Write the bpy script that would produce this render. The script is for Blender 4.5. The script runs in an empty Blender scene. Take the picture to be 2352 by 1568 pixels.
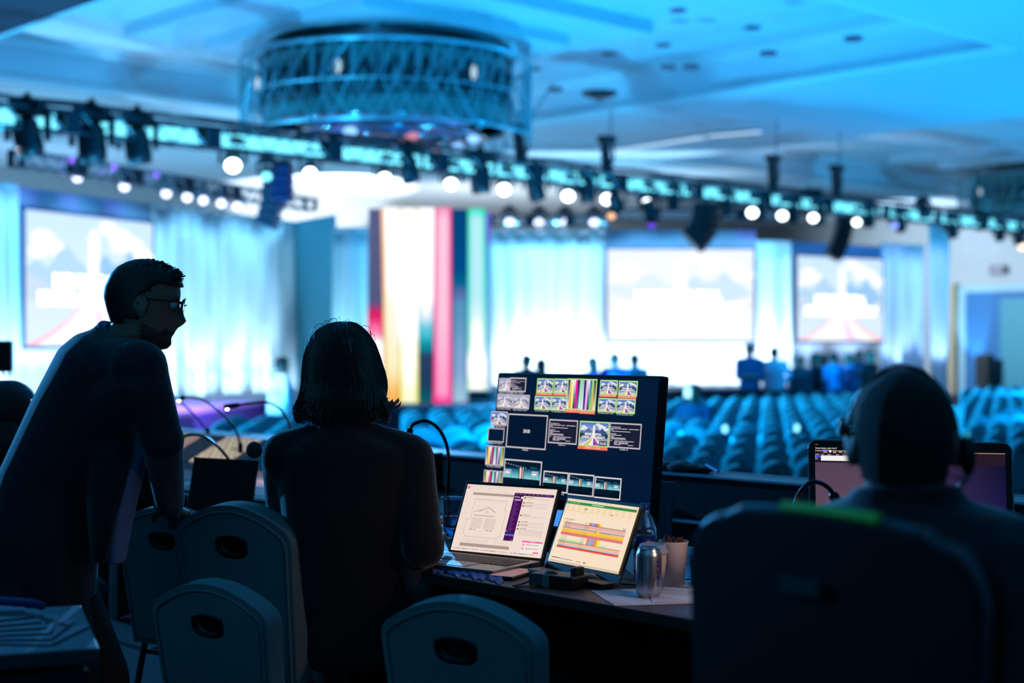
import bpy, bmesh, math, random
from mathutils import Vector, Matrix, noise
random.seed(7)
R = math.radians
SC = bpy.context.scene
COL = SC.collection
CAM_Z, FPX, CX, HY = 1.87, 3400.0, 1176.0, 790.0      # eye height, focal length in px, image centre, horizon row
RISER = 0.5                                            # height of the control riser
TABLE = 1.25                                           # control table top

# ------------------------------------------------------------------ camera, world, exposure
cam_data = bpy.data.cameras.new('camera')
cam = bpy.data.objects.new('camera', cam_data); COL.objects.link(cam)
cam.location = (0, 0, CAM_Z); cam.rotation_euler = (R(90), 0, 0)
cam_data.sensor_width = 36; cam_data.lens = 36 * FPX / 2352
cam_data.shift_y = (HY - 784) / 2352
cam_data.clip_start = .05; cam_data.clip_end = 200
cam_data.dof.use_dof = True; cam_data.dof.focus_distance = 4.1; cam_data.dof.aperture_fstop = 2.0
SC.camera = cam
wd = bpy.data.worlds.new('world'); SC.world = wd; wd.use_nodes = True
wd.node_tree.nodes['Background'].inputs[0].default_value = (.02, .05, .12, 1)
wd.node_tree.nodes['Background'].inputs[1].default_value = .05
SC.view_settings.view_transform = 'Standard'; SC.view_settings.look = 'None'
SC.view_settings.exposure = 0.0; SC.view_settings.gamma = 1.0; SC.view_settings.use_curve_mapping = False
try:
    SC.cycles.use_denoising = True
    SC.cycles.max_bounces = 6; SC.cycles.diffuse_bounces = 3; SC.cycles.glossy_bounces = 3
    SC.cycles.sample_clamp_indirect = 4.0; SC.cycles.use_light_tree = True
    SC.cycles.caustics_reflective = False; SC.cycles.caustics_refractive = False
except Exception:
    pass

# hall axes: A runs to the right and away (stage front, audience rows), B runs to the left and away (towards the stage)
AX = Vector((.731, .682, 0)).normalized(); BX = Vector((-.682, .731, 0)).normalized()
HALL_YAW = math.atan2(AX.y, AX.x)
def hall(a, b, z=0.0): return AX * a + BX * b + Vector((0, 0, z))
def ray(x, y): return Vector(((x - CX) / FPX, 1.0, -(y - HY) / FPX))
CAMP = Vector((0, 0, CAM_Z))
def pd(x, y, d): return CAMP + ray(x, y) * d
def pz(x, y, z): return CAMP + ray(x, y) * ((z - CAM_Z) / ray(x, y).z)
def pb(x, y, b): return CAMP + ray(x, y) * (b / ray(x, y).dot(BX))
def pa(x, y, a): return CAMP + ray(x, y) * (a / ray(x, y).dot(AX))
def lin(c):
    return tuple((v / 255 / 12.92) if v / 255 <= .04045 else ((v / 255 + .055) / 1.055) ** 2.4 for v in c)

# ------------------------------------------------------------------ lights of the show and added fill
def spot(name, loc, target, color, power, angle, blend=.6, size=.15):
    d = bpy.data.lights.new(name, 'SPOT'); d.color = color; d.energy = power
    d.spot_size = R(angle); d.spot_blend = blend; d.shadow_soft_size = size
    o = bpy.data.objects.new(name, d); COL.objects.link(o); o.location = loc
    o.rotation_euler = (Vector(target) - Vector(loc)).to_track_quat('-Z', 'Y').to_euler()
    return o
CYAN = (.05, .55, 1.0); ICE = (.35, .8, 1.0); BLUE = (.0, .28, 1.0); VIOLET = (.32, .12, 1.0)
WHITEBLUE = (.75, .88, 1.0); BLUE2 = (.0, .4, 1.0); BLUE3 = (.04, .5, 1.0); PALE = (.22, .66, 1.0); AZURE = (.0, .42, .95)
# added fill spots without fixtures, throwing colour up at the ceiling
for a, b, z, c, p in ((12, 11, .25, BLUE2, 1900), (20, 8.5, .25, BLUE2, 1600), (29, 14, .25, BLUE2, 1900), (40, 16, .25, BLUE3, 2000), (18, 17.9, .25, BLUE3, 2200), (9.6, 18.0, .25, BLUE3, 2200), (9.5, 23.5, .85, BLUE3, 1700), (12, 31, .85, PALE, 1100), (20, 31, .85, PALE, 1300), (29, 28, .85, PALE, 1500), (38, 27, .25, PALE, 1300)):
    spot('ceiling_fill', hall(a, b, z), hall(a, b, 9.5), c, p, 168, .35, .1)
# blinding pool of light on the ceiling edge behind the screens
spot('ceiling_fill', hall(26.0, 33.5, 3.5), hall(27.0, 37.0, 6.8), WHITEBLUE, 6000, 62, .25, .15)
# added spot behind the control riser, bouncing fill light off the ceiling
spot('ceiling_fill', hall(-7.5, -4, .3), hall(-4, -1, 9.5), (.05, .5, .85), 1500, 120, .5, .1)
# ------------------------------------------------------------------ materials
MATS = {}
def mat(name, col, rough=.6, metal=0., emit=None, estr=1., spec=.5, bump=0., bscale=40., alpha=None, trans=0., sheen=0., mottle=0.):
    if name in MATS: return MATS[name]
    m = bpy.data.materials.new(name); m.use_nodes = True; nt = m.node_tree; b = nt.nodes['Principled BSDF']
    c = lin(col) + (1,)
    b.inputs['Base Color'].default_value = c
    b.inputs['Roughness'].default_value = rough; b.inputs['Metallic'].default_value = metal
    b.inputs['Specular IOR Level'].default_value = spec
    if trans: b.inputs['Transmission Weight'].default_value = trans; b.inputs['IOR'].default_value = 1.3
    if sheen: b.inputs['Sheen Weight'].default_value = sheen; b.inputs['Sheen Roughness'].default_value = .4
    if emit:
        b.inputs['Emission Color'].default_value = lin(emit) + (1,); b.inputs['Emission Strength'].default_value = estr
    if bump or mottle:
        tc = nt.nodes.new('ShaderNodeTexCoord'); nz = nt.nodes.new('ShaderNodeTexNoise')
        nz.inputs['Scale'].default_value = bscale; nz.inputs['Detail'].default_value = 4
        nt.links.new(tc.outputs['Object'], nz.inputs['Vector'])
        if bump:
            bp = nt.nodes.new('ShaderNodeBump'); bp.inputs['Strength'].default_value = bump; bp.inputs['Distance'].default_value = .01
            nt.links.new(nz.outputs['Fac'], bp.inputs['Height']); nt.links.new(bp.outputs['Normal'], b.inputs['Normal'])
        if mottle:
            mx = nt.nodes.new('ShaderNodeMix'); mx.data_type = 'RGBA'
            mx.inputs[6].default_value = tuple(v * (1 - mottle) for v in c[:3]) + (1,); mx.inputs[7].default_value = tuple(min(1, v * (1 + mottle)) for v in c[:3]) + (1,)
            nt.links.new(nz.outputs['Fac'], mx.inputs[0]); nt.links.new(mx.outputs[2], b.inputs['Base Color'])
    MATS[name] = m; return m
def screen_mat(name, strength=1.):
    """backlit screen: the picture comes from the face colours"""
    if name in MATS: return MATS[name]
    m = bpy.data.materials.new(name); m.use_nodes = True; nt = m.node_tree; b = nt.nodes['Principled BSDF']
    b.inputs['Base Color'].default_value = (.004, .004, .005, 1); b.inputs['Roughness'].default_value = .6; b.inputs['Specular IOR Level'].default_value = .08
    at = nt.nodes.new('ShaderNodeAttribute'); at.attribute_name = 'picture'
    nt.links.new(at.outputs['Color'], b.inputs['Emission Color']); b.inputs['Emission Strength'].default_value = strength
    MATS[name] = m; return m
def glow(name, col, s): return mat(name, (10, 10, 10), emit=col, estr=s)

# ------------------------------------------------------------------ things and parts
def setp(o, label=None, cat=None, group=None, kind=None):
    if label: o['label'] = label
    if cat: o['category'] = cat
    if group: o['group'] = group
    if kind: o['kind'] = kind
    return o
def thing(name, label, cat, loc=(0, 0, 0), rotz=0., group=None):
    o = bpy.data.objects.new(name, None); COL.objects.link(o); o.empty_display_size = .1
    o.location = loc; o.rotation_euler = (0, 0, rotz)
    return setp(o, label, cat, group)
def lmat(o):
    m = Matrix.Translation(o.location) @ o.rotation_euler.to_matrix().to_4x4() @ Matrix.Diagonal(tuple(o.scale) + (1,))
    return o.matrix_parent_inverse @ m if o.parent else m
def wmat(o): return (wmat(o.parent) @ lmat(o)) if o.parent else lmat(o)
def link(name, me, m, parent=None, world=False, smooth=False, bevel=0., sub=0):
    o = bpy.data.objects.new(name, me); COL.objects.link(o)
    for x in (m if isinstance(m, (list, tuple)) else [m]): me.materials.append(x)
    if smooth:
        for p in me.polygons: p.use_smooth = True
    if parent is not None:
        o.parent = parent
        if world: me.transform(wmat(parent).inverted())
    if bevel:
        bv = o.modifiers.new('bevel', 'BEVEL'); bv.width = bevel; bv.segments = 2; bv.limit_method = 'ANGLE'; bv.angle_limit = R(40)
    if sub:
        s = o.modifiers.new('sub', 'SUBSURF'); s.levels = sub; s.render_levels = sub
    return o
def copy_tree(o, parent=None):
    c = o.copy(); COL.objects.link(c)
    if parent is not None: c.parent = parent
    for ch in KIDS.get(o.name, []): copy_tree(ch, c)
    return c
KIDS = {}
def reg_kids(root):
    KIDS[root.name] = [c for c in COL.objects if c.parent == root]
    for c in KIDS[root.name]: reg_kids(c)

def frame(d, up=Vector((0, 0, 1))):
    d = Vector(d).normalized()
    x = up.cross(d)
    if x.length < 1e-4: x = Vector((1, 0, 0)).cross(d)
    x.normalize(); return x, d.cross(x)
class MB:
    """collects shapes that become ONE mesh"""
    def __init__(s): s.v = []; s.f = []; s.mi = []; s.m = 0
    def add(s, vs, fs):
        n = len(s.v); s.v += [Vector(v) for v in vs]; s.f += [tuple(i + n for i in f) for f in fs]; s.mi += [s.m] * len(fs)
        return s
    def box(s, c, d, M=None):
        c = Vector(c); x, y, z = d[0] / 2, d[1] / 2, d[2] / 2
        vs = [Vector((sx * x, sy * y, sz * z)) for sx in (-1, 1) for sy in (-1, 1) for sz in (-1, 1)]
        vs = [(M @ v if M else v) + c for v in vs]
        return s.add(vs, [(0, 1, 3, 2), (4, 6, 7, 5), (0, 4, 5, 1), (2, 3, 7, 6), (0, 2, 6, 4), (1, 5, 7, 3)])
    def hbox(s, a0, a1, b0, b1, z0, z1):
        vs = [hall(a, b, z) for a in (a0, a1) for b in (b0, b1) for z in (z0, z1)]
        return s.add(vs, [(0, 1, 3, 2), (4, 6, 7, 5), (0, 4, 5, 1), (2, 3, 7, 6), (0, 2, 6, 4), (1, 5, 7, 3)])
    def tube(s, pts, r, n=8, caps=True):
        pts = [Vector(p) for p in pts]; rs = r if isinstance(r, (list, tuple)) else [r] * len(pts)
        vs = []; up = Vector((0, 0, 1)); px = None
        for i, p in enumerate(pts):
            d = pts[min(i + 1, len(pts) - 1)] - pts[max(i - 1, 0)]
            if px is None: x, y = frame(d)
            else:
                dn = d.normalized(); x = (px - dn * px.dot(dn)).normalized(); y = dn.cross(x)
            px = x
            vs += [p + (x * math.cos(2 * math.pi * k / n) + y * math.sin(2 * math.pi * k / n)) * rs[i] for k in range(n)]
        fs = [(i * n + k, i * n + (k + 1) % n, (i + 1) * n + (k + 1) % n, (i + 1) * n + k) for i in range(len(pts) - 1) for k in range(n)]
        if caps: fs += [tuple(reversed(range(n))), tuple(range((len(pts) - 1) * n, len(pts) * n))]
        return s.add(vs, fs)
    def lathe(s, prof, c=(0, 0, 0), n=24, M=None):
        c = Vector(c); vs = []
        for r, z in prof:
            for k in range(n):
                v = Vector((r * math.cos(2 * math.pi * k / n), r * math.sin(2 * math.pi * k / n), z)); vs.append((M @ v if M else v) + c)
        L = len(prof)
        fs = [(i * n + k, i * n + (k + 1) % n, (i + 1) * n + (k + 1) % n, (i + 1) * n + k) for i in range(L - 1) for k in range(n)]
        if prof[0][0] > 1e-4: fs.append(tuple(reversed(range(n))))
        if prof[-1][0] > 1e-4: fs.append(tuple(range((L - 1) * n, L * n)))
        return s.add(vs, fs)
    def ell(s, c, rad, M=None, n=14, m=9):
        prof = [(max(math.sin(math.pi * i / m), .001), -math.cos(math.pi * i / m)) for i in range(m + 1)]
        vs = []
        for r, z in prof:
            for k in range(n):
                v = Vector((rad[0] * r * math.cos(2 * math.pi * k / n), rad[1] * r * math.sin(2 * math.pi * k / n), rad[2] * z))
                vs.append((M @ v if M else v) + Vector(c))
        fs = [(i * n + k, i * n + (k + 1) % n, (i + 1) * n + (k + 1) % n, (i + 1) * n + k) for i in range(m) for k in range(n)]
        fs += [tuple(reversed(range(n))), tuple(range(m * n, (m + 1) * n))]
        return s.add(vs, fs)
    def cap(s, p0, p1, r0, r1, n=14):
        """tapered limb with round ends"""
        p0 = Vector(p0); p1 = Vector(p1); d = (p1 - p0); L = d.length or .001; u = d / L
        pts = []; rs = []
        for t in (1.0, .85, .5): pts.append(p0 - u * r0 * t * .98); rs.append(r0 * math.sqrt(max(0, 1 - t * t)) + .0008)
        k = 5
        for i in range(k + 1): pts.append(p0 + d * i / k); rs.append(r0 + (r1 - r0) * i / k)
        for t in (.5, .85, 1.0): pts.append(p1 + u * r1 * t * .98); rs.append(r1 * math.sqrt(max(0, 1 - t * t)) + .0008)
        return s.tube(pts, rs, n)
    def loft(s, secs, n=24, sq=1.0):
        """secs: (centre, right vector, forward vector, half width, half depth)"""
        vs = []
        for c, rv, fv, w, d in secs:
            c = Vector(c); rv = Vector(rv); fv = Vector(fv)
            for k in range(n):
                t = 2 * math.pi * k / n; cx, sy = math.cos(t), math.sin(t)
                cx = math.copysign(abs(cx) ** sq, cx); sy = math.copysign(abs(sy) ** sq, sy)
                vs.append(c + rv * w * cx + fv * d * sy)
        L = len(secs)
        fs = [(i * n + k, i * n + (k + 1) % n, (i + 1) * n + (k + 1) % n, (i + 1) * n + k) for i in range(L - 1) for k in range(n)]
        fs += [tuple(reversed(range(n))), tuple(range((L - 1) * n, L * n))]
        return s.add(vs, fs)
    def prism(s, poly, ext):
        """planar polygon swept by ext"""
        poly = [Vector(p) for p in poly]; n = len(poly); ext = Vector(ext)
        fs = [tuple(range(n)), tuple(reversed(range(n, 2 * n)))] + [(i, i + n, (i + 1) % n + n, (i + 1) % n) for i in range(n)]
        return s.add(poly + [p + ext for p in poly], fs)
    def torus(s, c, R1, r, M=None, n=32, m=8):
        c = Vector(c); vs = []
        for i in range(n):
            a = 2 * math.pi * i / n
            for j in range(m):
                b = 2 * math.pi * j / m; v = Vector(((R1 + r * math.cos(b)) * math.cos(a), (R1 + r * math.cos(b)) * math.sin(a), r * math.sin(b)))
                vs.append((M @ v if M else v) + c)
        return s.add(vs, [(i * m + j, ((i + 1) % n) * m + j, ((i + 1) % n) * m + (j + 1) % m, i * m + (j + 1) % m) for i in range(n) for j in range(m)])
    def mesh(s, name='m'):
        me = bpy.data.meshes.new(name); me.from_pydata([tuple(v) for v in s.v], [], s.f)
        if any(s.mi): me.polygons.foreach_set('material_index', s.mi)
        bm = bmesh.new(); bm.from_mesh(me); bmesh.ops.recalc_face_normals(bm, faces=bm.faces); bm.to_mesh(me); bm.free()
        return me
    def build(s, name, m, parent=None, **k): return link(name, s.mesh(name), m, parent, **k)

def ordinal(n):
    one = ['', 'first', 'second', 'third', 'fourth', 'fifth', 'sixth', 'seventh', 'eighth', 'ninth', 'tenth', 'eleventh', 'twelfth', 'thirteenth', 'fourteenth', 'fifteenth', 'sixteenth', 'seventeenth', 'eighteenth', 'nineteenth']
    if n < 20: return one[n]
    t = {2: 'twent', 3: 'thirt', 4: 'fort', 5: 'fift'}[n // 10]
    return t + 'ieth' if n % 10 == 0 else t + 'y-' + one[n % 10]
def num(n): return ['zero', 'one', 'two', 'three', 'four', 'five', 'six', 'seven', 'eight', 'nine', 'ten'][n]

# ------------------------------------------------------------------ letters and screen pictures
_tx = {}
def text_polys(s, bold=False):
    if (s, bold) in _tx: return _tx[(s, bold)]
    cu = bpy.data.curves.new('t', 'FONT'); cu.body = s; cu.size = 1; cu.resolution_u = 3
    if bold: cu.offset = .02 if bold is True else bold
    o = bpy.data.objects.new('t', cu); COL.objects.link(o)
    dg = bpy.context.evaluated_depsgraph_get(); me = bpy.data.meshes.new_from_object(o.evaluated_get(dg))
    vs = [(v.co.x, v.co.y) for v in me.vertices]; fs = [tuple(p.vertices) for p in me.polygons]
    bpy.data.objects.remove(o); bpy.data.meshes.remove(me)
    x0 = min(v[0] for v in vs); x1 = max(v[0] for v in vs); y0 = min(v[1] for v in vs); y1 = max(v[1] for v in vs)
    r = ([((x - x0), (y - y0)) for x, y in vs], fs, x1 - x0, y1 - y0); _tx[(s, bold)] = r; return r
class Canvas:
    """a flat screen picture: coloured flat shapes on the plane O + u*U + v*V (u right 0..1, v down 0..1), N points to the viewer"""
    def __init__(s, O, U, V, eps=.00012):
        s.O = Vector(O); s.U = Vector(U); s.V = Vector(V); s.N = s.V.cross(s.U).normalized(); s.v = []; s.f = []; s.c = []; s.e = eps; s.k = 0
        if s.N.dot(CAMP - s.O) < 0: s.N = -s.N
    def layer(s, n=1): s.k += n
    def P(s, u, v): return s.O + s.U * u + s.V * v + s.N * (s.e * s.k)
    def uv(s, x, y):
        d = ray(x, y); t = (s.O - CAMP).dot(s.N) / d.dot(s.N); q = CAMP + d * t - s.O
        return q.dot(s.U) / s.U.length_squared, q.dot(s.V) / s.V.length_squared
    def poly(s, pts, col, cols=None, gain=1.):
        n = len(s.v); s.v += [s.P(*p) for p in pts]; s.f.append(tuple(range(n, n + len(pts))))
        s.c.append([tuple(x * gain for x in lin(c)) for c in cols] if cols else [tuple(x * gain for x in lin(col))] * len(pts))
    def rect(s, u0, v0, u1, v1, col, c2=None, gain=1.):
        s.poly([(u0, v0), (u1, v0), (u1, v1), (u0, v1)], col, [col, col, c2, c2] if c2 else None, gain)
    def border(s, u0, v0, u1, v1, t, col):
        tv = t * s.U.length / s.V.length
        s.rect(u0, v0, u1, v0 + tv, col); s.rect(u0, v1 - tv, u1, v1, col); s.rect(u0, v0 + tv, u0 + t, v1 - tv, col); s.rect(u1 - t, v0 + tv, u1, v1 - tv, col)
    def disc(s, u, v, ru, col, rv=None, n=12, gain=1.):
        rv = rv or ru * s.U.length / s.V.length
        s.poly([(u + ru * math.cos(2 * math.pi * k / n), v + rv * math.sin(2 * math.pi * k / n)) for k in range(n)], col, gain=gain)
    def line(s, p, q, w, col):
        a = s.U.length; b = s.V.length; dx = (q[0] - p[0]) * a; dy = (q[1] - p[1]) * b; L = math.hypot(dx, dy) or 1; nx, ny = -dy / L * w / 2, dx / L * w / 2
        s.poly([(p[0] + nx / a, p[1] + ny / b), (q[0] + nx / a, q[1] + ny / b), (q[0] - nx / a, q[1] - ny / b), (p[0] - nx / a, p[1] - ny / b)], col)
    def text(s, t, u0, v0, u1, v1, col, gain=1., bold=True):
        vs, fs, w, h = text_polys(t, bold)
        c = tuple(x * gain for x in lin(col)); n = len(s.v)
        s.v += [s.P(u0 + x / w * (u1 - u0), v1 - y / h * (v1 - v0)) for x, y in vs]
        for f in fs: s.f.append(tuple(i + n for i in f)); s.c.append([c] * len(f))
    def bars(s, u0, v0, u1, h, col, n=5, fill=.8, seed=0):
        """a run of words too small to read"""
        rr = random.Random(seed); u = u0
        while u < u1:
            w = (u1 - u0) / n * rr.uniform(.6, 1.3); s.rect(u, v0, min(u + w * fill, u1), v0 + h, col); u += w
    def build(s, name, m, parent=None):
        me = bpy.data.meshes.new(name); me.from_pydata([tuple(v) for v in s.v], [], s.f)
        at = me.color_attributes.new('picture', 'FLOAT_COLOR', 'CORNER')
        flat = []
        for cs in s.c:
            for c in cs: flat += [c[0], c[1], c[2], 1.0]
        at.data.foreach_set('color', flat)
        return link(name, me, m, parent, world=parent is not None)

def poster(c, u0, v0, u1, v1, mode='rich', gain=1.):
    """the show's picture: sky, peaks, lake, white tower, coloured ribbons and the event title"""
    W = u1 - u0; H = v1 - v0
    pal = dict(rich=dict(s0=(70, 110, 200), s1=(190, 205, 235), cl=(235, 235, 240), m0=(60, 85, 130), m1=(95, 120, 160), tr=(30, 45, 40), lk=(120, 140, 175), w=(245, 240, 245)),
               pale=dict(s0=(160, 165, 200), s1=(200, 195, 215), cl=(215, 210, 220), m0=(135, 140, 160), m1=(160, 160, 180), tr=(110, 115, 125), lk=(165, 160, 175), w=(245, 235, 235)),
               wall=dict(s0=(196, 224, 250), s1=(214, 234, 252), cl=(250, 251, 254), m0=(150, 194, 234), m1=(176, 210, 240), tr=(196, 214, 232), lk=(208, 226, 244), w=(255, 255, 255)),
               blown=dict(s0=(236, 242, 250), s1=(242, 246, 252), cl=(252, 252, 255), m0=(205, 228, 246), m1=(222, 236, 248), tr=(236, 240, 244), lk=(246, 248, 252), w=(255, 255, 255)))[mode]
    q = lambda x, y: (u0 + W * x, v0 + H * y)
    c.layer(); c.poly([q(0, 0), q(1, 0), q(1, .62), q(0, .62)], None, [pal['s0'], pal['s0'], pal['s1'], pal['s1']], gain)
    c.layer()
    for x, y, r in ((.12, .2, .09), (.2, .26, .08), (.08, .3, .07), (.62, .08, .08), (.72, .14, .1), (.82, .2, .1), (.92, .28, .09), (.25, .33, .06), (.7, .22, .06)):
        c.disc(u0 + W * x, v0 + H * y, W * r, pal['cl'], H * r * .75, gain=gain)
    c.layer(); c.poly([q(0, .62), q(0, .42), q(.08, .36), q(.16, .42), q(.22, .3), q(.3, .24), q(.37, .33), q(.45, .4), q(.5, .62)], pal['m1'], gain=gain)
    c.poly([q(.5, .62), q(.55, .34), q(.6, .28), q(.66, .36), q(.74, .34), q(.8, .22), q(.86, .34), q(.93, .4), q(1, .5), q(1, .62)], pal['m0'], gain=gain)
    c.layer(); c.poly([q(0, .7), q(0, .46), q(.1, .5), q(.2, .58), q(.5, .62), q(.8, .6), q(.92, .52), q(1, .5), q(1, .7)], pal['tr'], gain=gain)
    c.layer(); c.poly([q(0, .66), q(1, .66), q(1, 1), q(0, 1)], None, [pal['lk'], pal['lk'], pal['s1'], pal['s1']], gain)
    # ribbons sweeping out of the tower's foot
    rib = [(255, 205, 215), (245, 245, 240), (150, 200, 60), (250, 200, 80), (250, 250, 250), (240, 240, 250), (120, 60, 190), (230, 50, 140), (60, 110, 210), (252, 252, 252), (250, 190, 90), (255, 225, 215)]
    if mode in ('wall', 'blown', 'pale'): rib = [tuple(int(v + (255 - v) * (.55 if mode == 'pale' else .96 if mode == 'blown' else .93)) for v in r) for r in rib]
    if mode == 'wall': rib[0] = (255, 190, 205); rib[-1] = (255, 185, 190); rib[7] = (255, 200, 225)
    c.layer(); n = len(rib)
    def edge(t, y):                                     # x of ribbon boundary t in 0..1 at height y
        k = max(0., (y - .5) / .5); return .5 + (t - .5) * (.09 + .95 * k ** 2.2)
    for i in range(n):
        for j in range(8):
            ya, yb = .5 + .5 * j / 8, .5 + .5 * (j + 1) / 8; t0, t1 = i / n, (i + 1) / n
            c.poly([q(edge(t0, ya), ya), q(edge(t1, ya), ya), q(edge(t1, yb), yb), q(edge(t0, yb), yb)], rib[i], gain=gain)
    c.layer(); c.poly([q(.455, .62), q(.46, .16), q(.485, .1), q(.515, .1), q(.54, .16), q(.545, .62)], pal['w'], gain=gain)
    c.layer()
    if mode == 'rich': c.poly([q(.515, .62), q(.517, .2), q(.523, .2), q(.525, .62)], (200, 120, 90))
    c.layer(2)
    c.text('MONUMENTAL', u0 + W * .19, v0 + H * .455, u0 + W * .78, v0 + H * .565, pal['w'], gain * (2.6 if mode in ('wall', 'blown') else 1.1), .045)
    c.text('LIVING OUR LEGACY', u0 + W * .08, v0 + H * .59, u0 + W * .92, v0 + H * .7, pal['w'], gain * (2.6 if mode in ('wall', 'blown') else 1.1), .045)
    c.layer()
# ================================================================== THE SETTING
M_ceil = mat('ceiling_paint', (205, 212, 220), .85)
M_wall = mat('wall_covering', (150, 150, 150), .8, mottle=.06, bscale=3)
M_carp = mat('carpet', (40, 42, 50), .95, bump=.3, bscale=60, mottle=.3)
M_trim = mat('cornice_paint', (225, 228, 232), .7)
ZS, ZT = 6.8, 7.65                                      # soffit and tray heights
A0, A1, B0, B1 = -10., 50.5, -7., 39.5
T1 = (10.0, 23.3, 12.35, 27.0); T2 = (30.0, 49.0, 12.35, 26.8)     # ceiling trays
m = MB(); m.hbox(A0, A1, B0, B1, -.1, 0); setp(m.build('floor', M_carp), kind='structure')
m = MB()
m.hbox(A0, A1, B0, 12.35, ZS, ZS + .1); m.hbox(A0, A1, 27.0, B1, ZS, ZS + .1)
m.hbox(A0, T1[0], 12.35, 27.0, ZS, ZS + .1); m.hbox(T1[1], T2[0], 12.35, 27.0, ZS, ZS + .1); m.hbox(T2[1], A1, 12.35, 27, ZS, ZS + .1)
for t in (T1, T2):
    m.hbox(t[0] - .1, t[1] + .1, t[2] - .1, t[3] + .1, ZT, ZT + .1)
    m.hbox(t[0] - .1, t[0], t[2] - .1, t[3] + .1, ZS + .1, ZT); m.hbox(t[1], t[1] + .1, t[2] - .1, t[3] + .1, ZS + .1, ZT)
    m.hbox(t[0], t[1], t[2] - .1, t[2], ZS + .1, ZT); m.hbox(t[0], t[1], t[3], t[3] + .1, ZS + .1, ZT)
# stepped panels around the big chandelier
CA, CB = (pd(888, 500, 26.6).dot(AX)), (pd(888, 500, 26.6).dot(BX))
for s, z in ((6.75, 7.41), (4.65, 7.2), (2.9, 7.0)):
    m.hbox(CA - s / 2, CA + s / 2, CB - s / 2, CB + s / 2, z, ZT)
CA2 = pd(2405, 450, 45).dot(AX); CB2 = pd(2405, 450, 45).dot(BX)
for s, z in ((6.75, 7.41), (4.65, 7.2), (2.9, 7.0)):
    m.hbox(CA2 - s / 2, CA2 + s / 2, CB2 - s / 2, CB2 + s / 2, z, ZT)
# low beam boxes further along the tray
setp(m.build('ceiling', M_ceil), kind='structure')
# cornices running round the trays
n = 0
for t in (T1, T2):
    for (a0, a1, b0, b1) in ((t[0], t[1], t[3] - .16, t[3]), (t[0], t[1], t[2], t[2] + .16), (t[0], t[0] + .16, t[2] + .16, t[3] - .16), (t[1] - .16, t[1], t[2] + .16, t[3] - .16)):
        n += 1; m = MB(); m.hbox(a0, a1, b0, b1, ZT - .14, ZT); 
        ins = .06
        m.hbox(a0 + (.0 if a1 - a0 > 1 else 0), a1, b0, b1, ZS + .02, ZS + .12)
        setp(m.build('trim_%d' % n, M_trim), kind='structure')
for nm, (a0, a1, b0, b1) in dict(wall_back=(A0, A1, B1, B1 + .1), wall_right=(A1, A1 + .1, B0, B1), wall_left=(A0 - .1, A0, B0, B1), wall_front=(A0, A1, B0 - .1, B0)).items():
    m = MB(); m.hbox(a0, a1, b0, b1, 0, ZT); setp(m.build(nm, M_wall), kind='structure')
# right wall: tall double doorway with header and dark leaves, exit box above
def wpt(x, z): p = pa(x, 700, A1 - .02); return p.dot(BX)
bl, br = wpt(2204, 0), wpt(2430, 0)
zt = pa(2280, 655, A1).z
M_teal = mat('door_paint', (40, 112, 128), .6); M_dark = mat('dark_reveal', (24, 84, 130), .7); M_head = mat('header_cloth', (90, 120, 140), .8)
m = MB(); m.hbox(A1 - .16, A1, br, bl, zt - .25, zt); m.hbox(A1 - .16, A1, bl - .32, bl, 0, zt - .25)
setp(m.build('trim_9', mat('door_frame', (120, 150, 165), .6)), kind='structure')
b1_ = wpt(2262, 0)
m = MB(); m.hbox(A1 - .06, A1 - .01, br, bl - .32, 0, zt - .25); d1 = setp(m.build('door_1', M_dark), kind='structure')
b2_ = wpt(2300, 0)
m = MB(); m.hbox(A1 - .1, A1 - .06, b2_ - 1.1, b2_, .02, zt - .5); m.build('door_leaf', M_teal, d1)
m = MB(); m.hbox(A1 - .1, A1 - .06, b2_ - 2.3, b2_ - 1.15, .02, zt - .5); m.build('door_leaf', M_teal, d1)
pillar_b = wpt(2190, 0)
m = MB(); m.hbox(A1 - .5, A1 - .01, pillar_b - .3, pillar_b + .25, 0, zt + .1)
setp(m.build('trim_10', mat('pilaster_tan', (150, 132, 105), .8)), kind='structure')
p = pa(2292, 620, A1 - .2)
t = thing('exit_sign', 'small dark box sign high on the wall above the tall doorway', 'sign', p, HALL_YAW)
m = MB(); m.box((0, 0, 0), (.12, .62, .34)); m.build('housing', mat('sign_grey', (70, 60, 72), .6), t, bevel=.02)
m = MB(); m.box((-.07, 0, 0), (.02, .46, .2)); m.build('face', mat('sign_face', (120, 104, 120), .5), t)
# dark uplit box beside the doorway
p = pa(2262, 868, A1 - .8)
t = thing('speaker_cabinet', 'dark upright cabinet standing in the doorway on the right wall', 'speaker', hall(A1 - .8, p.dot(BX), 0), HALL_YAW)
m = MB(); m.box((0, 0, .75), (.5, .5, 1.5)); m.build('case', mat('black_paint', (12, 14, 18), .6), t, bevel=.03)
m = MB(); m.box((-.26, 0, .8), (.02, .42, 1.2)); m.build('grille', mat('black_grille', (8, 9, 12), .8), t)

m = MB(); m.hbox(A0, 9.72, 13, B1, ZS - .2, ZS - .01); setp(m.build('trim_11', mat('ceiling_shade_dark', (14, 34, 52), .8)), kind='structure')  # added dark-painted box standing for the unlit corner of the soffit
t = thing('lit_edge_strip', 'added cyan glow strip for the lit ceiling edge at the top left corner', 'ceiling light', hall(9.78, 12, ZS - .1), HALL_YAW)
m = MB(); m.hbox(9.73, 9.8, 6, 34, ZS - .2, ZS - .02); m.build('housing', M_trim, t, world=True)
m = MB(); m.hbox(9.8, 9.86, 6, 34, ZS - .19, ZS - .06); m.build('diffuser', glow('edge_glow_cyan', (40, 190, 235), .95), t, world=True)  # glow added for the bright lit edge of the ceiling
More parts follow.
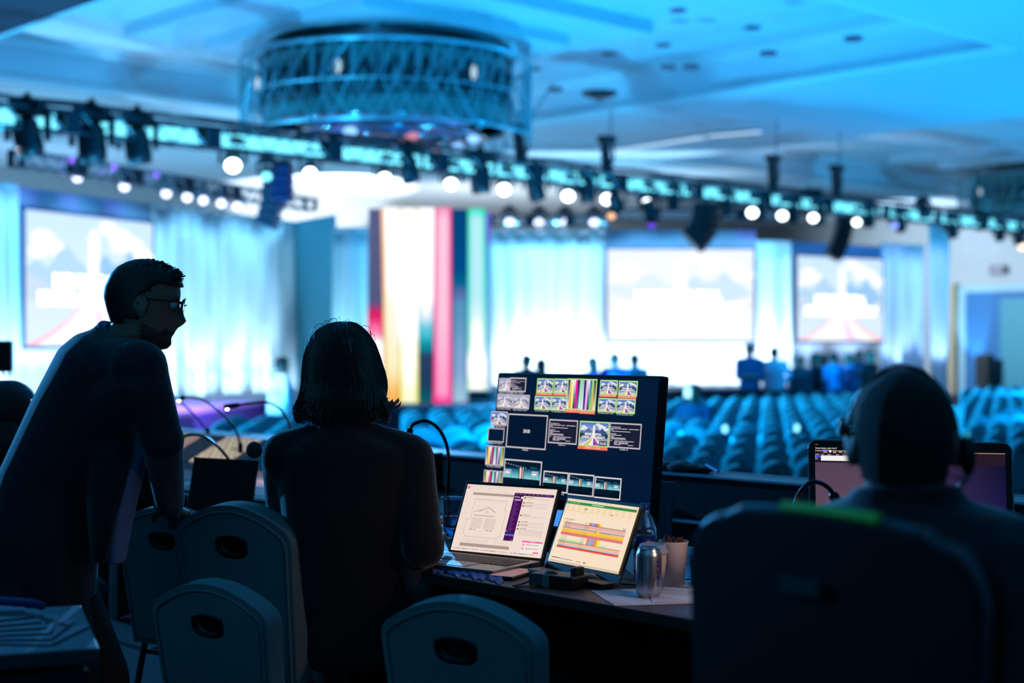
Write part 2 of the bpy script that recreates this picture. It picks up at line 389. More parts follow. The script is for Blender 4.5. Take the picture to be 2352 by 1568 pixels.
# ------------------------------------------------------------------ small things on the ceiling
def ceil_at(x, y):
    for z in (ZT, ZS):
        p = pz(x, y, z); a, b = p.dot(AX), p.dot(BX)
        tray = any(t[0] < a < t[1] and t[2] < b < t[3] for t in (T1, T2))
        if tray == (z == ZT): return p
    return pz(x, y, ZS)
dots = [(1558, 22), (1523, 102), (1399, 122), (1228, 157), (1534, 154), (1587, 153), (1765, 122), (1728, 62), (1960, 88), (1936, 256), (2072, 279), (1758, 278), (2130, 228), (1594, 298), (812, 49), (1275, 205), (2262, 195)]
M_spotd = mat('downlight_trim', (60, 80, 100), .6)
for i, (x, y) in enumerate(sorted(dots)):
    p = ceil_at(x, y)
    t = thing('recessed_downlight', 'small unlit round downlight in the ceiling, %s from the left end of the scatter' % ordinal(i + 1), 'ceiling light', p, 0, 'recessed downlights')
    m = MB(); m.lathe([(.0, -.01), (.09, -.012), (.13, -.03), (.15, -.03), (.15, .02), (.0, .02)], n=16); m.build('trim_ring', M_spotd, t, smooth=True)
    m = MB(); m.lathe([(0, -.014), (.085, -.014), (.085, -.02), (0, -.02)], n=14); m.build('lamp', mat('downlight_dark', (20, 40, 60), .4), t)
for i, (x0, y0, x1, y1, lab) in enumerate(((1405, 346, 1620, 313, 'pale glowing slot in the ceiling beam, longer one above the lit fixtures'), (1625, 312, 1752, 300, 'pale glowing slot in the ceiling beam, shorter one continuing the long slot'))):
    p, q = pz(x0, y0, ZS - .03), pz(x1, y1, ZS - .03); c = (p + q) / 2
    t = thing('slot_diffuser', lab, 'ceiling light', c, math.atan2((q - p).y, (q - p).x), 'ceiling slots')
    L = (q - p).length
    m = MB(); m.box((0, 0, .0), (L, .34, .03)); m.build('frame', M_trim, t)
    m = MB(); m.box((0, 0, -.02), (L - .1, .26, .012)); m.build('diffuser', glow('slot_glow', (190, 225, 255), 1.1), t)
# round ceiling plate with the long rod of a hoist under it
p = pz(1377, 187, ZT)
p = pd(1377, 187, 29.0); p.z = ZS
t = thing('rigging_plate', 'dark flat disc on the ceiling above the second chain hoist', 'rigging', p)
m = MB(); m.lathe([(0, -.12), (.16, -.12), (.34, -.05), (.36, 0), (0, 0)], n=24); m.build('plate', mat('rig_black', (14, 22, 32), .5), t, smooth=True)
m = MB(); m.tube([(0.0, 0, -.1), (.0, 0, -.2)], .03, 8); m.build('rod', mat('rig_steel', (60, 110, 130), .4, .8), t)

# ------------------------------------------------------------------ chandeliers
def chandelier(c, lab):
    t = thing('drum_chandelier', lab, 'chandelier', c, HALL_YAW)
    M_lat = mat('lattice_metal', (120, 175, 185), .35, .5); M_pan = mat('teal_glass_panel', (60, 130, 128), .35); M_pd = mat('dark_fretwork', (16, 40, 54), .5)
    M_ch = mat('chrome_ring', (180, 185, 195), .15, .9)
    m = MB(); rr = random.Random(3); N = 46; r = 2.6
    for k in range(N):                                     # outer broken lattice
        a = 2 * math.pi * k / N; a2 = a + rr.uniform(.05, .2); a3 = a - rr.uniform(.05, .2)
        P = lambda an, z: (r * math.cos(an), r * math.sin(an), z)
        m.tube([P(a, -1.3), P((a + a2) / 2, -.9), P(a2, -.5), P(a2, 0)], .014, 5); m.tube([P(a, -1.3), P(a3, -.6), P(a, 0)], .014, 5)
        m.tube([P(a, -.05), P(a, -1.3)], .007, 4)
    m.torus((0, 0, 0), r, .035, n=60, m=6); m.torus((0, 0, -1.3), r, .03, n=60, m=6); m.torus((0, 0, -.65), r, .016, n=60, m=5)
    m.build('outer_lattice', M_lat, t)
    m = MB(); m.lathe([(2.2, -1.12), (2.2, .02), (2.16, .02), (2.16, -1.12), (2.2, -1.12)], n=64); m.build('inner_drum', M_pan, t, smooth=False)
    m = MB(); n2 = 26
    for k in range(n2):                                    # scalloped fretwork on the drum
        a = 2 * math.pi * k / n2; w = math.pi / n2
        for s in (1, .62, .3):
            m.tube([(2.23 * math.cos(a + w * s * math.sin(q)), 2.23 * math.sin(a + w * s * math.sin(q)), -.72 + .68 * (1 - s * .5) * math.cos(q) * (1 if s == 1 else .9)) for q in [math.pi * (j / 8 - .5) for j in range(9)]], .045 if s == 1 else .022, 5)
        m.tube([(2.23 * math.cos(a + w), 2.23 * math.sin(a + w), -.72), (2.23 * math.cos(a + w), 2.23 * math.sin(a + w), -.15)], .05, 5)
    m.torus((0, 0, -.8), 2.24, .02, n=60, m=5)
    m.build('fretwork', M_pd, t)
    m = MB()
    for q, z in ((2.15, -1.15), (1.75, -1.28), (1.35, -1.36), (.95, -1.42), (.5, -1.46)): m.torus((0, 0, z), q, .04, n=56, m=6)
    for k in range(10):
        a = 2 * math.pi * k / 10; m.tube([(2.15 * math.cos(a), 2.15 * math.sin(a), -1.15), (1.2 * math.cos(a + .25), 1.2 * math.sin(a + .25), -1.38), (.3 * math.cos(a + .4), .3 * math.sin(a + .4), -1.48)], .022, 5)
    m.build('bottom_rings', M_ch, t, smooth=True)
    m = MB(); m.lathe([(0, -1.2), (1.9, -1.1), (2.1, -1.05), (2.1, -1.0), (0, -1.0)], n=48); m.build('bottom_dish', mat('dish_glass', (70, 110, 170), .25), t, smooth=True)
    m = MB(); m.lathe([(0, -1.75), (.28, -1.72), (.34, -1.62), (.5, -1.5), (.5, -1.4), (0, -1.4)], n=24); b = m.build('centre_boss', mat('boss_dark', (20, 60, 100), .3), t, smooth=True)
    m = MB(); m.lathe([(0, -1.79), (.25, -1.77), (.25, -1.73), (0, -1.73)], n=20); m.build('boss_light', glow('boss_glow', (210, 225, 255), 3.), b)
    for k in range(9):
        a = 2 * math.pi * k / 9 + .2; q = 1.75 if k % 2 else 1.3
        m = MB(); m.ell((q * math.cos(a), q * math.sin(a), -1.4), (.12, .12, .07)); m.build('bulb', glow('bulb_cool', (130, 190, 255), 1.8) if k % 3 else glow('bulb_rose', (230, 150, 170), .9), t)
    for k in range(6):
        a = 2 * math.pi * k / 6 + .55; m = MB(); m.ell((2.3 * math.cos(a), 2.3 * math.sin(a), -.4), (.05, .05, .12)); m.build('crystal_lamp', glow('crystal_glow', (190, 225, 240), 1.1), t)
    m = MB(); m.lathe([(0, 0), (2.3, 0), (2.3, .06), (0, .06)], n=48); m.build('top_plate', M_pd, t)
    for k in range(4):
        a = math.pi / 4 + k * math.pi / 2; m = MB(); m.tube([(1.2 * math.cos(a), 1.2 * math.sin(a), .05), (1.2 * math.cos(a), 1.2 * math.sin(a), 7.0 - c[2] + .02)], .04, 8); m.build('hanger', M_ch, t)
    return t
chandelier(hall(CA, CB, 6.85), 'big round drum chandelier of teal lattice hanging over the middle of the hall')
chandelier(hall(CA2, CB2, 6.85), 'second drum chandelier, cut by the right edge of the picture behind the truss')

# ================================================================== STAGE
M_deck = mat('stage_deck', (120, 118, 135), .45); M_fas = mat('stage_skirt', (16, 40, 70), .8)
front = [pz(-120, 1023, .8), pz(391, 951, .8), pz(607, 921, .8), pz(670, 929, .8), pz(1125, 929, .8), pz(1560, 893, .8), pz(1800, 890, .8), pz(2140, 878, .8)]
back = [hall(41, 30, .8), hall(25, 34, .8), hall(14, 34, .8), hall(2, 30, .8)]
poly = [Vector((p.x, p.y, .8)) for p in front + back]
t = thing('stage_platform', 'low stage deck with violet light on its front edge below the curtains', 'stage', (poly[1].x, poly[1].y, 0))
m = MB(); m.prism(poly, (0, 0, -.06)); m.build('deck', M_deck, t, world=True)
m = MB(); m.prism([Vector((p.x, p.y, .735)) for p in poly], (0, 0, -.73)); m.build('skirt', M_fas, t, world=True)
spot('stage_violet', pd(500, 560, 21.5), pz(470, 935, .8), (.36, .16, 1.0), 16000, 34, .5, .1)
spot('stage_violet', pd(300, 560, 19.5), pz(330, 955, .8), (.36, .16, 1.0), 14000, 34, .5, .1)
# dark step box right of the bright columns
p = pz(1110, 929, .8)
t = thing('stage_step_box', 'small dark box step on the stage just right of the glowing columns', 'stage step', (p.x, p.y - .0, .8))
m = MB(); m.box((0, .3, .12), (.5, .5, .24)); m.box((0, .05, .05), (.5, .25, .1)); m.build('box', mat('step_black', (14, 18, 26), .6), t, bevel=.01)

# ---- curtains
def curtain(name, lab, p0, p1, z0, z1, amp=.12, pitch=.5, seed=1, m=None, group='pale stage curtains', gather=0., pocket=True):
    p0 = Vector(p0).xy.to_3d(); p1 = Vector(p1).xy.to_3d(); L = (p1 - p0).length; d = (p1 - p0) / L; nrm = Vector((d.y, -d.x, 0))
    rr = random.Random(seed); n = int(L / pitch * 10); ph = rr.uniform(0, 6); rows = 9
    xs = [i / n for i in range(n + 1)]; off = []
    for x in xs:
        s = x * L / pitch * 2 * math.pi + ph + 1.3 * math.sin(x * L * 1.7 + seed) + .7 * math.sin(x * L * .6 + seed * 2)
        off.append(amp * (math.sin(s) + .35 * math.sin(2.3 * s + seed)))
    t = thing(name, lab, 'curtain', (p0.x, p0.y, z0), 0, group)
    v = []; f = []
    for j in range(rows):
        zz = z1 + (z0 - z1) * j / (rows - 1); k = .45 + .75 * j / (rows - 1)
        for i, x in enumerate(xs):
            v.append(p0 + d * (L * x) + nrm * (off[i] * k) + Vector((0, 0, zz)))
    for j in range(rows - 1):
        for i in range(n): f.append((j * (n + 1) + i, j * (n + 1) + i + 1, (j + 1) * (n + 1) + i + 1, (j + 1) * (n + 1) + i))
    me = bpy.data.meshes.new(name); me.from_pydata([tuple(q) for q in v], [], f)
    o = link('fabric', me, m or M_drape, t, world=True, smooth=True)
    so = o.modifiers.new('thick', 'SOLIDIFY'); so.thickness = .012
    if pocket:
        mb = MB(); mb.tube([p0 + Vector((0, 0, z1)), p1 + Vector((0, 0, z1))], .05, 8); mb.build('top_pipe', mat('pipe_grey', (170, 190, 200), .4), t, world=True)
    return t
M_drape = mat('white_drape', (214, 220, 226), .75, sheen=.3)
ZC = 4.68
Lp = lambda x, q=0.0: None
LD0, LD1 = Vector((-8.99, 26.0, 0)), Vector((-5.12, 34.4, 0)); ldir = (LD1 - LD0).normalized(); lback = Vector((-ldir.y, ldir.x, 0))
def on_left(x):                                       # point of the left wing plane seen in image column x
    tx = (x - CX) / FPX; s = (tx * LD0.y - LD0.x) / (ldir.x - tx * ldir.y); return LD0 + ldir * s
curtain('stage_curtain', 'pale curtain left of the left projection screen, at the edge of the picture', on_left(-140), on_left(38), .8, ZC, seed=2)
curtain('stage_curtain', 'wide pale curtain between the left screen and the teal panel', on_left(344), on_left(682), .8, ZC, seed=3)
curtain('stage_curtain', 'pale curtain hanging below the left projection screen', on_left(38) + lback * .25, on_left(344) + lback * .25, .8, 1.85, seed=4, amp=.05)
YR = 38.6
def on_right(x, y=YR): return Vector(((x - CX) / FPX * y, y, 0))
curtain('stage_curtain', 'narrow pale curtain between the teal panel and the glowing columns', on_right(764, 31.5), on_right(846, 31.5), .8, 1.87 + (790 - 527) / FPX * 31.5, seed=5)
curtain('stage_curtain', 'wide pale curtain just right of the glowing columns', on_right(1118), on_right(1388), .8, 1.87 + (790 - 532) / FPX * YR, seed=6)
curtain('stage_curtain', 'pale curtain hanging below the large right projection screen', on_right(1388, YR + .3), on_right(1734, YR + .3), .8, 1.93, seed=7, amp=.05)
curtain('stage_curtain', 'pale curtain between the two right-hand projection screens', on_right(1734), on_right(1815, 38.9), .8, 1.87 + (790 - 556) / FPX * YR, seed=8)
q0, q1 = on_right(1815, 39.0), on_right(2022, 41.1); rd = (q1 - q0).normalized(); rback = Vector((-rd.y, rd.x, 0))
def on_r3(x):
    tx = (x - CX) / FPX; s = (tx * q0.y - q0.x) / (rd.x - tx * rd.y); return q0 + rd * s
curtain('stage_curtain', 'blue-lit curtain hanging below the far right projection screen', on_r3(1816) + rback * .25, on_r3(2024) + rback * .25, .8, 1.87 + (790 - 783) / FPX * 40, seed=9, amp=.04)
curtain('stage_curtain', 'pale lilac curtain right of the far right projection screen', on_r3(2024), on_r3(2122), .8, 1.87 + (790 - 566) / FPX * 42, seed=10, pitch=.8, amp=.12)
curtain('stage_curtain', 'bright narrow curtain at the stage end beside the tan pilaster', on_r3(2124) - rback * .04, on_r3(2182) - rback * .04, .0, 1.87 + (790 - 515) / FPX * 42.5, seed=11, pitch=.8, amp=.14)
M_shead = mat('screen_surround_cloth', (120, 140, 165), .8)
def banner(lab, p0, p1, z0, z1, m, name='screen_header'):
    mb = MB(); mb.prism([Vector((p0.x, p0.y, z0)), Vector((p1.x, p1.y, z0)), Vector((p1.x, p1.y, z1)), Vector((p0.x, p0.y, z1))], Vector((0, .04, 0)))
    return setp(mb.build(name, m), lab, 'stage cloth')
banner('blue cloth header with violet patches above the left projection screen', on_left(38) - Vector((0, 0, 0)), on_left(344), 4.28, ZC, M_shead)
banner('pale blue cloth header above the large right projection screen', on_right(1386), on_right(1736), 4.38, 4.85, M_shead)
banner('flat blue header above the far right projection screen', on_r3(1812), on_r3(2026), 4.28, 1.87 + (790 - 560) / FPX * 40, mat('flat_blue_cloth', (60, 110, 150), .8))
banner('flat teal scenic panel between the wide curtain and the narrow curtain', on_right(676, 34.4), on_right(772, 32.5), .8, 1.87 + (790 - 505) / FPX * 34, mat('teal_cloth', (90, 170, 185), .8), 'scenic_panel')

# ---- projection screens
def proj_screen(lab, p0, p1, z0, z1, mode, gain, toward, group='projection screens'):
    d = (p1 - p0).normalized(); nrm = toward
    t = thing('projection_screen', lab, 'projection screen', (p0 + p1).xy.to_3d() / 2 + Vector((0, 0, z0)), 0, group)
    a = p0 + nrm * .15; b = p1 + nrm * .15
    c = Canvas(Vector((a.x, a.y, z1)), b - a, Vector((0, 0, z0 - z1)), .004)
    c.rect(0, 0, 1, 1, (240, 245, 255)); poster(c, 0, 0, 1, 1, mode, gain)
    c.build('screen_picture', screen_mat('screen_light_%s' % mode, 1.0 if mode == 'blown' else 1.08), t)
    mb = MB(); w = .07
    up = Vector((0, 0, 1))
    for (s0, s1) in ((a - d * w + up * z1, b + d * w + up * (z1 + w)), (a - d * w + up * (z0 - w), b + d * w + up * z0), (a - d * w + up * z0, a + up * z1), (b + up * z0, b + d * w + up * z1)):
        e0 = Vector((s0.x, s0.y, 0)); e1 = Vector((s1.x, s1.y, 0))
        mb.prism([Vector((e0.x, e0.y, s0.z)), Vector((e1.x, e1.y, s0.z)), Vector((e1.x, e1.y, s1.z)), Vector((e0.x, e0.y, s1.z))], -nrm * .06)
    mb.build('frame', mat('screen_frame', (10, 70, 105), .6), t, world=True)
    return t
proj_screen('left projection screen with peaks, white tower and title, partly behind the leaning man', on_left(44), on_left(337), 1.84, 4.27, 'wall', 1.1, -lback)
proj_screen('large right projection screen, almost blown out white, above the people', on_right(1394), on_right(1729), 1.95, 4.33, 'blown', 1.1, Vector((0, -1, 0)))
proj_screen('far right projection screen with tower and ribbons beside the lilac curtain', on_r3(1822), on_r3(2018), 1.96, 4.2, 'wall', 1.05, -rback)

# ---- glowing columns
def led_column(lab, x0, x1, x0b, x1b, ytop, ybot, d, stops, edge=None, group='glowing stage columns'):
    """stops: (height fraction from the top, left colour, middle colour, right colour)"""
    a, b = pd(x0, ytop, d), pd(x1, ytop, d); c0, c1 = pd(x0b, ybot, d), pd(x1b, ybot, d)
    t = thing('led_column', lab, 'screen column', ((c0 + c1) / 2), 0, group)
    mb = MB(); mb.prism([a, b, c1, c0], Vector((0, .35, 0))); mb.build('cabinet', mat('led_cabinet', (10, 14, 22), .5), t, world=True)
    nx, ny = 10, 48; v = []; f = []; cols = []
    def col(u, w):
        for i in range(len(stops) - 1):
            if stops[i][0] <= w <= stops[i + 1][0]:
                k = (w - stops[i][0]) / max(1e-6, stops[i + 1][0] - stops[i][0]); k = k * k * (3 - 2 * k)
                l, mm, r = [[stops[i][q][j] * (1 - k) + stops[i + 1][q][j] * k for j in range(3)] for q in (1, 2, 3)]
                break
        else: l, mm, r = stops[-1][1:]
        h = min(1, abs(u - .5) * 2 * 1.05); h = h ** 4; e = l if u < .5 else r
        return tuple(mm[j] * (1 - h) + e[j] * h for j in range(3))
    for j in range(ny + 1):
        w = j / ny; L = a.lerp(c0, w); Rr = b.lerp(c1, w)
        for i in range(nx + 1): v.append(L.lerp(Rr, i / nx) + Vector((0, -.01, 0)))
    for j in range(ny):
        for i in range(nx):
            f.append((j * (nx + 1) + i, j * (nx + 1) + i + 1, (j + 1) * (nx + 1) + i + 1, (j + 1) * (nx + 1) + i))
            cols.append([col((i + di) / nx, (j + dj) / ny) for di, dj in ((0, 0), (1, 0), (1, 1), (0, 1))])
    me = bpy.data.meshes.new('led'); me.from_pydata([tuple(q) for q in v], [], f)
    at = me.color_attributes.new('picture', 'FLOAT_COLOR', 'CORNER'); fl = []
    for cs in cols:
        for cc in cs: fl += [x * 1.25 if min(cc) > 235 else x for x in lin(cc)] + [1.0]
    at.data.foreach_set('color', fl); link('led_face', me, screen_mat('led_light', 1.0), t, world=True)
    return t
W = (255, 255, 255); D0 = 27.0
led_column('slate column turning pink then white at its foot, leftmost glowing column', 847, 873, 842, 882, 479, 925, D0, [(0, (88, 92, 132),) * 1 + ((88, 92, 132), (88, 92, 132)), (.47, (88, 92, 132), (84, 88, 124), (84, 88, 124)), (.55, (235, 20, 100), (225, 20, 95), (235, 20, 100)), (.62, (250, 60, 130), (255, 120, 170), (250, 60, 130)), (.7, W, W, W), (1, W, W, W)])
led_column('white column with an orange left edge fading to amber low down', 874, 916, 884, 918, 477, 925, D0, [(0, (250, 170, 90), W, W), (.3, (245, 130, 20), (255, 254, 250), W), (.6, (250, 180, 80), (255, 250, 225), W), (.8, (250, 190, 90), (255, 244, 200), (255, 240, 170)), (1, (250, 150, 60), (252, 180, 90), (250, 150, 60))])
led_column('white column with thin yellow edges, widest of the bright ones', 917, 961, 919, 961, 478, 926, D0, [(0, (240, 250, 190), W, (240, 250, 190)), (.15, W, W, W), (.6, W, W, W), (.8, (255, 250, 150), W, (255, 250, 140)), (1, (240, 240, 60), (255, 255, 220), (240, 240, 60))])
led_column('column white above, teal then slate below its middle', 962, 998, 962, 994, 477, 922, D0, [(0, W, W, W), (.45, W, W, W), (.55, (190, 220, 255), (236, 244, 255), (190, 220, 255)), (.64, (0, 180, 200), (90, 200, 220), (0, 180, 200)), (.72, (0, 140, 160), (0, 140, 160), (0, 140, 160)), (.77, (40, 62, 98), (40, 62, 98), (40, 62, 98)), (.9, (30, 62, 92), (30, 62, 92), (30, 62, 92)), (1, (0, 100, 112), (0, 92, 108), (0, 100, 112))])
led_column('soft pink column with hot pink edges', 999, 1037, 995, 1038, 477, 927, D0 - .2, [(0, (250, 60, 140), (255, 150, 190), (250, 60, 140)), (.06, (255, 40, 130), (255, 205, 225), (255, 40, 130)), (.5, (255, 30, 125), (255, 200, 222), (255, 30, 125)), (.94, (255, 0, 120), (255, 165, 205), (255, 0, 120)), (1, (255, 0, 120), (255, 60, 150), (255, 0, 120))])
led_column('dark blue column turning pale blue-grey downwards', 1038, 1073, 1039, 1074, 480, 925, D0 + .3, [(0, (0, 55, 110), (0, 70, 125), (0, 55, 110)), (.3, (0, 60, 125), (0, 75, 140), (0, 60, 125)), (.38, (0, 90, 130), (0, 100, 140), (0, 90, 130)), (.43, (70, 100, 165), (90, 110, 175), (70, 100, 165)), (.5, (60, 120, 165), (90, 150, 190), (60, 120, 165)), (.8, (70, 120, 170), (130, 170, 210), (70, 120, 170)), (1, (110, 165, 200), (165, 200, 225), (110, 165, 200))])
led_column('aqua column with green edges, pure white at its foot', 1074, 1115, 1074, 1119, 479, 899, D0, [(0, (0, 215, 160), (60, 235, 200), (0, 215, 160)), (.06, (0, 215, 170), (185, 242, 250), (0, 215, 170)), (.45, (0, 215, 190), (190, 240, 250), (0, 225, 190)), (.7, (60, 225, 180), W, (60, 225, 180)), (.85, W, W, W), (1, (190, 255, 170), W, (190, 255, 170))])
led_column('thin violet column behind the aqua one', 1117, 1126, 1119, 1128, 487, 897, D0 + 2, [(0, (80, 90, 220), (120, 110, 230), (80, 90, 220)), (.15, (90, 90, 230), (120, 90, 230), (90, 90, 230)), (.2, (60, 160, 220), (80, 170, 230), (60, 160, 220)), (1, (150, 190, 250), (180, 210, 255), (150, 190, 250))])

# ---- curtain lighting: rows of washes at the foot and on the rear truss
def wash_row(p0, p1, n, off, z0, z1, col, power, ang, lift=0., tz=3.0):
    for i in range(n):
        p = p0.lerp(p1, (i + .5) / n); s = Vector((p.x, p.y, 0)) + off + Vector((0, 0, z0)); g = Vector((p.x, p.y, z1))
        spot('curtain_wash', s, g, col, power, ang, .7, .08)
def lerpable(a, b): return a, b
wash_row(on_left(-60), on_left(680), 9, -lback * .9, .9, 2.4, (.5, .82, 1.0), 185, 75)
wash_row(on_left(-60), on_left(680), 9, -lback * .7, .85, 1.2, (.5, .82, 1.0), 80, 120)
wash_row(on_left(-60), on_left(680), 6, -lback * 1.6, 4.9, 3.2, (.2, .62, 1.0), 200, 85)
wash_row(on_right(766, 31.5), on_right(846, 31.5), 1, Vector((0, -1.3, 0)), .9, 2.6, (.3, .8, 1.0), 300, 80)
wash_row(on_right(1125), on_right(1820), 10, Vector((0, -.8, 0)), .9, 2.3, (.6, .85, 1.0), 300, 75)
wash_row(on_right(1125), on_right(1820), 10, Vector((0, -.7, 0)), .85, 1.2, (.66, .85, 1.0), 110, 120)
wash_row(on_right(1125), on_right(1820), 7, Vector((0, -1.6, 0)), 5.0, 3.4, (.2, .66, 1.0), 260, 85)
wash_row(on_r3(1820), on_r3(2180), 4, -rback * 1.0, .9, 2.6, (.35, .58, 1.0), 220, 75)
wash_row(on_r3(1820), on_r3(2180), 4, -rback * 2.0, 4.9, 3.0, (.3, .48, .95), 170, 85)
spot('door_uplight', pa(2232, 900, A1 - .7).xy.to_3d() + Vector((0, 0, .1)), pa(2232, 700, A1 - .1), (.25, .65, 1.0), 1500, 36, .6, .1)
spot('wall_fill', hall(41.5, 28.5, 4.4), hall(50.5, 28.5, 4.6), (.58, .8, 1.0), 7500, 95, .8, .3)  # added fill spots without fixtures, brightening the right and back walls
spot('wall_fill', hall(30, 31, 2.0), hall(33, 39.5, 5.2), (.75, .78, .8), 4200, 110, .8, .3)
spot('wall_fill', hall(16, 33, 2.0), hall(17, 39.5, 5.2), (.35, .6, .95), 1300, 120, .8, .3)
for x, y in ((62, 450), (160, 462), (262, 476)):
    p = pd(x, y, on_left(x).y); spot('violet_patch', p - lback * 1.2 + Vector((0, 0, .7)), p, (.35, .1, 1.0), 150, 30, .6, .05)
for x in (1490, 1600, 1715):
    p = on_right(x) + Vector((0, 0, 4.6)); spot('violet_patch', p + Vector((0, -1.2, .7)), p, (.35, .1, 1.0), 180, 30, .6, .05)
# ================================================================== OVERHEAD RIG
M_alu = mat('truss_aluminium', (170, 190, 200), .35, .6); M_rig = mat('rig_black', (14, 22, 32), .5)
M_chord = mat('truss_chord_dark', (30, 48, 60), .45, .5)
TB, TZ, SEC = 19.8, 5.03, 2.3
def truss_section(L, s, tube=.025, toner=True):
    root = bpy.data.objects.new('truss_section', None); COL.objects.link(root); root.empty_display_size = .1
    m = MB()
    for y in (-s, s):
        for z in (-s, s): m.tube([(0, y, z), (L, y, z)], tube, 8)
    for x in (.06, L - .06):
        for y in (-s, s): m.box((x, y, 0), (.12, .05, 2 * s))
        for z in (-s, s): m.box((x, 0, z), (.12, 2 * s, .05))
    m.build('chord', M_chord, root)
    m = MB(); n = 7
    for i in range(n):
        x0, x1 = .12 + (L - .24) * i / n, .12 + (L - .24) * (i + 1) / n
        for y in (-s, s): m.tube([(x0, y, -s), (x1, y, s)] if i % 2 else [(x0, y, s), (x1, y, -s)], .014, 5)
        for z in (-s, s): m.tube([(x0, -s, z), (x1, s, z)] if i % 2 else [(x0, s, z), (x1, -s, z)], .014, 5)
    m.build('lacing', M_alu, root)
    if toner:
        m = MB(); m.box((L / 2, 0, -s * .55), (L - .36, .12, .05)); m.box((L / 2, s * .55, .0), (L - .34, .03, s * 1.5)); m.build('led_tube', glow('truss_toner', (110, 222, 245), 1.9), root)
    return root
lt = thing('lighting_truss', 'long box truss with cyan glowing panels crossing the whole hall above the seats', 'truss', hall(2.9, TB, TZ), HALL_YAW)
s0 = truss_section(SEC, .15); s0.parent = lt; reg_kids(s0); s0.location = (0, 0, 0)
for i in range(1, 18):
    c = copy_tree(s0, lt); c.location = (SEC * i, 0, 0)
    if i > 13:
        for ch in list(COL.objects):
            if ch.parent == c and ch.name.startswith('led_tube'): ch.hide_render = False
def rear_truss(lab, p0, p1, z, fwd, n=6):
    d = p1 - p0; L = d.length
    t = thing('rear_truss', lab, 'truss', p0.xy.to_3d() + Vector((0, 0, z)), math.atan2(d.y, d.x), 'rear trusses')
    for i in range(n):
        s = truss_section(L / n, .13, .022, False); s.parent = t; s.location = (L / n * i, 0, 0)
    return t
rear_truss('dark rear truss along the top of the left curtains', on_left(-60) - lback * .9, on_left(640) - lback * .9, 5.02, lback)
rear_truss('rear truss over the wide curtain right of the glowing columns', on_right(1125, 37.6), on_right(1400, 37.6), 5.0, 0, 3)
rear_truss('rear truss running above the large right projection screen', on_right(1405, 37.6), on_right(1800, 37.6), 5.15, 0, 4)

# ---- lights hanging from the rig
def moving_head(kind, s, lit, tilt, yaw, lenscol=None):
    """returns root; origin at the clamp, hangs downwards; lens direction: tilted from straight down"""
    root = bpy.data.objects.new('stage_light', None); COL.objects.link(root); root.empty_display_size = .1
    m = MB(); m.tube([(0, 0, .06), (0, 0, -.05)], .03 * s, 8); m.box((0, 0, -.02), (.1 * s, .16 * s, .05)); m.build('clamp', M_rig, root)
    m = MB(); m.box((0, 0, -.12 * s), (.36 * s, .26 * s, .14 * s)); m.build('base', mat('fixture_black', (14, 20, 30), .45), root, bevel=.02 * s)
    m = MB()
    for sx in (-1, 1): m.prism([Vector((sx * .2 * s, -.07 * s, -.14 * s)), Vector((sx * .2 * s, .07 * s, -.14 * s)), Vector((sx * .2 * s, .05 * s, -.5 * s)), Vector((sx * .2 * s, -.05 * s, -.5 * s))], Vector((sx * .05 * s, 0, 0)))
    m.box((0, 0, -.2 * s), (.44 * s, .12 * s, .05 * s)); yk = m.build('yoke', mat('fixture_black', (14, 20, 30), .45), root, bevel=.01 * s)
    Q = Matrix.Rotation(yaw, 4, 'Z') @ Matrix.Rotation(tilt, 4, 'X'); c = Vector((0, 0, -.46 * s)); M3 = Q.to_3x3()
    m = MB(); m.lathe([(0, .24 * s), (.1 * s, .23 * s), (.15 * s, .16 * s), (.155 * s, 0), (.16 * s, -.1 * s), (.145 * s, -.22 * s), (.135 * s, -.22 * s), (.13 * s, -.17 * s), (0, -.17 * s)], c, 20, M3)
    h = m.build('head', mat('fixture_black', (14, 20, 30), .45), root, smooth=True)
    m = MB(); m.lathe([(0, -.2 * s), (.132 * s, -.19 * s), (.132 * s, -.175 * s), (0, -.175 * s)], c, 20, M3)
    m.build('lens', lenscol or (glow('lens_white', (235, 245, 255), 7.) if lit else mat('lens_dark', (20, 30, 42), .45)), root)
    return root
def place_light(x, y, r, lab, lit=True, lens=None, plane='front', group=None, tilt=None, ztop=None):
    """a light whose lens centre is seen at x, y and whose size comes from r (pixels of lens radius)"""
    if plane == 'front': p = pb(x, y, TB - .0); zt = TZ - .17
    elif plane == 'left': q = on_left(x) - lback * .9; q = Vector((q.x, q.y, 0)); p = pd(x, y, q.y); zt = 4.87
    else: p = pd(x, y, 37.6); zt = 4.87 if x < 1400 else 5.02
    s = max(.62, r / FPX * p.y / .135) if r else 1.
    tl = -R(62) if tilt is None else (-tilt if lit else tilt)
    to = CAMP + Vector((0, 2, -.5)) - p; yaw = math.atan2(to.x, -to.y) if lit else R(-40)
    o = moving_head('m', s, lit, tl if lit else tl, yaw, lens)
    drop = Matrix.Rotation(yaw, 3, 'Z') @ Matrix.Rotation(tl, 3, 'X') @ Vector((0, 0, -.19 * s))
    top = p - drop - Vector((0, 0, -.46 * s))
    o.location = top; setp(o, lab, 'stage light', group=group)
    gap = zt - top.z
    if gap > .08:
        m = MB(); m.tube([(0, 0, .02), (0, 0, gap)], .022, 6); m.build('drop_pipe', M_rig, o)
    return o
front_lit = [(535, 380, 22), (712, 398, 18), (884, 410, 18), (1036, 423, 18), (1158, 435, 18), (1305, 450, 17), (1395, 457, 17), (1487, 467, 16), (1728, 488, 15), (1797, 495, 14), (1868, 500, 13), (1968, 510, 11), (2055, 517, 9)]
for i, (x, y, r) in enumerate(front_lit):
    place_light(x, y, r * .82, 'glowing white stage light under the long truss, %s glowing one from its left end' % ordinal(i + 1), True, group='glowing lights under the long truss',
                lens=glow('lens_soft', (120, 150, 240), 2.2) if x > 2000 else None)
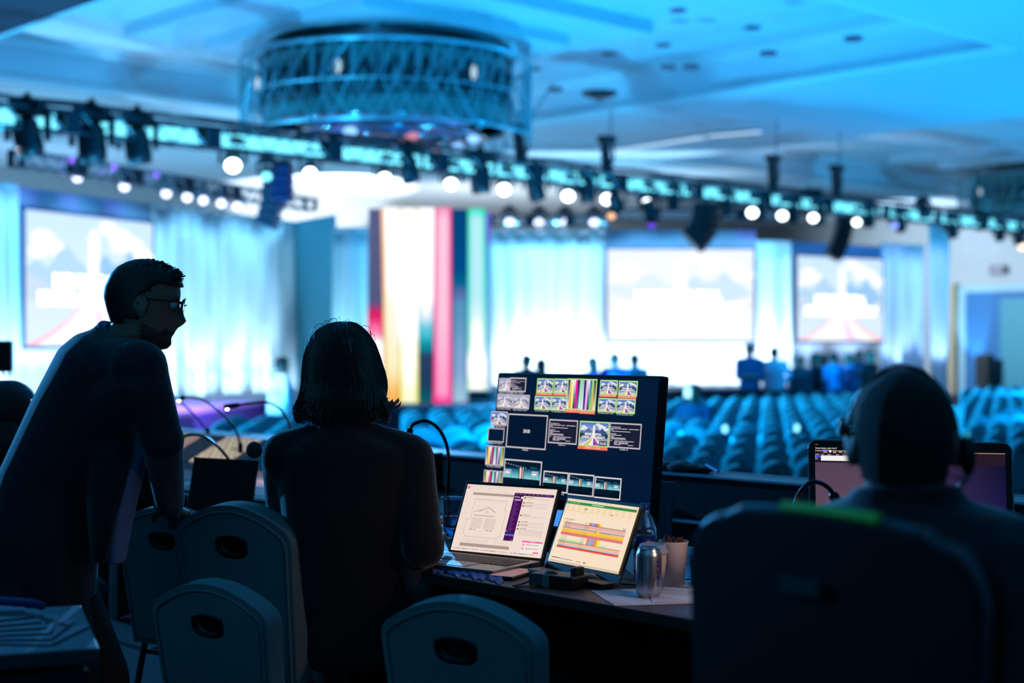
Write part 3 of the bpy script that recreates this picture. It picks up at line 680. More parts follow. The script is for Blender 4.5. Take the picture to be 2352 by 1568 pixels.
front_dark = [(72, 355, 24), (214, 368, 24), (322, 372, 22), (945, 415, 17), (1106, 440, 18), (1236, 455, 15), (1350, 462, 14), (1420, 480, 13), (1497, 500, 12), (1546, 480, 11), (1670, 492, 11), (1745, 505, 12), (1822, 508, 11), (1882, 512, 11), (1995, 520, 11), (2070, 528, 10), (2120, 500, 9), (2190, 540, 10), (2251, 525, 8), (2297, 552, 9), (2340, 560, 8)]
for i, (x, y, r) in enumerate(front_dark):
    place_light(x, y, r * 1.15, 'dark unlit stage light hanging under the long truss, %s unlit one from its left end' % ordinal(i + 1), False, group='unlit lights under the long truss', tilt=R((15, 5, 12, 20, 8, 25, 5, 40, 30, 5)[i % 10]))
left_lit = [(178, 407, 15), (286, 428, 15), (382, 444, 14), (430, 453, 14), (467, 460, 13), (508, 467, 13), (545, 474, 13)]
for i, (x, y, r) in enumerate(left_lit):
    place_light(x, y, r * .75, 'violet-white stage light on the rear truss above the left curtains, %s from the left' % ordinal(i + 1), True, glow('lens_lilac', (205, 215, 255), 4.), 'left', 'lilac lights above the left curtains', R(70))
right_lit = [(1170, 511, 14), (1238, 512, 14), (1298, 512, 14), (1365, 512, 14)]
for i, (x, y, r) in enumerate(right_lit):
    place_light(x, y, r * .75, 'violet-rimmed white light above the wide right curtain, %s from the left' % ordinal(i + 1), True, glow('lens_lilac', (205, 215, 255), 4.), 'right', 'lights above the right curtain', R(70))
place_light(1404, 496, 7, 'small warm orange lamp between the two rows of white lights', True, glow('lens_warm', (255, 190, 140), 1.6), 'front', None, R(50))
place_light(1497, 517, 7, 'small violet lamp low under the long truss beside the hanging speaker', True, glow('lens_violet', (110, 70, 235), 1.6), 'front', None, R(30))
place_light(2349, 566, 11, 'warm white lamp at the right edge of the picture', True, glow('lens_warmwhite', (255, 225, 190), 2.5), 'front', None, R(60))
place_light(612, 405, 9, 'cyan lamp beside the hanging speaker left of the glowing columns', True, glow('lens_cyan', (120, 235, 255), 2.2), 'front', None, R(60))

# ---- line array loudspeakers
def line_array(x, ytop, ybot, wpx, lab, bend, n, b=TB + 1.2, tint=(16, 24, 38)):
    p = pb(x, ytop, b); k = FPX / p.y; H = (ybot - ytop) / k; w = wpx / k
    t = thing('line_array_speaker', lab, 'loudspeaker', p, 0, 'hanging loudspeakers')
    M = mat('array_black_%d' % tint[0], tint, .6)
    a = 0.; q = Vector((0, 0, -.06)); h = H / n
    m = MB(); m.box((0, 0, -.02), (w * .9, .5, .06)); m.tube([(0, 0, 0), (0, 0, TZ + .0 - p.z)] if TZ > p.z else [(0, 0, 0), (0, 0, .1)], .02, 6); m.build('rigging_frame', M_rig, t)
    for i in range(n):
        Mx = Matrix.Rotation(a, 3, 'Y'); c = q + Mx @ Vector((0, 0, -h / 2))
        mm = MB(); mm.box(c, (w, .55, h * .92), Mx); mm.build('cabinet', M, t, bevel=.03)
        q = q + Mx @ Vector((0, 0, -h)); a += bend
    return t
line_array(630, 400, 515, 46, 'grey curved hanging speaker array left of the glowing columns', R(4), 6, tint=(70, 66, 84))
line_array(650, 372, 455, 42, 'blue-black hanging speaker box right beside the curved speaker array', R(0), 4, b=TB + .5, tint=(14, 40, 90))
line_array(1622, 468, 562, 66, 'big dark hanging speaker array in front of the large right screen', R(9), 6)
line_array(1940, 478, 592, 36, 'slim dark hanging speaker array over the far right screen', R(5), 7)
line_array(1858, 436, 452, 50, 'flat dark box lying on the long truss between two hoists', 0, 1, b=TB)

# ---- chain hoists
for i, (x, y, d, lab) in enumerate(((1196, 350, 0, 'dark chain hoist with hooked top on the truss, leftmost of the hoists'), (1394, 375, 0, 'dark chain hoist under the ceiling disc on the truss'), (1776, 412, 0, 'chain hoist on the truss left of the flat dark box'), (1922, 432, 0, 'chain hoist on the truss right of the flat dark box'))):
    p = pb(x, y, TB); t = thing('chain_hoist', lab, 'chain hoist', Vector((p.x, p.y, TZ + .18)), HALL_YAW, 'chain hoists')
    hgt = (p.z - TZ) + .28
    m = MB(); m.prism([Vector((-.08, -.08, 0)), Vector((.1, -.08, 0)), Vector((-.02, -.08, hgt)), Vector((-.12, -.08, hgt))], Vector((0, .16, 0))); m.box((-.0, 0, hgt), (.36, .2, .14)); m.build('motor', M_rig, t, bevel=.02)
    m = MB(); m.tube([(.12, 0, hgt + .05), (.85 if i == 0 else .12, 0, ZS - TZ - .18 - (.35 if i == 1 else .02))], .014, 6); m.build('chain', mat('rig_steel', (60, 110, 130), .4, .8), t)
    m = MB(); m.tube([(.14, 0, hgt - .03), (.2, 0, hgt * .5), (.1, 0, .1)], .03, 6); m.build('hook', M_rig, t)
# cables draped over the truss at the left
m = MB(); rr = random.Random(4)
for k in range(5):
    pts = []; z = TZ + .19
    for i in range(60):
        a = 3 + i * .7; sag = abs(math.sin(i * .9 + k * 1.3)) * .06; pts.append(hall(a, TB + (k - 2) * .05, z - .0 + sag + .02 * k))
    m.tube(pts, .018, 5)
setp(m.build('cable_bundle', mat('cable_blue_black', (16, 40, 58), .5)), 'bundle of cables lying along the top of the long truss', 'cable', kind='stuff')
# ================================================================== CONTROL RISER AND TABLES
M_blk = mat('black_plastic', (12, 13, 16), .5); M_cloth = mat('black_table_cloth', (14, 13, 16), .95, bump=.3, bscale=25)
M_brown = mat('table_laminate', (70, 48, 44), .55, mottle=.25, bscale=30)
m = MB(); m.hbox(-4, 4.95, -4.5, 10, .02, RISER); setp(m.build('control_riser', mat('riser_carpet', (8, 8, 11), .95, bump=.3, bscale=60)), 'black carpeted riser carrying the control crew and their tables', 'riser')
def long_table(lab, a0, a1, b0, b1, z=TABLE):
    t = thing('control_table', lab, 'table', hall((a0 + a1) / 2, (b0 + b1) / 2, RISER), HALL_YAW, 'control tables')
    m = MB(); m.hbox(a0, a1, b0, b1, z - .03, z); m.build('tabletop', M_brown, t, world=True, bevel=.004)
    # black skirt hanging in soft folds on the crew side and ends
    pts = []; n = int((b1 - b0) * 14)
    for i in range(n + 1): pts.append((a0 + .38 + .012 * math.sin(i * 1.9) + .008 * math.sin(i * .7), b0 + (b1 - b0) * i / n))
    v = []; f = []
    for a, b in pts: v += [hall(a, b, z - .004), hall(a - .008, b, RISER + .01)]
    for i in range(n): f.append((2 * i, 2 * i + 2, 2 * i + 3, 2 * i + 1))
    mb = MB(); mb.add(v, f); mb.hbox(a0 + .38, a1, b0 - .004, b0 + .008, RISER + .01, z - .005); mb.hbox(a0 + .38, a1, b1 - .008, b1 + .004, RISER + .01, z - .005)
    mb.build('skirt', M_cloth, t, world=True)
    for a in (a0 + .08, a1 - .08):
        for b in (b0 + .1, b1 - .1): mb = MB(); mb.tube([hall(a, b, RISER), hall(a, b, z - .03)], .014, 8); mb.build('leg', mat('table_leg_steel', (90, 90, 95), .4, .9), t, world=True)
    return t
long_table('long brown-topped control table with black skirt carrying the laptop and drinks', 2.57, 3.5, 1.62, 4.12)
long_table('control table end with black skirt under the right-hand computer monitor', 2.62, 3.5, -.9, 1.6)
long_table('control table under the mixing console beyond the woman', 3.2, 4.06, 4.16, 7.9)
# row of road cases closing the riser (their lids form the long edge behind the tables)
M_case = mat('case_laminate', (26, 44, 58), .5, mottle=.2, bscale=18); M_edge = mat('case_aluminium', (120, 140, 155), .35, .8)
cb = [0.1, 1.5, 2.75, 4.1, 5.4, 6.6, 7.9, 9.2]
for i in range(len(cb) - 1):
    b0, b1 = cb[i] + .01, cb[i + 1] - .01
    t = thing('road_case', 'dark metal-edged road case behind the tables, %s from the right of the line' % ordinal(i + 1), 'road case', hall(4.19, (b0 + b1) / 2, RISER), HALL_YAW, 'road cases behind the tables')
    m = MB(); m.hbox(4.11, 4.27, b0, b1, RISER + .02, 1.22); m.build('body', M_case, t, world=True, bevel=.01)
    m = MB(); m.hbox(4.1, 4.28, b0, b1, 1.235, 1.4); m.build('lid', M_case, t, world=True, bevel=.012)
    m = MB()
    for a in (4.102, 4.278): 
        m.tube([hall(a, b0 + .01, 1.395), hall(a, b1 - .01, 1.395)], .009, 6); m.tube([hall(a, b0 + .01, 1.228), hall(a, b1 - .01, 1.228)], .011, 6)
    for b in (b0 + .005, b1 - .005): m.tube([hall(4.11, b, 1.395), hall(4.27, b, 1.395)], .009, 6)
    m.build('edging', M_edge, t, world=True)
    for b in (b0 + (b1 - b0) * .3, b0 + (b1 - b0) * .7):
        m = MB(); m.hbox(4.085, 4.1, b - .05, b + .05, 1.17, 1.3); m.build('latch', mat('latch_steel', (110, 120, 130), .3, .9), t, world=True)
    if i == 1:                                          # worn stencil lettering on the case rim
        c = Canvas(hall(4.096, 2.32, 1.352), hall(4.096, 1.92, 1.352) - hall(4.096, 2.32, 1.352), Vector((0, 0, -.055)), .0004); c.layer()
        c.text('YATHERN', 0, 0, 1, 1, (15, 26, 38)); me_o = c.build('stencil', mat('stencil_paint', (13, 22, 32), .7), t)
# loose cloth and tape lying on the case at the monitor's edge
p = pa(1572, 1082, 4.2); q = hall(4.2, p.dot(BX), 1.402)
t = thing('folded_jacket', 'crumpled brownish cloth lying on the road cases right of the big monitor', 'cloth', q, HALL_YAW)
m = MB(); rr = random.Random(5)
for k in range(7): m.ell((rr.uniform(-.04, .04), rr.uniform(-.09, .09), .012), (.04, .05, .012 + .01 * rr.random()))
me = m.mesh(); o = link('cloth', me, mat('brown_cloth', (92, 70, 74), .9, bump=.4), t, smooth=True)
rm = o.modifiers.new('r', 'REMESH'); rm.mode = 'VOXEL'; rm.voxel_size = .008
m = MB(); m.tube([(-.02, -.12, .03), (-.05, -.2, .012)], .006, 8); m.build('pen', mat('blue_pen', (40, 110, 200), .3), t)

# ---- banquet chairs
M_fab = mat('chair_fabric', (108, 136, 142), .9, bump=.35, bscale=220, mottle=.22, sheen=.25); M_leg = mat('chair_steel', (60, 62, 66), .35, .8); M_hole = mat('handle_black', (6, 6, 8), .5)
M_afab = mat('audience_fabric', (112, 142, 158), .85, sheen=.3)
def back_outline(w, h, sag, r, n=10):
    """arched back seen from behind: x right, z up from 0 to h at the middle of the arch"""
    hw = w / 2; zc = h - sag; L = [(-w * .44, 0.), (-hw, zc - r)]
    for i in range(1, 6): a = math.pi - math.pi / 2 * .62 * i / 5; L.append((-hw + r + r * math.cos(a), zc - r + r * math.sin(a)))
    x0, z0 = L[-1]
    for i in range(1, n): t = i / n; x = x0 * (1 - t); L.append((x, z0 + (h - z0) * (1 - (x / x0) ** 2)))
    return L + [(0., h)] + [(-x, z) for x, z in reversed(L)]
def ring_panel(outer, hole, y0, y1):
    """solid plate between y0 and y1 with a hole"""
    bm = bmesh.new()
    def loop(pts, y): 
        vs = [bm.verts.new((p[0], y, p[1])) for p in pts]; return vs, [bm.edges.new((vs[i], vs[(i + 1) % len(vs)])) for i in range(len(vs))]
    fo, eo = loop(outer, y0); fh, eh = loop(hole, y0) if hole else ([], [])
    bmesh.ops.triangle_fill(bm, use_beauty=True, edges=eo + eh)
    ret = bmesh.ops.extrude_face_region(bm, geom=list(bm.faces))
    for v in [g for g in ret['geom'] if isinstance(g, bmesh.types.BMVert)]: v.co.y += y1 - y0
    bmesh.ops.recalc_face_normals(bm, faces=bm.faces)
    me = bpy.data.meshes.new('plate'); bm.to_mesh(me); bm.free(); return me
def hole_pts(cx, cz, w, h, n=14):
    return [(cx + w / 2 * math.copysign(abs(math.cos(2 * math.pi * k / n)) ** .8, math.cos(2 * math.pi * k / n)), cz + h / 2 * math.copysign(abs(math.sin(2 * math.pi * k / n)) ** .7, math.sin(2 * math.pi * k / n)) + (-.006 if math.sin(2 * math.pi * k / n) > .5 else 0)) for k in range(n)]
def make_chair(name, detail, fab):
    """banquet chair facing local +Y, seat front at y = .45, back plane at y = 0"""
    root = bpy.data.objects.new(name, None); COL.objects.link(root); root.empty_display_size = .1
    tilt = Matrix.Rotation(R(8), 4, 'X'); H = .5; w = .43
    out = back_outline(w, H, .052, .05); hole = hole_pts(.0, H - .115, .105, .056)
    T = Matrix.Translation((0, -.0, .43)) @ tilt
    me = ring_panel(out, hole, -.03, .03); me.transform(T)
    b = link('backrest', me, fab, root, bevel=.012 if detail else 0)
    if detail:
        inn = [(x * .87, .02 + z * .905) for x, z in out]; hole2 = hole_pts(0, H - .115, .125, .074)
        me = ring_panel(inn, hole2, -.036, -.028); me.transform(T); link('back_panel', me, fab, b, bevel=.003)
        m = MB(); m.tube([(T @ Vector((x * .93, -.034, .005 + z * .955))) for x, z in out], .0035, 6); m.build('piping', fab, b)
        m = MB(); hp = hole_pts(0, H - .115, .108, .06, 20); m.tube([T @ Vector((x, -.03, z)) for x, z in hp + hp[:1]], .007, 8, caps=False)
        m.prism([T @ Vector((x, -.012, z)) for x, z in hp], (T.to_3x3() @ Vector((0, .024, 0)))); m.build('handle_grip', M_hole, b)
    else:
        m = MB(); m.prism([T @ Vector((x, -.02, z)) for x, z in hole], T.to_3x3() @ Vector((0, .03, 0))); m.build('handle_grip', mat('handle_dark', (22, 36, 46), .7), root)
    m = MB(); m.box((0, .25, .45), (.42, .44, .08)); m.build('seat', fab, root, bevel=.03)
    leg = [((-.19, .03, .43), (-.21, -.06, 0)), ((.19, .03, .43), (.21, -.06, 0)), ((-.19, .43, .42), (-.2, .46, 0)), ((.19, .43, .42), (.2, .46, 0))]
    if detail:
        for p, q in leg: m = MB(); m.tube([p, q], .012, 8); m.build('leg', M_leg, root)
        m = MB(); m.tube([(-.19, .04, .38), (.19, .04, .38), (.19, .42, .38), (-.19, .42, .38), (-.19, .04, .38)], .01, 6); m.build('seat_frame', M_leg, root)
    else:
        m = MB()
        for p, q in leg: m.tube([p, q], .013, 5)
        m.build('frame', M_leg, root)
    reg_kids(root); return root
CH = []
def crew_chair(first, x, y, d, dirv, s, lab):
    """centre of the back's upper edge seen near x, y at distance d; dirv = facing"""
    o = first if first else copy_tree(proto_chair)
    p = pd(x, y, d); f = Vector((dirv[0], dirv[1], 0)).normalized(); yaw = math.atan2(-f.x, f.y)
    o.location = Vector((p.x, p.y, RISER)) + f * (.07 * s); o.rotation_euler = (0, 0, yaw); o.scale = (s, s, s)
    setp(o, lab, 'chair', 'crew chairs in the foreground'); CH.append(o); return o
proto_chair = make_chair('banquet_chair', True, M_fab)
F1 = (.528, .849)
crew_chair(proto_chair, 541, 1200, 4.14, F1, 1.0, 'grey-blue banquet chair directly behind the woman, its tall arched back rim-lit blue')
crew_chair(None, 487, 1360, 3.53, (.54, .84), .87, 'grey-blue banquet chair at lower left, in front of the woman\'s chair')
crew_chair(None, 1056, 1420, 3.13, (.5, .86), .9, 'grey-blue banquet chair at the bottom centre below the laptops')
crew_chair(None, 380, 1240, 4.75, (.5, .86), .92, 'dim banquet chair half hidden between the leaning man and the woman\'s chair')

# ---- big rounded black office chair in front of the man with the headset
M_och = mat('office_chair_black', (5, 5, 8), .7, spec=.15); M_rim = mat('office_chair_rim', (60, 66, 78), .3, .3)
cL, cR = Vector((.274, 2.125, 0)), Vector((.55, 1.70, 0)); rv = (cR - cL).normalized(); fv = Vector((-rv.y, rv.x, 0)); cc = (cL + cR) / 2
yaw = math.atan2(-fv.x, fv.y)
t = thing('office_chair', 'big black high-backed chair with rounded corners and a green strip, filling the lower right', 'chair', Vector((cc.x, cc.y, RISER)), yaw)
w2, zt = .255, 1.645 - RISER
pts = []
for k in range(7): a = math.pi - math.pi / 2 * k / 6; pts.append((-w2 + .07 + .07 * math.cos(a), zt - .085 + .07 * math.sin(a)))
for k in range(1, 12): x = (-w2 + .07) * (1 - 2 * k / 12); pts.append((x, zt - .015 + .02 * math.cos(x / w2 * 1.4)))
for k in range(7): a = math.pi / 2 - math.pi / 2 * k / 6; pts.append((w2 - .07 + .07 * math.cos(a), zt - .085 + .07 * math.sin(a)))
pts += [(w2 - .01, .9), (w2 - .03, .62), (w2 - .07, .5), (-w2 + .07, .5), (-w2 + .03, .62), (-w2 + .01, .9)]
me = ring_panel(pts, None, -.025, .03); bk = link('backrest', me, M_och, t, bevel=.012)
m = MB(); m.tube([(x, -.01, z) for x, z in pts + pts[:1]], .0075, 8, caps=False); m.build('rim', M_rim, bk)
m = MB(); m.tube([(x, -.012, zt + .009 - .012 * (x / w2) ** 2) for x in [-.075 + .17 * i / 8 for i in range(9)]], .0085, 8); m.build('green_strip', mat('green_strip', (120, 200, 20), .5), bk)
m = MB(); m.box((-.03, -.0265, zt - .09), (.07, .003, .02)); m.build('worn_tag', mat('tag_grey', (22, 28, 32), .8), bk)
m = MB(); m.box((0, .27, .46), (.5, .48, .09)); m.build('seat', M_och, t, bevel=.035)
m = MB(); m.tube([(0, .02, .55), (0, .0, .42), (0, .2, .38)], .025, 8); m.build('back_stem', M_blk, t)
m = MB(); m.tube([(0, .25, .42), (0, .25, .1)], .03, 10); m.build('gas_lift', M_leg, t)
for sx in (-1, 1):
    m = MB(); m.tube([(sx * .24, .2, .44), (sx * .3, .2, .5), (sx * .3, .2, .66)], .016, 8); m.box((sx * .3, .24, .675), (.06, .26, .03)); m.build('armrest', M_blk, t, bevel=.008)
for k in range(5):
    a = 2 * math.pi * k / 5 + .3; m = MB(); m.tube([(0, .25, .12), (.3 * math.cos(a), .25 + .3 * math.sin(a), .07)], .02, 8); lg = m.build('base_leg', M_blk, t)
    m = MB(); m.lathe([(0, -.02), (.03, -.02), (.03, .02), (0, .02)], (.3 * math.cos(a), .25 + .3 * math.sin(a), .032), 12, Matrix.Rotation(R(90), 3, 'X')); m.build('caster', M_blk, lg)

# ================================================================== SCREENS ON THE TABLE
def Mframe(o, x, y, z): return Matrix(((x[0], y[0], z[0], o[0]), (x[1], y[1], z[1], o[1]), (x[2], y[2], z[2], o[2]), (0, 0, 0, 1)))
UP = Vector((0, 0, 1))
# --- big multiview monitor
TLm = CAMP + Vector((-.047, 4.84, -.0925)); Um = -BX * .71; tl = R(6.2); Vm = (-UP * math.cos(tl) - AX * math.sin(tl)) * .43
ctr = TLm + Um / 2 + Vm
t = thing('computer_monitor', 'large black monitor showing a grid of small show pictures, behind the two smaller screens', 'monitor', Vector((ctr.x, ctr.y, TABLE)), HALL_YAW)
nm = Vm.cross(Um).normalized(); nm = nm if nm.dot(AX) > 0 else -nm            # pointing away from the crew
m = MB(); m.prism([TLm, TLm + Um, TLm + Um + Vm, TLm + Vm], nm * .035); m.build('case', mat('monitor_black', (8, 12, 18), .4), t, world=True, bevel=.006)
m = MB(); cst = TLm + Um / 2 + Vm * .75 + nm * .04; base = Vector((cst.x, cst.y, TABLE)) + AX * .06
m.tube([cst, base + UP * .02], .022, 10); m.build('stand', M_blk, t, world=True)
m = MB(); m.prism([base - AX * .12 - BX * .14, base + AX * .1 - BX * .14, base + AX * .1 + BX * .14, base - AX * .12 + BX * .14], UP * .012); m.build('base', M_blk, t, world=True, bevel=.004)
c = Canvas(TLm + Um * .012 + Vm * .022 - nm * .001, Um * .976, Vm * .956)
BG = (3, 26, 52); FR = (214, 200, 205)
c.rect(0, 0, 1, 1, BG, (2, 22, 50)); c.layer()
def R_(x0, y0, x1, y1): a = c.uv(x0, y0); b = c.uv(x1, y1); return a[0], a[1], b[0], b[1]
def framed(box, col=FR, fill=(10, 24, 46), th=.006):
    c.layer(); u0, v0, u1, v1 = R_(*box); c.rect(u0, v0, u1, v1, fill); c.layer(); c.border(u0, v0, u1, v1, th, col); th2 = th * c.U.length / c.V.length
    return u0 + th, v0 + th2, u1 - th, v1 - th2
def label_under(box, txt, h=5.2, red=False, wide=.8):
    u0, v0, u1, v1 = R_(*box); hv = h / 255 * .62; w = u1 - u0; c.layer()
    if red: c.rect(u0, v1, u1, v1 + hv * 1.35, (250, 118, 88)); c.layer()
    c.text(txt, u0 + w * (1 - wide) / 2, v1 + hv * .3, u1 - w * (1 - wide) / 2, v1 + hv * 1.12, (250, 215, 200) if red else (200, 200, 210))
def notes(i, seed):
    u0, v0, u1, v1 = i; W_ = u1 - u0; H_ = v1 - v0; c.layer()
    c.rect(u0, v0, u1, v1, (28, 30, 52)); c.layer()
    for k, (x, y, w, nn) in enumerate(((.02, .12, .32, 1), (.02, .19, .55, 4), (.62, .19, .34, 2), (.02, .25, .08, 1), (.05, .31, .62, 5), (.02, .42, .18, 1), (.02, .48, .36, 2), (.02, .54, .12, 1), (.02, .6, .5, 3), (.02, .65, .52, 3), (.02, .73, .06, 1), (.16, .73, .66, 5), (.15, .79, .12, 1), (.3, .79, .33, 3), (.15, .84, .1, 1), (.3, .84, .32, 3), (.15, .89, .25, 1), (.62, .9, .18, 1))):
        c.bars(u0 + W_ * x, v0 + H_ * y, u0 + W_ * (x + w), H_ * .032, (205, 195, 210), nn, .93, seed + k)
def stripes(i, seed, n0=0):
    u0, v0, u1, v1 = i; c.layer(); cols = [((8, 30, 50), (250, 240, 250)), ((250, 225, 150), (240, 160, 30)), ((250, 250, 200), (250, 245, 120)), ((240, 245, 255), (10, 50, 60)), ((250, 20, 170), (250, 10, 160)), ((15, 30, 60), (110, 120, 160)), ((110, 210, 180), (240, 250, 250)),
            ((140, 200, 200), (245, 250, 250)), ((10, 25, 50), (110, 50, 190)), ((245, 190, 240), (245, 180, 235)), ((240, 250, 255), (10, 40, 70)), ((60, 100, 210), (120, 230, 120)), ((150, 230, 130), (250, 170, 60)), ((60, 20, 30), (250, 240, 220))]
    cols = cols[n0:n0 + 7] if n0 >= 0 else cols
    for k, (p, q) in enumerate(cols): c.rect(u0 + (u1 - u0) * k / len(cols), v0, u0 + (u1 - u0) * (k + 1) / len(cols), (v0 + v1) / 2, p, tuple((a + b) // 2 for a, b in zip(p, q))); c.rect(u0 + (u1 - u0) * k / len(cols), (v0 + v1) / 2, u0 + (u1 - u0) * (k + 1) / len(cols), v1, tuple((a + b) // 2 for a, b in zip(p, q)), q)
def stagecam(i, seed, cx=.42):
    u0, v0, u1, v1 = i; W_ = u1 - u0; H_ = v1 - v0; rr = random.Random(seed); c.layer(); c.rect(u0, v0, u1, v1, (3, 30, 48), (2, 14, 30)); c.layer()
    c.rect(u0, v0 + H_ * .24, u1, v0 + H_ * .6, (8, 60, 95), (60, 190, 205)); c.layer()
    for k in range(22):
        x = k / 22; c.rect(u0 + W_ * x, v0 + H_ * (.26 + .05 * rr.random()), u0 + W_ * (x + .03), v0 + H_ * .58, (20, 100, 140), (110 + rr.randrange(90), 230, 235))
    c.layer()
    for x in (.1, .86): poster(c, u0 + W_ * (x - .09), v0 + H_ * .3, u0 + W_ * (x + .09), v0 + H_ * .48, 'wall', .6)
    c.layer(2)
    for k, cc_ in enumerate(((20, 30, 50), (250, 190, 90), (255, 255, 235), (250, 120, 160), (40, 70, 90), (200, 210, 200), (30, 40, 60))): c.rect(u0 + W_ * (cx + k * .022), v0 + H_ * .22, u0 + W_ * (cx + .02 + k * .022), v0 + H_ * .6, cc_)
    c.layer(); c.rect(u0, v0 + H_ * .58, u1, v1, (4, 26, 40), (1, 10, 24)); c.layer()
    for k in range(9): c.disc(u0 + W_ * (.05 + k * .07), v0 + H_ * (.1 + .015 * k), W_ * .011, (190, 230, 255), n=8)
    for k in range(4): c.disc(u0 + W_ * (.76 + k * .045), v0 + H_ * .19, W_ * .009, (120, 190, 230), n=6)
    for k in range(10): c.disc(u0 + W_ * rr.random(), v0 + H_ * rr.uniform(.66, .95), W_ * .015, (10, 50, 110), n=6)
pp = [((1147.3, 867.6, 1181.2, 900.3), 'pale', 'OUT PREV', 0), ((1144.2, 903.9, 1178.2, 937.3), 'pale', 'CLEAN FEED', 0), ((1181.8, 905.7, 1217, 940.3), 'pale', 'RECORD OUT', 0),
      ((1237.5, 868.8, 1273.3, 903.3), 'rich', 'SL OUTBOARD | PGM', 1), ((1278.1, 869.4, 1314.5, 904.5), 'rich', 'SL INBOARD | PGM', 1), ((1234.5, 908.8, 1270.3, 942.7), 'rich', 'SL OUTBOARD | PVW', 2), ((1273.9, 910, 1311.5, 945), 'rich', 'SL INBOARD | PVW', 2),
      ((1386.4, 873, 1424.8, 908), 'rich', 'SR INBOARD | PGM', 1), ((1430.5, 874.8, 1471.4, 911.2), 'rich', 'SR OUTBOARD | PGM', 1), ((1384.2, 914.2, 1423, 948.8), 'rich', 'SR INBOARD | PVW', 2), ((1427.2, 916, 1468.4, 952.4), 'rich', 'SR OUTBOARD | PVW', 2),
      ((1140, 944.5, 1175.1, 979), 'rich', 'PVW MONITOR', 0), ((1344.8, 967, 1409, 1028.8), 'rich', 'DSM C | PGM', 1)]
for box, md, txt, kind in pp:
    i = framed(box, (185, 228, 150) if kind else (190, 185, 200)); poster(c, *i, md); c.layer(2); label_under(box, txt, 5.2 if box[2] - box[0] < 60 else 7, kind == 1, .5 if txt.startswith('DSM') else .86)
u0, v0, u1, v1 = R_(1390, 1014, 1407, 1026); c.layer(3); c.rect(u0, v0, u1, v1, (10, 16, 26)); c.layer(); c.text('30:00', u0 + .004, v0 + .006, u1 - .004, v1 - .006, (230, 230, 235))
for box, txt in (((1185.4, 868.2, 1220.6, 902.1), 'NOTES FEED'), ((1276.3, 963.3, 1338.2, 1022.7), 'DSM A'), ((1415.7, 971, 1484.7, 1033.6), 'DSM B')):
    i = framed(box, (205, 190, 200)); notes(i, int(box[0])); label_under(box, txt, 5.2, False, .8 if 'N' == txt[0] else .25)
i = framed((1319, 870.5, 1349, 943.5), (185, 228, 150)); stripes(i, 1, 0); label_under((1319, 870.5, 1349, 943.5), 'ED WALL SL | PG', 6.4, True)
i = framed((1351.5, 871.5, 1382, 946.5), (185, 228, 150)); stripes(i, 1, 7); label_under((1351.5, 871.5, 1382, 946.5), 'ED WALL SR | PG', 6.4, True)
i = framed((1137, 982.7, 1172.1, 1017.8), (185, 175, 185), BG); label_under((1137, 982.7, 1172.1, 1017.8), 'PTZ RETURN', 5)
i = framed((1183, 950.6, 1268.4, 1034.8), (214, 200, 205), (2, 20, 44)); c.layer(); uu = (i[0] + i[2]) / 2; vv = (i[1] + i[3]) / 2; c.text('30:00', uu - .022, vv - .016, uu + .022, vv + .012, (235, 232, 238)); label_under((1183, 950.6, 1268.4, 1034.8), 'TIMER', 6, False, .16)
i = framed((1133.2, 1023.3, 1172.2, 1072.2), (190, 180, 188)); stripes(i, 2, -1); label_under((1133.2, 1023.3, 1172.2, 1072.2), 'LED WALL CONTENT', 5)
i = framed((1128.2, 1079, 1168.5, 1128), (190, 180, 188)); stripes(i, 3, -1)
for box, txt, cx, sd in (((1175.5, 1054, 1256, 1136), 'CAMERA 0 WIDE', .42, 1), ((1267.5, 1081.4, 1321.4, 1134.4), 'CAM 1-(HANDHELD)', .4, 2), ((1328, 1087, 1382.8, 1142.7), 'CAMERA 2', .42, 3), ((1390.3, 1094.6, 1447.5, 1150.2), 'CAMERA 3 (GETTING)', .36, 4)):
    i = framed(box, (225, 215, 220)); stagecam(i, sd, cx); c.layer(2); label_under(box, txt, 6, False, .45 if txt == 'CAMERA 2' else .82)
c.build('screen_picture', screen_mat('monitor_light', .95), t)

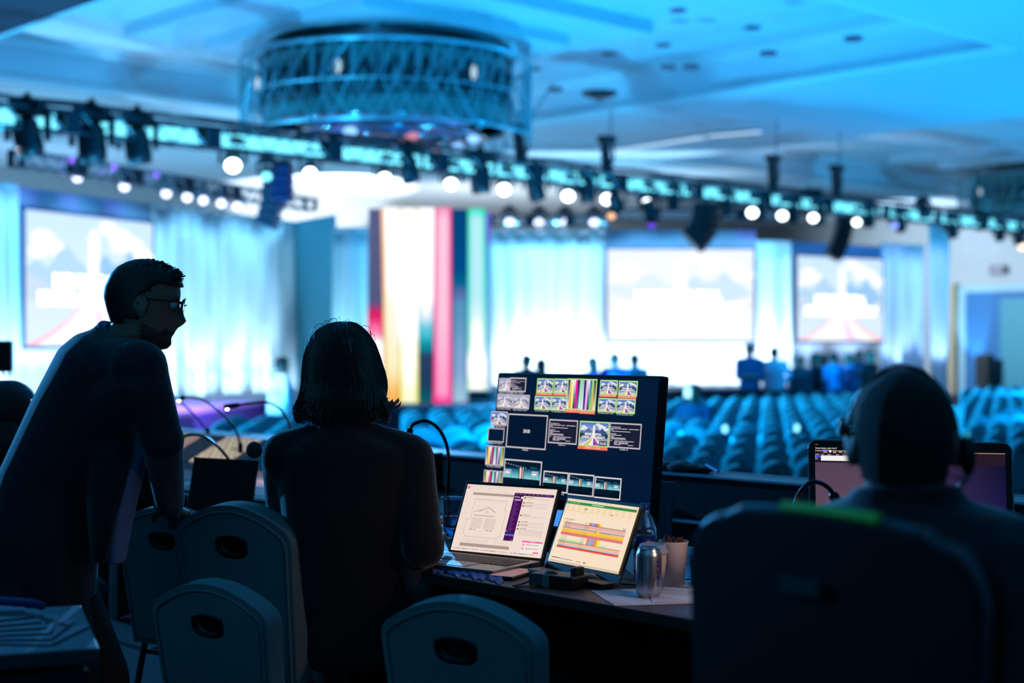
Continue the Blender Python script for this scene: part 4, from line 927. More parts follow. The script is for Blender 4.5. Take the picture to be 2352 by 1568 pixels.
# --- laptops
def laptop(lab, BL, BR, TL, deck_depth, deckmat, lidm, paint, strength, keys=True, bez=.011, name='laptop', cat='laptop'):
    """BL, BR, TL: corners of the lit area"""
    U = BR - BL; w = U.normalized(); V = (TL - BL); V = V - w * V.dot(w); v = V.normalized(); H_ = V.length; W_ = U.length
    flat = Vector((w.x, w.y, 0)).normalized(); fwd = Vector((-flat.y, flat.x, 0)); fwd = fwd if fwd.dot(v) > 0 or True else fwd
    n = w.cross(v).normalized(); n = n if n.dot(CAMP - BL) > 0 else -n
    if fwd.dot(n) > 0: fwd = -fwd                              # away from the user
    hz = TABLE + .022; hinge = BL + U / 2 - v * .022; base0 = Vector((hinge.x, hinge.y, TABLE))
    t = thing(name, lab, cat, base0, math.atan2(flat.y, flat.x))
    hw = W_ / 2 + bez
    m = MB(); o = BL + U / 2 - n * .003
    m.prism([o - w * hw - v * .03, o + w * hw - v * .03, o + w * hw + v * (H_ + bez), o - w * hw + v * (H_ + bez)], -n * .006); m.build('lid', lidm, t, world=True, bevel=.0025)
    m = MB(); k = base0 + UP * .004 - fwd * .002; drop = TABLE - 0
    m.prism([k - flat * hw, k + flat * hw, k + flat * hw - fwd * deck_depth, k - flat * hw - fwd * deck_depth], UP * .013); dk = m.build('base', deckmat, t, world=True, bevel=.003)
    if keys:
        m = MB(); top = k + UP * .0135
        for r in range(6):
            for q in range(14):
                cxy = top - flat * (hw * .86) + flat * (hw * 1.72 * (q + .5) / 14) - fwd * (.03 + r * .0185); m.box(cxy, (hw * 1.72 / 14 * .84, .015, .0022), Matrix((flat, -fwd, UP)).transposed())
        m.build('keyboard', mat('key_black', (14, 14, 16), .5), t, world=True)
        m = MB(); m.box(top - fwd * (deck_depth * .76), (.12, .075, .0012), Matrix((flat, -fwd, UP)).transposed()); m.build('trackpad', mat('trackpad_grey', (86, 82, 84), .35), t, world=True)
    c = Canvas(TL - (TL - BL - V), U, -V); c.k = 2; paint(c); c.build('screen_picture', screen_mat('laptop_light_%s' % strength, strength), t)
    return t
M_mbgrey = mat('laptop_grey', (120, 112, 112), .35, .6); M_mblid = mat('laptop_lid_black', (8, 8, 10), .6)
def pbk(x, y, d): return pd(x, y, d)
BL1, BR1 = pd(1035, 1262, 4.32), pd(1242, 1282, 4.13)
nb = Vector((.59, .807, 0)); TL1 = BL1 + (UP * .185 + nb * .084)
def floor_plan(c):
    BGc = (250, 229, 216); G = (176, 158, 150); L = (205, 186, 176); Dk = (128, 112, 108)
    def rp(x0, y0, x1, y1): a = c.uv(1040 + x0 / 7.84, 1100 + y0 / 7.84); b = c.uv(1040 + x1 / 7.84, 1100 + y1 / 7.84); return a[0], a[1], b[0], b[1]
    c.rect(0, 0, 1, 1, BGc); c.layer()
    c.rect(0, .0, 1, .03, (240, 222, 214)); c.rect(.005, .03, .04, .068, (252, 120, 180))
    for k in range(12): c.bars(.06 + k * .045, .045, .085 + k * .045, .006, L, 1, 1, k)
    for k in range(16): c.bars(.06 + k * .028, .085, .072 + k * .028, .008, L, 1, 1, k)
    c.rect(.09, .118, .56, .155, G); c.rect(.085, .878, .64, .925, G)
    for x in (.02, .045, .07): c.line((x, .13), (x, .86), .0005, L)
    c.layer()
    # plan outline with stage apex and seating blocks
    P = [(.13, .22), (.49, .22), (.49, .36), (.51, .36), (.51, .74), (.49, .74), (.49, .78), (.11, .78), (.11, .74), (.09, .74), (.09, .52), (.13, .52)]
    for i in range(len(P)): c.line(P[i], P[(i + 1) % len(P)], .0007, Dk)
    c.border(.27, .2, .32, .25, .001, L); c.border(.16, .25, .26, .33, .001, L); c.border(.34, .25, .45, .33, .001, L)
    c.line((.21, .4), (.305, .33), .0012, (70, 58, 60)); c.line((.305, .33), (.395, .4), .0012, (70, 58, 60)); c.line((.15, .4), (.21, .4), .0008, Dk)
    c.line((.16, .46), (.39, .46), .0014, Dk); c.line((.16, .4), (.16, .46), .0007, Dk)
    for k in range(9): c.line((.15, .5 + k * .018), (.27, .5 + k * .018), .0006, Dk); c.line((.3, .5 + k * .018), (.42, .5 + k * .018), .0006, Dk)
    for x in (.15, .18, .21, .24, .27, .3, .33, .36, .39, .42): c.line((x, .5), (x, .645), .0005, L)
    c.text('Stage', .18, .37, .24, .385, Dk); c.text('Plan A', .15, .66, .22, .68, Dk); c.text('Plan B', .33, .66, .4, .68, Dk)
    for k in range(5): c.disc(.295 + .006 * math.cos(k), .4 + .01 * math.sin(k * 2), .012, (236, 214, 202), n=8)
    c.border(.26, .69, .33, .74, .001, L); c.disc(.1, .835, .018, (214, 200, 200), n=14); c.layer(); c.disc(.1, .835, .015, BGc, n=14)
    for k in range(4): c.bars(.13, .815 + k * .016, .4, .003, L, 4, .97, k); c.bars(.45, .8 + k * .022, .62, .003, L, 2, .97, k + 9)
    # chat window
    c.layer(); c.rect(.555, .085, .985, .795, BGc); c.layer(); c.rect(.555, .085, .985, .125, (70, 28, 86)); c.layer(); c.rect(.555, .12, .66, .795, (74, 16, 92)); c.layer()
    c.text('PRODUCTION', .562, .14, .62, .155, (245, 235, 245)); c.disc(.647, .155, .012, (245, 240, 245)); c.rect(.57, .18, .64, .2, (240, 170, 190))
    for k in range(20): c.bars(.575, .225 + k * .0225, .6 + .035 * ((k * 37 % 10) / 10), .0045, (150, 100, 165), 2, .9, k)
    c.layer(); c.rect(.558, .695, .66, .722, (60, 120, 220)); c.disc(.566, .655, .006, (250, 190, 150)); c.disc(.64, .78, .006, (190, 130, 200))
    for k in range(9): c.bars(.57 + k * .045, .1, .595 + k * .045, .006, (180, 130, 190), 1, 1, k)
    c.rect(.9, .1, .93, .108, (60, 130, 220))
    for y in (.14, .215, .26, .4, .5, .545, .6):
        c.rect(.672, y, .69, y + .024, (120, 116, 84)); c.bars(.7, y, .78, .007, Dk, 2, .9, int(y * 99))
        for q in range(1, 3): c.bars(.7, y + .016 * q, .95, .0035, L, 5, .95, int(y * 77) + q)
    for q in range(5): c.bars(.69, .63 + q * .016, .96, .0045, L, 6, .95, q)
    c.layer(); c.rect(.765, .775, .985, .95, (252, 240, 232)); c.layer(); c.rect(.765, .775, .985, .797, (255, 92, 170)); c.layer(); c.text('UPDATES', .85, .78, .9, .792, (255, 230, 240))
    for y in (.83, .885): c.disc(.785, y, .011, (252, 90, 150)); c.disc(.785, y, .006, (252, 240, 232), n=8); c.bars(.81, y - .006, .95, .006, Dk, 4, .95, 3); c.bars(.81, y + .008, .87, .004, L, 2, .95, 4)
    c.rect(.905, .925, .965, .945, (255, 100, 165))
    # row of little icons
    cols = [(90, 150, 230), (200, 210, 220), (130, 200, 120), (240, 190, 90), (150, 150, 170), (60, 60, 60), (250, 120, 130), (190, 130, 220), (250, 190, 60), (90, 140, 230), (230, 90, 80), (120, 190, 230), (110, 90, 80), (60, 160, 90), (40, 90, 200)]
    for k in range(42):
        cc_ = cols[(k * 7) % 15]; c.rect(.03 + k * .0215, .957, .04 + k * .0215, .974, cc_)
laptop('left laptop with grey keyboard showing a floor plan and a purple chat window', BL1, BR1, TL1, .225, M_mbgrey, M_mblid, floor_plan, .92)
BL2, BR2 = pd(1258, 1287, 4.01), pd(1420, 1318.5, 3.76)
nb2 = Vector((.822, .569, 0)); TL2 = BL2 + (UP * .165 + nb2 * .0702)
def spreadsheet(c):
    BGc = (254, 228, 196); Ln = (120, 100, 88)
    c.rect(0, 0, 1, 1, BGc); c.layer(); c.rect(0, .965, 1, 1, (206, 190, 172), (230, 208, 184))
    c.rect(.0, .04, .985, .082, (52, 140, 40)); c.layer()
    c.bars(.37, .054, .54, .012, (215, 235, 180), 6, .97, 2); c.disc(.012, .062, .008, (230, 130, 50)); c.bars(.05, .055, .2, .01, (170, 220, 150), 4, .7, 2)
    for k in range(14): c.bars(.02 + k * .045, .015, .045 + k * .045, .008, (180, 160, 140), 1, 1, k)
    c.rect(0, .082, .985, .205, (254, 226, 186)); c.layer()
    for k in range(11):
        for y in (.1, .135, .165): c.bars(.02 + k * .088, y, .06 + k * .088, .007, (190, 168, 146), 2, .7, k * 3 + int(y * 100))
    c.rect(.28, .125, .33, .145, (170, 140, 120)); c.rect(.66, .165, .7, .18, (235, 130, 90)); c.rect(0, .185, .36, .19, (250, 200, 90))
    for k in range(9): c.bars(.02 + k * .11, .218, .05 + k * .11, .004, (205, 185, 165), 1, 1, k)
    c.bars(.05, .315, .2, .01, (150, 120, 100), 4, .8, 4)
    y = [.372, .392, .424, .452, .482, .522, .566, .6, .634, .668, .71, .738, .768, .8, .835]
    X0, X1 = .06, .93
    for a, b, col in ((0, 1, (216, 180, 176)), (1, 2, (250, 176, 150)), (2, 3, (206, 200, 206)), (3, 4, (252, 196, 120)), (4, 5, (252, 196, 20)), (5, 6, (228, 120, 120)), (8, 9, (180, 226, 160)), (9, 10, (250, 190, 150)), (10, 11, (200, 200, 206)), (11, 12, (248, 70, 34))):
        c.rect(X0, y[a], X1 if a != 8 else .42, y[b], col)
    c.layer()
    for a in (0, 3, 9, 11): c.line((X0, y[a]), (X1, y[a]), .0011, (40, 36, 40))
    for k, col in enumerate(((235, 110, 60), (150, 170, 215), (170, 120, 160), (240, 120, 30), (252, 220, 30))): c.rect(.42 + k * .034, .328, .454 + k * .034, .37, col)
    for k, col in enumerate(((235, 140, 90), (160, 175, 215), (180, 150, 190), (245, 140, 50), (252, 226, 30))): c.rect(.47 + k * .036 - .02, .566, .506 + k * .036 - .02, .668, col)
    c.rect(.52, .44, .55, .475, (248, 150, 50)); c.rect(.55, .44, .59, .478, (252, 226, 30)); c.rect(.64, .64, .74, .668, (190, 230, 180))
    for k, yy in enumerate((.345, .38, .405, .432, .49, .53, .585, .615, .645, .68, .72, .75)): c.bars(.08, yy, .16, .006, Ln, 2, .8, k); c.bars(.36, yy, .42, .006, Ln, 2, .8, k + 5)
    c.bars(.6, .46, .75, .005, (150, 120, 60), 5, .9, 7); c.disc(.9, .33, .02, (120, 110, 100), n=10); c.layer(); c.disc(.9, .318, .02, BGc, n=10)
    c.bars(.04, .92, .16, .012, (90, 80, 80), 3, .96, 2); c.bars(.165, .925, .35, .01, (110, 130, 170), 4, .95, 2); c.bars(.4, .93, .47, .008, (110, 90, 70), 3, .8, 3); c.rect(.5, .925, .53, .94, (30, 28, 26)); c.rect(.535, .925, .565, .94, (252, 220, 30))
laptop('portable screen right of the laptop showing a cream spreadsheet with yellow, pink and red rows', BL2, BR2, TL2, .05, M_blk, M_mblid, spreadsheet, .95, False, name='portable_monitor', cat='monitor')
# little blue-lit tablet between the laptops
p = pd(1275, 1215, 4.5); t = thing('small_tablet', 'small blue glowing tablet standing in the gap between the two cream screens', 'tablet', Vector((p.x, p.y, TABLE)), R(-35))
m = MB(); m.box((0, .0, .075), (.09, .01, .15)); m.build('case', M_blk, t, bevel=.004)
m = MB(); m.box((0, -.006, .095), (.082, .002, .045)); m.box((0, -.006, .078), (.06, .002, .02)); m.build('screen', glow('tablet_blue', (70, 150, 255), 1.0), t)
m = MB(); m.box((0, .04, .01), (.08, .08, .01)); m.build('foot', M_blk, t)

# --- right-hand monitor of the man with the headset
TLr = CAMP + Vector(((1857 - CX) / FPX * 3.87, 3.87, -(1010 - HY) / FPX * 3.87)); TRr = CAMP + Vector(((2323 - CX) / FPX * 3.74, 3.74, -(1018 - HY) / FPX * 3.74)); TRr.z = TLr.z
Ur = TRr - TLr; Vr = Vector((.0, -.03, -.33)) 
cb_ = TLr + Ur / 2; t = thing('computer_monitor', 'wide black monitor with dim mauve screen in front of the man with the headset', 'monitor', Vector((cb_.x, cb_.y, TABLE)), math.atan2(Ur.y, Ur.x))
nr = Vector((-Ur.y, Ur.x, 0)).normalized()
def rrect(o, u, v, w, h, r, n=5):
    pts = []
    for (cx, cy, a0) in ((r, r, 180), (w - r, r, 270), (w - r, h - r, 0), (r, h - r, 90)):
        for k in range(n + 1): a = R(a0 + 90 * k / n); pts.append(o + u * (cx + r * math.cos(a)) + v * (cy + r * math.sin(a)))
    return pts
ur, vr = Ur.normalized(), Vr.normalized()
m = MB(); m.prism(rrect(TLr, ur, vr, Ur.length, Vr.length, .022), nr * .03); m.build('case', M_blk, t, world=True)
m = MB(); pr = rrect(TLr - nr * .001, ur, vr, Ur.length, Vr.length, .022); m.tube(pr + pr[:1], .0025, 6, caps=False); m.build('rim', mat('silver_rim', (150, 155, 165), .25, .8), t, world=True)
m = MB(); bb = Vector((cb_.x, cb_.y, TABLE)) + nr * .08; m.tube([cb_ + Vr * .7 + nr * .03, bb + UP * .01], .02, 8); m.box(bb + UP * .006, (.22, .18, .012)); m.build('stand', M_blk, t, world=True)
c = Canvas(TLr + ur * .016 + vr * .026 - nr * .002, ur * (Ur.length - .032), vr * (Vr.length - .05))
c.rect(0, 0, .5, 1, (84, 66, 88), (110, 84, 104)); c.poly([(.5, 0), (1, 0), (1, 1), (.5, 1)], None, [(62, 46, 76), (14, 14, 40), (32, 32, 92), (80, 62, 96)]); c.layer()
c.rect(0, 0, 1, .006, (190, 150, 130)); c.rect(0, .008, 1, .112, (40, 26, 42)); c.layer()
def rq(x0, y0, x1, y1): a = c.uv(1840 + x0 / 10.69, 1000 + y0 / 10.69); b = c.uv(1840 + x1 / 10.69, 1000 + y1 / 10.69); return a[0], a[1], b[0], b[1]
c.text('Chosen Clocks - List 5: "List 9"', *rq(350, 286, 880, 318), (255, 235, 225)); c.rect(*rq(518, 335, 655, 380), (90, 100, 235)); c.layer()
for x0, x1, w1, w2 in ((395, 490, 'Options', ''), (545, 635, 'Follow', 'Chosen'), (785, 860, 'Wide', 'Edit'), (925, 1010, 'Learn', 'Timing'), (1050, 1115, 'View', 'Cue'), (1165, 1290, 'Enable', 'Timecode'), (1330, 1410, 'Show', 'More')):
    c.text(w1, *rq(x0, 358, x1, 382), (255, 225, 210))
    if w2: c.text(w2, *rq(x0, 390, x1, 414), (255, 225, 210))
u = rq(680, 340, 745, 410); c.disc((u[0] + u[2]) / 2, (u[1] + u[3]) / 2, (u[2] - u[0]) / 2, (255, 235, 225))
for x0, x1, w1 in ((350, 450, 'Number'), (495, 552, 'Wait'), (650, 728, 'Name'), (862, 930, 'Start'), (1020, 1145, 'Comment'), (1365, 1430, 'Fade')): c.text(w1, *rq(x0, 444, x1, 468), (255, 225, 210))
c.rect(*rq(345, 480, 482, 535), (70, 80, 220)); u = rq(484, 482, 1530, 605); c.rect(u[0], u[1], .5, u[3], (255, 250, 250)); c.layer(); c.text('1', *rq(350, 490, 362, 518), (255, 240, 255)); c.text('End', *rq(345, 548, 402, 575), (255, 225, 210)); c.bars(*rq(340, 205, 430, 215)[:3], .008, (120, 80, 60), 2, .9, 1)
c.build('screen_picture', screen_mat('monitor_light_dim', .9), t)
# ================================================================== THINGS ON THE TABLE
def tp(x, y): return pz(x, y, TABLE)
# papers
def sheet(lab, pts, z=.001, name='paper_sheet', col=(150, 140, 150), th=.0012):
    P = [Vector((*tp(x, y).xy, TABLE + z)) for x, y in pts]; c0 = P[0]
    t = thing(name, lab, 'paper', (c0.x, c0.y, TABLE), 0, None)
    m = MB(); m.prism(P, UP * th); m.build('sheet', mat('paper_%d' % col[0], col, .7, mottle=.05), t, world=True); return t
sheet('white paper sheet under the silver can, its corner pointing left', [(1357, 1357.5), (1500, 1352), (1560, 1362), (1622, 1385), (1480, 1390), (1412, 1392)], .001, col=(205, 200, 208))
sheet('white paper sheet lying beyond the can at the chair\'s edge', [(1480, 1352), (1575, 1338), (1640, 1326), (1700, 1360), (1640, 1384), (1500, 1386)], .0032, col=(200, 200, 212))
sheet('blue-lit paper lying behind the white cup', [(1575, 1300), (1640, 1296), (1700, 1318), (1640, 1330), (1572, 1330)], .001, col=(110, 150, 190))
# standing folded card behind the right laptop
t = thing('folded_card', 'grey folded card standing upright behind the water bottle', 'card', Vector((*pd(1490, 1200, 4.5).xy, TABLE)), R(-20))
m = MB(); m.prism([Vector((-.06, 0, 0)), Vector((.05, 0, 0)), Vector((.075, .03, .2)), Vector((-.03, .03, .2))], Vector((0, .002, 0))); m.build('front', mat('card_grey', (120, 120, 140), .7), t)
m = MB(); m.prism([Vector((-.06, .07, 0)), Vector((.05, .07, 0)), Vector((.075, .033, .2)), Vector((-.03, .033, .2))], Vector((0, .002, 0))); m.build('back_flap', mat('card_grey', (120, 120, 140), .7), t)
# drinks can
def can():
    c = pd(1490.5, 1372, 3.62); c.z = TABLE + .0024
    t = thing('drinks_can', 'silver soft drink can standing on the white paper, blue lettering running up its side', 'can', c)
    r = .0315
    M = mat('can_aluminium', (185, 188, 196), .26, .95); m = MB()
    m.lathe([(.0, .006), (.018, .003), (.0235, 0), (.026, .003), (.0305, .012), (r, .018), (r, .1), (.0305, .106), (.0285, .112), (.0262, .1165), (.0262, .1185)], n=40); m.build('body', M, t, smooth=True)
    m = MB(); m.lathe([(.0262, .1178), (.0272, .1195), (.0262, .121), (.0248, .1195), (.0242, .1165), (0, .117)], n=40); m.build('lid', mat('can_lid', (150, 155, 165), .25, .95), t, smooth=True)
    m = MB(); m.box((0, .006, .1185), (.014, .024, .0012)); m.torus((0, -.004, .119), .007, .0012, n=16, m=6); m.build('pull_tab', mat('can_lid', (150, 155, 165), .25, .95), t)
    # lettering wrapped round the can, reading upwards
    def wrap(txt, z0, z1, a0, a1, mt, nm):
        vs, fs, w, h = text_polys(txt, True); mb = MB()
        for f in fs:
            pts = []
            for i in f:
                x, y = vs[i]; z = z0 + (z1 - z0) * x / w; a = a0 + (a1 - a0) * y / h
                pts.append((math.cos(a) * (r + .00025), math.sin(a) * (r + .00025), z))
            mb.add(pts, [tuple(range(len(pts)))])
        o = mb.build(nm, mt, t)
    mt = mat('ink_navy', (36, 30, 110), .4)
    wrap('pepsi', .028, .092, R(-35), R(-62), mt, 'lettering'); wrap('diet', .03, .052, R(-70), R(-82), mt, 'lettering')
    mb = MB(); a = R(-52); P = Vector((math.cos(a) * r * 1.008, math.sin(a) * r * 1.008, .069)); mb.ell(P, (.0016, .0016, .0042)); mb.build('emblem', mat('ink_red', (200, 40, 50), .4), t)
can()
def coffee_cup():
    c = pd(1499, 1357, 3.73); c.z = TABLE + .0045
    t = thing('coffee_cup', 'takeaway coffee cup with grey-white lid standing behind the can', 'cup', c)
    m = MB(); m.lathe([(0, .002), (.0255, .002), (.0262, 0), (.036, .098), (.0, .098)], n=36); m.build('body', mat('cup_cream', (196, 180, 172), .6), t, smooth=True)
    m = MB(); m.lathe([(.0375, .088), (.0395, .09), (.0395, .095), (.037, .098), (.0345, .1), (.033, .112), (.031, .1125), (.029, .109), (0, .108)], n=36); m.build('lid', mat('cup_lid', (160, 164, 178), .4), t, smooth=True)
    m = MB(); m.lathe([(.0292, .03), (.0345, .075), (.035, .075), (.0297, .03)], n=36); m.build('sleeve', mat('cup_sleeve', (190, 170, 158), .8), t, smooth=True)
coffee_cup()
def paper_cup():
    c = pd(1547, 1351, 3.79); c.z = TABLE + .0045
    t = thing('paper_cup', 'tall white paper cup without lid, crumpled brown napkin inside', 'cup', c)
    m = MB(); m.lathe([(0, .004), (.026, .004), (.0275, 0), (.0375, .108), (.039, .11), (.0385, .1125), (.037, .111), (.027, .01), (0, .01)], n=40); m.build('body', mat('cup_white', (214, 200, 202), .6), t, smooth=True)
    m = MB(); rr = random.Random(2)
    for k in range(16): m.ell((rr.uniform(-.02, .018), rr.uniform(-.018, .018), .1 + rr.random() * .02), (.013, .004, .011), Matrix.Rotation(rr.random() * 3, 3, 'X') @ Matrix.Rotation(rr.random() * 3, 3, 'Z'), 8, 5)
    m.build('napkin', mat('napkin_brown', (86, 52, 42), .9, bump=.4), t, smooth=False)
paper_cup()
def bottle():
    c = pd(1481, 1345, 3.93); c.z = TABLE
    t = thing('water_bottle', 'clear plastic water bottle with blue cap and label behind the coffee cup', 'bottle', c)
    M = mat('clear_pet', (200, 220, 235), .06, trans=.95, spec=.6)
    m = MB(); pr = [(0, .003), (.02, .0), (.028, .004), (.031, .015)]
    for k in range(5): pr += [(.031, .02 + k * .011), (.0295, .0255 + k * .011)]
    pr += [(.0315, .078), (.0315, .118), (.032, .124), (.0305, .132), (.026, .148), (.0185, .163), (.013, .171), (.0122, .176), (.0122, .184)]
    m.lathe(pr, n=36); m.build('body', M, t, smooth=True)
    m = MB(); m.lathe([(0, .0035), (.029, .006), (.0295, .075), (.0302, .098), (0, .098)], n=28); m.build('water', mat('water_clear', (150, 190, 220), .02, trans=1.), t, smooth=True)
    m = MB(); m.lathe([(.0322, .08), (.0322, .113)], n=36); lb = m.build('label', mat('label_blue', (18, 44, 130), .35), t, smooth=True)
    vs, fs, w, h = text_polys('AQUAFINA', True); mb = MB()
    for f in fs:
        pts = [(math.cos(R(-112) + vs[i][0] / w * R(80)) * .0325, math.sin(R(-112) + vs[i][0] / w * R(80)) * .0325, .088 + vs[i][1] / h * .012) for i in f]; mb.add(pts, [tuple(range(len(pts)))])
    mb.build('lettering', mat('ink_white', (190, 200, 225), .5), lb)
    m = MB(); m.lathe([(0, .1975), (.0125, .1975), (.0142, .195), (.0142, .183), (.0132, .182), (0, .182)], n=28); m.build('cap', mat('cap_blue', (22, 60, 150), .35), t, smooth=True)
bottle()
def clear_cup(lab, c, r0, r1, h, straw=False):
    t = thing('plastic_cup', lab, 'cup', c)
    m = MB(); m.lathe([(0, .002), (r0 * .9, .002), (r0, 0), (r1 * .97, h * .95), (r1 * 1.04, h), (r1 * .98, h), (r1 * .93, h * .95), (r0 * .94, .006), (0, .006)], n=36)
    m.build('body', mat('clear_cup', (190, 215, 240), .05, trans=.95, spec=.7), t, smooth=True); return t
c = pd(1606, 1338, 3.8); c.z = TABLE + .003
clear_cup('clear plastic cup half hidden by the big black chair', c, .021, .0275, .075)
c = pd(1040, 1262, 4.75); c.z = TABLE
t = clear_cup('clear plastic jar of water between the woman and the left laptop', c, .032, .036, .13)
m = MB(); m.lathe([(0, .008), (.03, .008), (.0325, .07), (0, .07)], n=28); m.build('water', mat('water_clear', (150, 190, 220), .02, trans=1.), t, smooth=True)
# black power box with cable, in front of the laptops
pA = tp(1215, 1345); pB = tp(1316, 1357); dv = (pB - pA).normalized(); nv = Vector((-dv.y, dv.x, 0)); L = (pB - pA).length
t = thing('power_adapter', 'black box shaped adapter with pale label and looped cable at the table edge', 'adapter', Vector((*((pA + pB) / 2).xy, TABLE)), math.atan2(dv.y, dv.x))
m = MB(); m.box((0, .035, .017), (L, .075, .033)); m.build('case', M_blk, t, bevel=.004)
m = MB(); m.box((-L * .32, -.0035, .017), (L * .3, .001, .026)); m.build('label', mat('label_grey', (96, 92, 96), .6), t)
m = MB(); m.box((-L * .1, -.0035, .017), (L * .14, .001, .03)); m.build('tape', mat('tape_pale', (120, 140, 140), .6), t)
m = MB(); m.ell((-L * .15, .03, .033), (.022, .014, .008)); m.build('knob', mat('knob_brown', (70, 58, 58), .5), t)
m = MB(); m.tube([(-L * .45, -.002, .014), (-L * .56, -.02, .006), (-L * .62, -.045, .004), (-L * .5, -.055, .004), (-L * .38, -.03, .004), (-L * .3, -.012, .004)], .0028, 8); m.build('cable', M_blk, t)
p = tp(1326, 1350); t = thing('usb_stick', 'narrow upright black plug block beside the adapter', 'plug', Vector((*p.xy, TABLE)), R(-50))
m = MB(); m.box((0, 0, .027), (.02, .035, .054)); m.build('body', M_blk, t, bevel=.004)
m = MB(); m.box((0, -.0178, .02), (.012, .001, .02)); m.build('marking', mat('label_grey', (96, 92, 96), .6), t)
p = tp(1352, 1340); t = thing('trackball_mouse', 'small dark mouse with grey buttons below the right laptop', 'mouse', Vector((*p.xy, TABLE)), R(-40))
m = MB(); m.ell((0, 0, .012), (.045, .028, .014)); o = m.build('body', M_blk, t, smooth=True)
for sx in (-.014, .012): m = MB(); m.ell((sx, .0, .0235), (.011, .014, .004)); m.build('button', mat('mouse_button', (110, 92, 96), .4), t, smooth=True)
m = MB(); m.tube([(.04, 0, .01), (.08, .03, .004), (.15, .05, .004), (.25, .09, .004)], .0022, 6); m.build('cable', M_blk, t)
# phone
pc = [tp(1150, 1318), tp(1205, 1309), tp(1208, 1329), tp(1156, 1331)]
a = (tp(1147, 1326) + tp(1150, 1324)) / 2
ph = thing('smartphone', 'phone lying face up with lit screen left of the adapter', 'phone', Vector((*tp(1178, 1322).xy, TABLE)), R(-28))
m = MB(); m.box((0, 0, .005), (.078, .15, .009)); m.build('case', M_blk, ph, bevel=.003)
m = MB(); m.box((0, 0, .0098), (.068, .138, .0006)); sc_ = m.build('screen', glow('phone_screen', (196, 150, 150), .5), ph)
m = MB(); m.lathe([(0, 0), (.009, 0), (.009, .0006), (0, .0006)], (.012, .02, .0102), 16); m.build('icon', glow('phone_icon', (235, 60, 90), .7), sc_)
# blue-lit fringe cloth along the table edge
v = []; f = []; n = 60
for i in range(n + 1):
    x = 985 + (1152 - 985) * i / n; ye = 1303 + (x - 985) * .17; e = tp(x, ye)
    far = tp(x + 5, ye + 9 + 3 * math.sin(i * .37) + 2 * math.sin(i * .93)); z = .003 + .003 * abs(math.sin(i * .4))
    v += [Vector((e.x, e.y, TABLE + .004 + z)), Vector((far.x, far.y, TABLE + .002 + z * .4)), Vector((far.x, far.y, TABLE - .001))]
for i in range(n): f += [(3 * i, 3 * i + 3, 3 * i + 4, 3 * i + 1), (3 * i + 1, 3 * i + 4, 3 * i + 5, 3 * i + 2)]
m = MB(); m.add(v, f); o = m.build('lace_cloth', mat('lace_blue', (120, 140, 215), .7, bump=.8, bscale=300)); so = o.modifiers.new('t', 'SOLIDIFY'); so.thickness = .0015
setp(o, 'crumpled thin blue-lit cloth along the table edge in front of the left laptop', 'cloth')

# ---- gooseneck lamps and microphones
M_goose = mat('gooseneck_black', (14, 20, 30), .3, .6)
def gooseneck(lab, pts, led=None, r=.0045, base=None, name='gooseneck_lamp', cat='lamp', headlen=.07):
    P = [pd(*q) for q in pts]
    # smooth through the points
    Q = []
    for i in range(len(P) - 1):
        p0, p1, p2, p3 = P[max(i - 1, 0)], P[i], P[i + 1], P[min(i + 2, len(P) - 1)]
        for k in range(6):
            u = k / 6; Q.append(.5 * ((2 * p1) + (p2 - p0) * u + (2 * p0 - 5 * p1 + 4 * p2 - p3) * u * u + (3 * p1 - p0 - 3 * p2 + p3) * u ** 3))
    Q.append(P[-1])
    t = thing(name, lab, cat, Q[-1], 0)
    m = MB(); m.tube(Q, r, 8); m.build('stem', M_goose, t, world=True, smooth=True)
    d = (Q[0] - Q[2]).normalized(); h0 = Q[0] - d * .01
    m = MB(); m.tube([h0, h0 + d * headlen * .3, h0 + d * headlen], [r * 1.6, r * 2.2, r * 2.2], 10); hd = m.build('head', M_goose, t, world=True, smooth=True)
    if led:
        m = MB(); m.ell(h0 + d * headlen * .8 - UP * r * 1.9, (.0075, .0075, .006)); m.build('bulb', glow('lamp_led', (255, 250, 240), 14.), hd, world=True)
    m = MB(); e = Q[-1]; m.lathe([(0, -.02), (.011, -.02), (.011, .02), (.006, .03), (0, .03)], e, 12); m.build('connector', M_goose, t, world=True)
    return t
gooseneck('curved console lamp with a lit white tip, its tip left at the man\'s sleeve', [(422, 913, 7.0), (440, 912, 6.95), (470, 920, 6.9), (505, 945, 6.85), (528, 970, 6.8), (545, 995, 6.8), (552, 1030, 6.8)], True, .0055)
gooseneck('curved console lamp with a lit white tip near the woman\'s hair', [(545, 930, 6.7), (575, 926, 6.7), (610, 923, 6.65), (640, 936, 6.6), (655, 955, 6.6), (668, 985, 6.6), (672, 1020, 6.6)], True, .0055)
gooseneck('thin curved lamp stem arching over the mixing console screens', [(418, 1003, 5.9), (440, 998, 5.9), (470, 1003, 5.85), (505, 1030, 5.8), (530, 1062, 5.8), (552, 1100, 5.8), (562, 1140, 5.8)], True, .006)
gooseneck('blurred thin lamp stem behind the two lit lamps', [(392, 905, 7.6), (405, 915, 7.6), (428, 935, 7.6), (455, 962, 7.6), (478, 995, 7.6)], None, .005)
gooseneck('tall black gooseneck arching down between the woman and the left laptop', [(941, 990, 4.95), (950, 974, 4.95), (978, 966, 4.95), (1005, 982, 4.95), (1024, 1015, 4.95), (1031, 1060, 4.95), (1029, 1110, 4.95), (1026, 1178, 4.95)], None, .006, headlen=.04)
gooseneck('glossy black gooseneck looping up in front of the right-hand monitor', [(1916, 1140, 3.45), (1905, 1122, 3.45), (1885, 1109, 3.45), (1864, 1107, 3.45), (1844, 1122, 3.45), (1830, 1145, 3.45), (1815, 1190, 3.45)], None, .0055, headlen=.02)
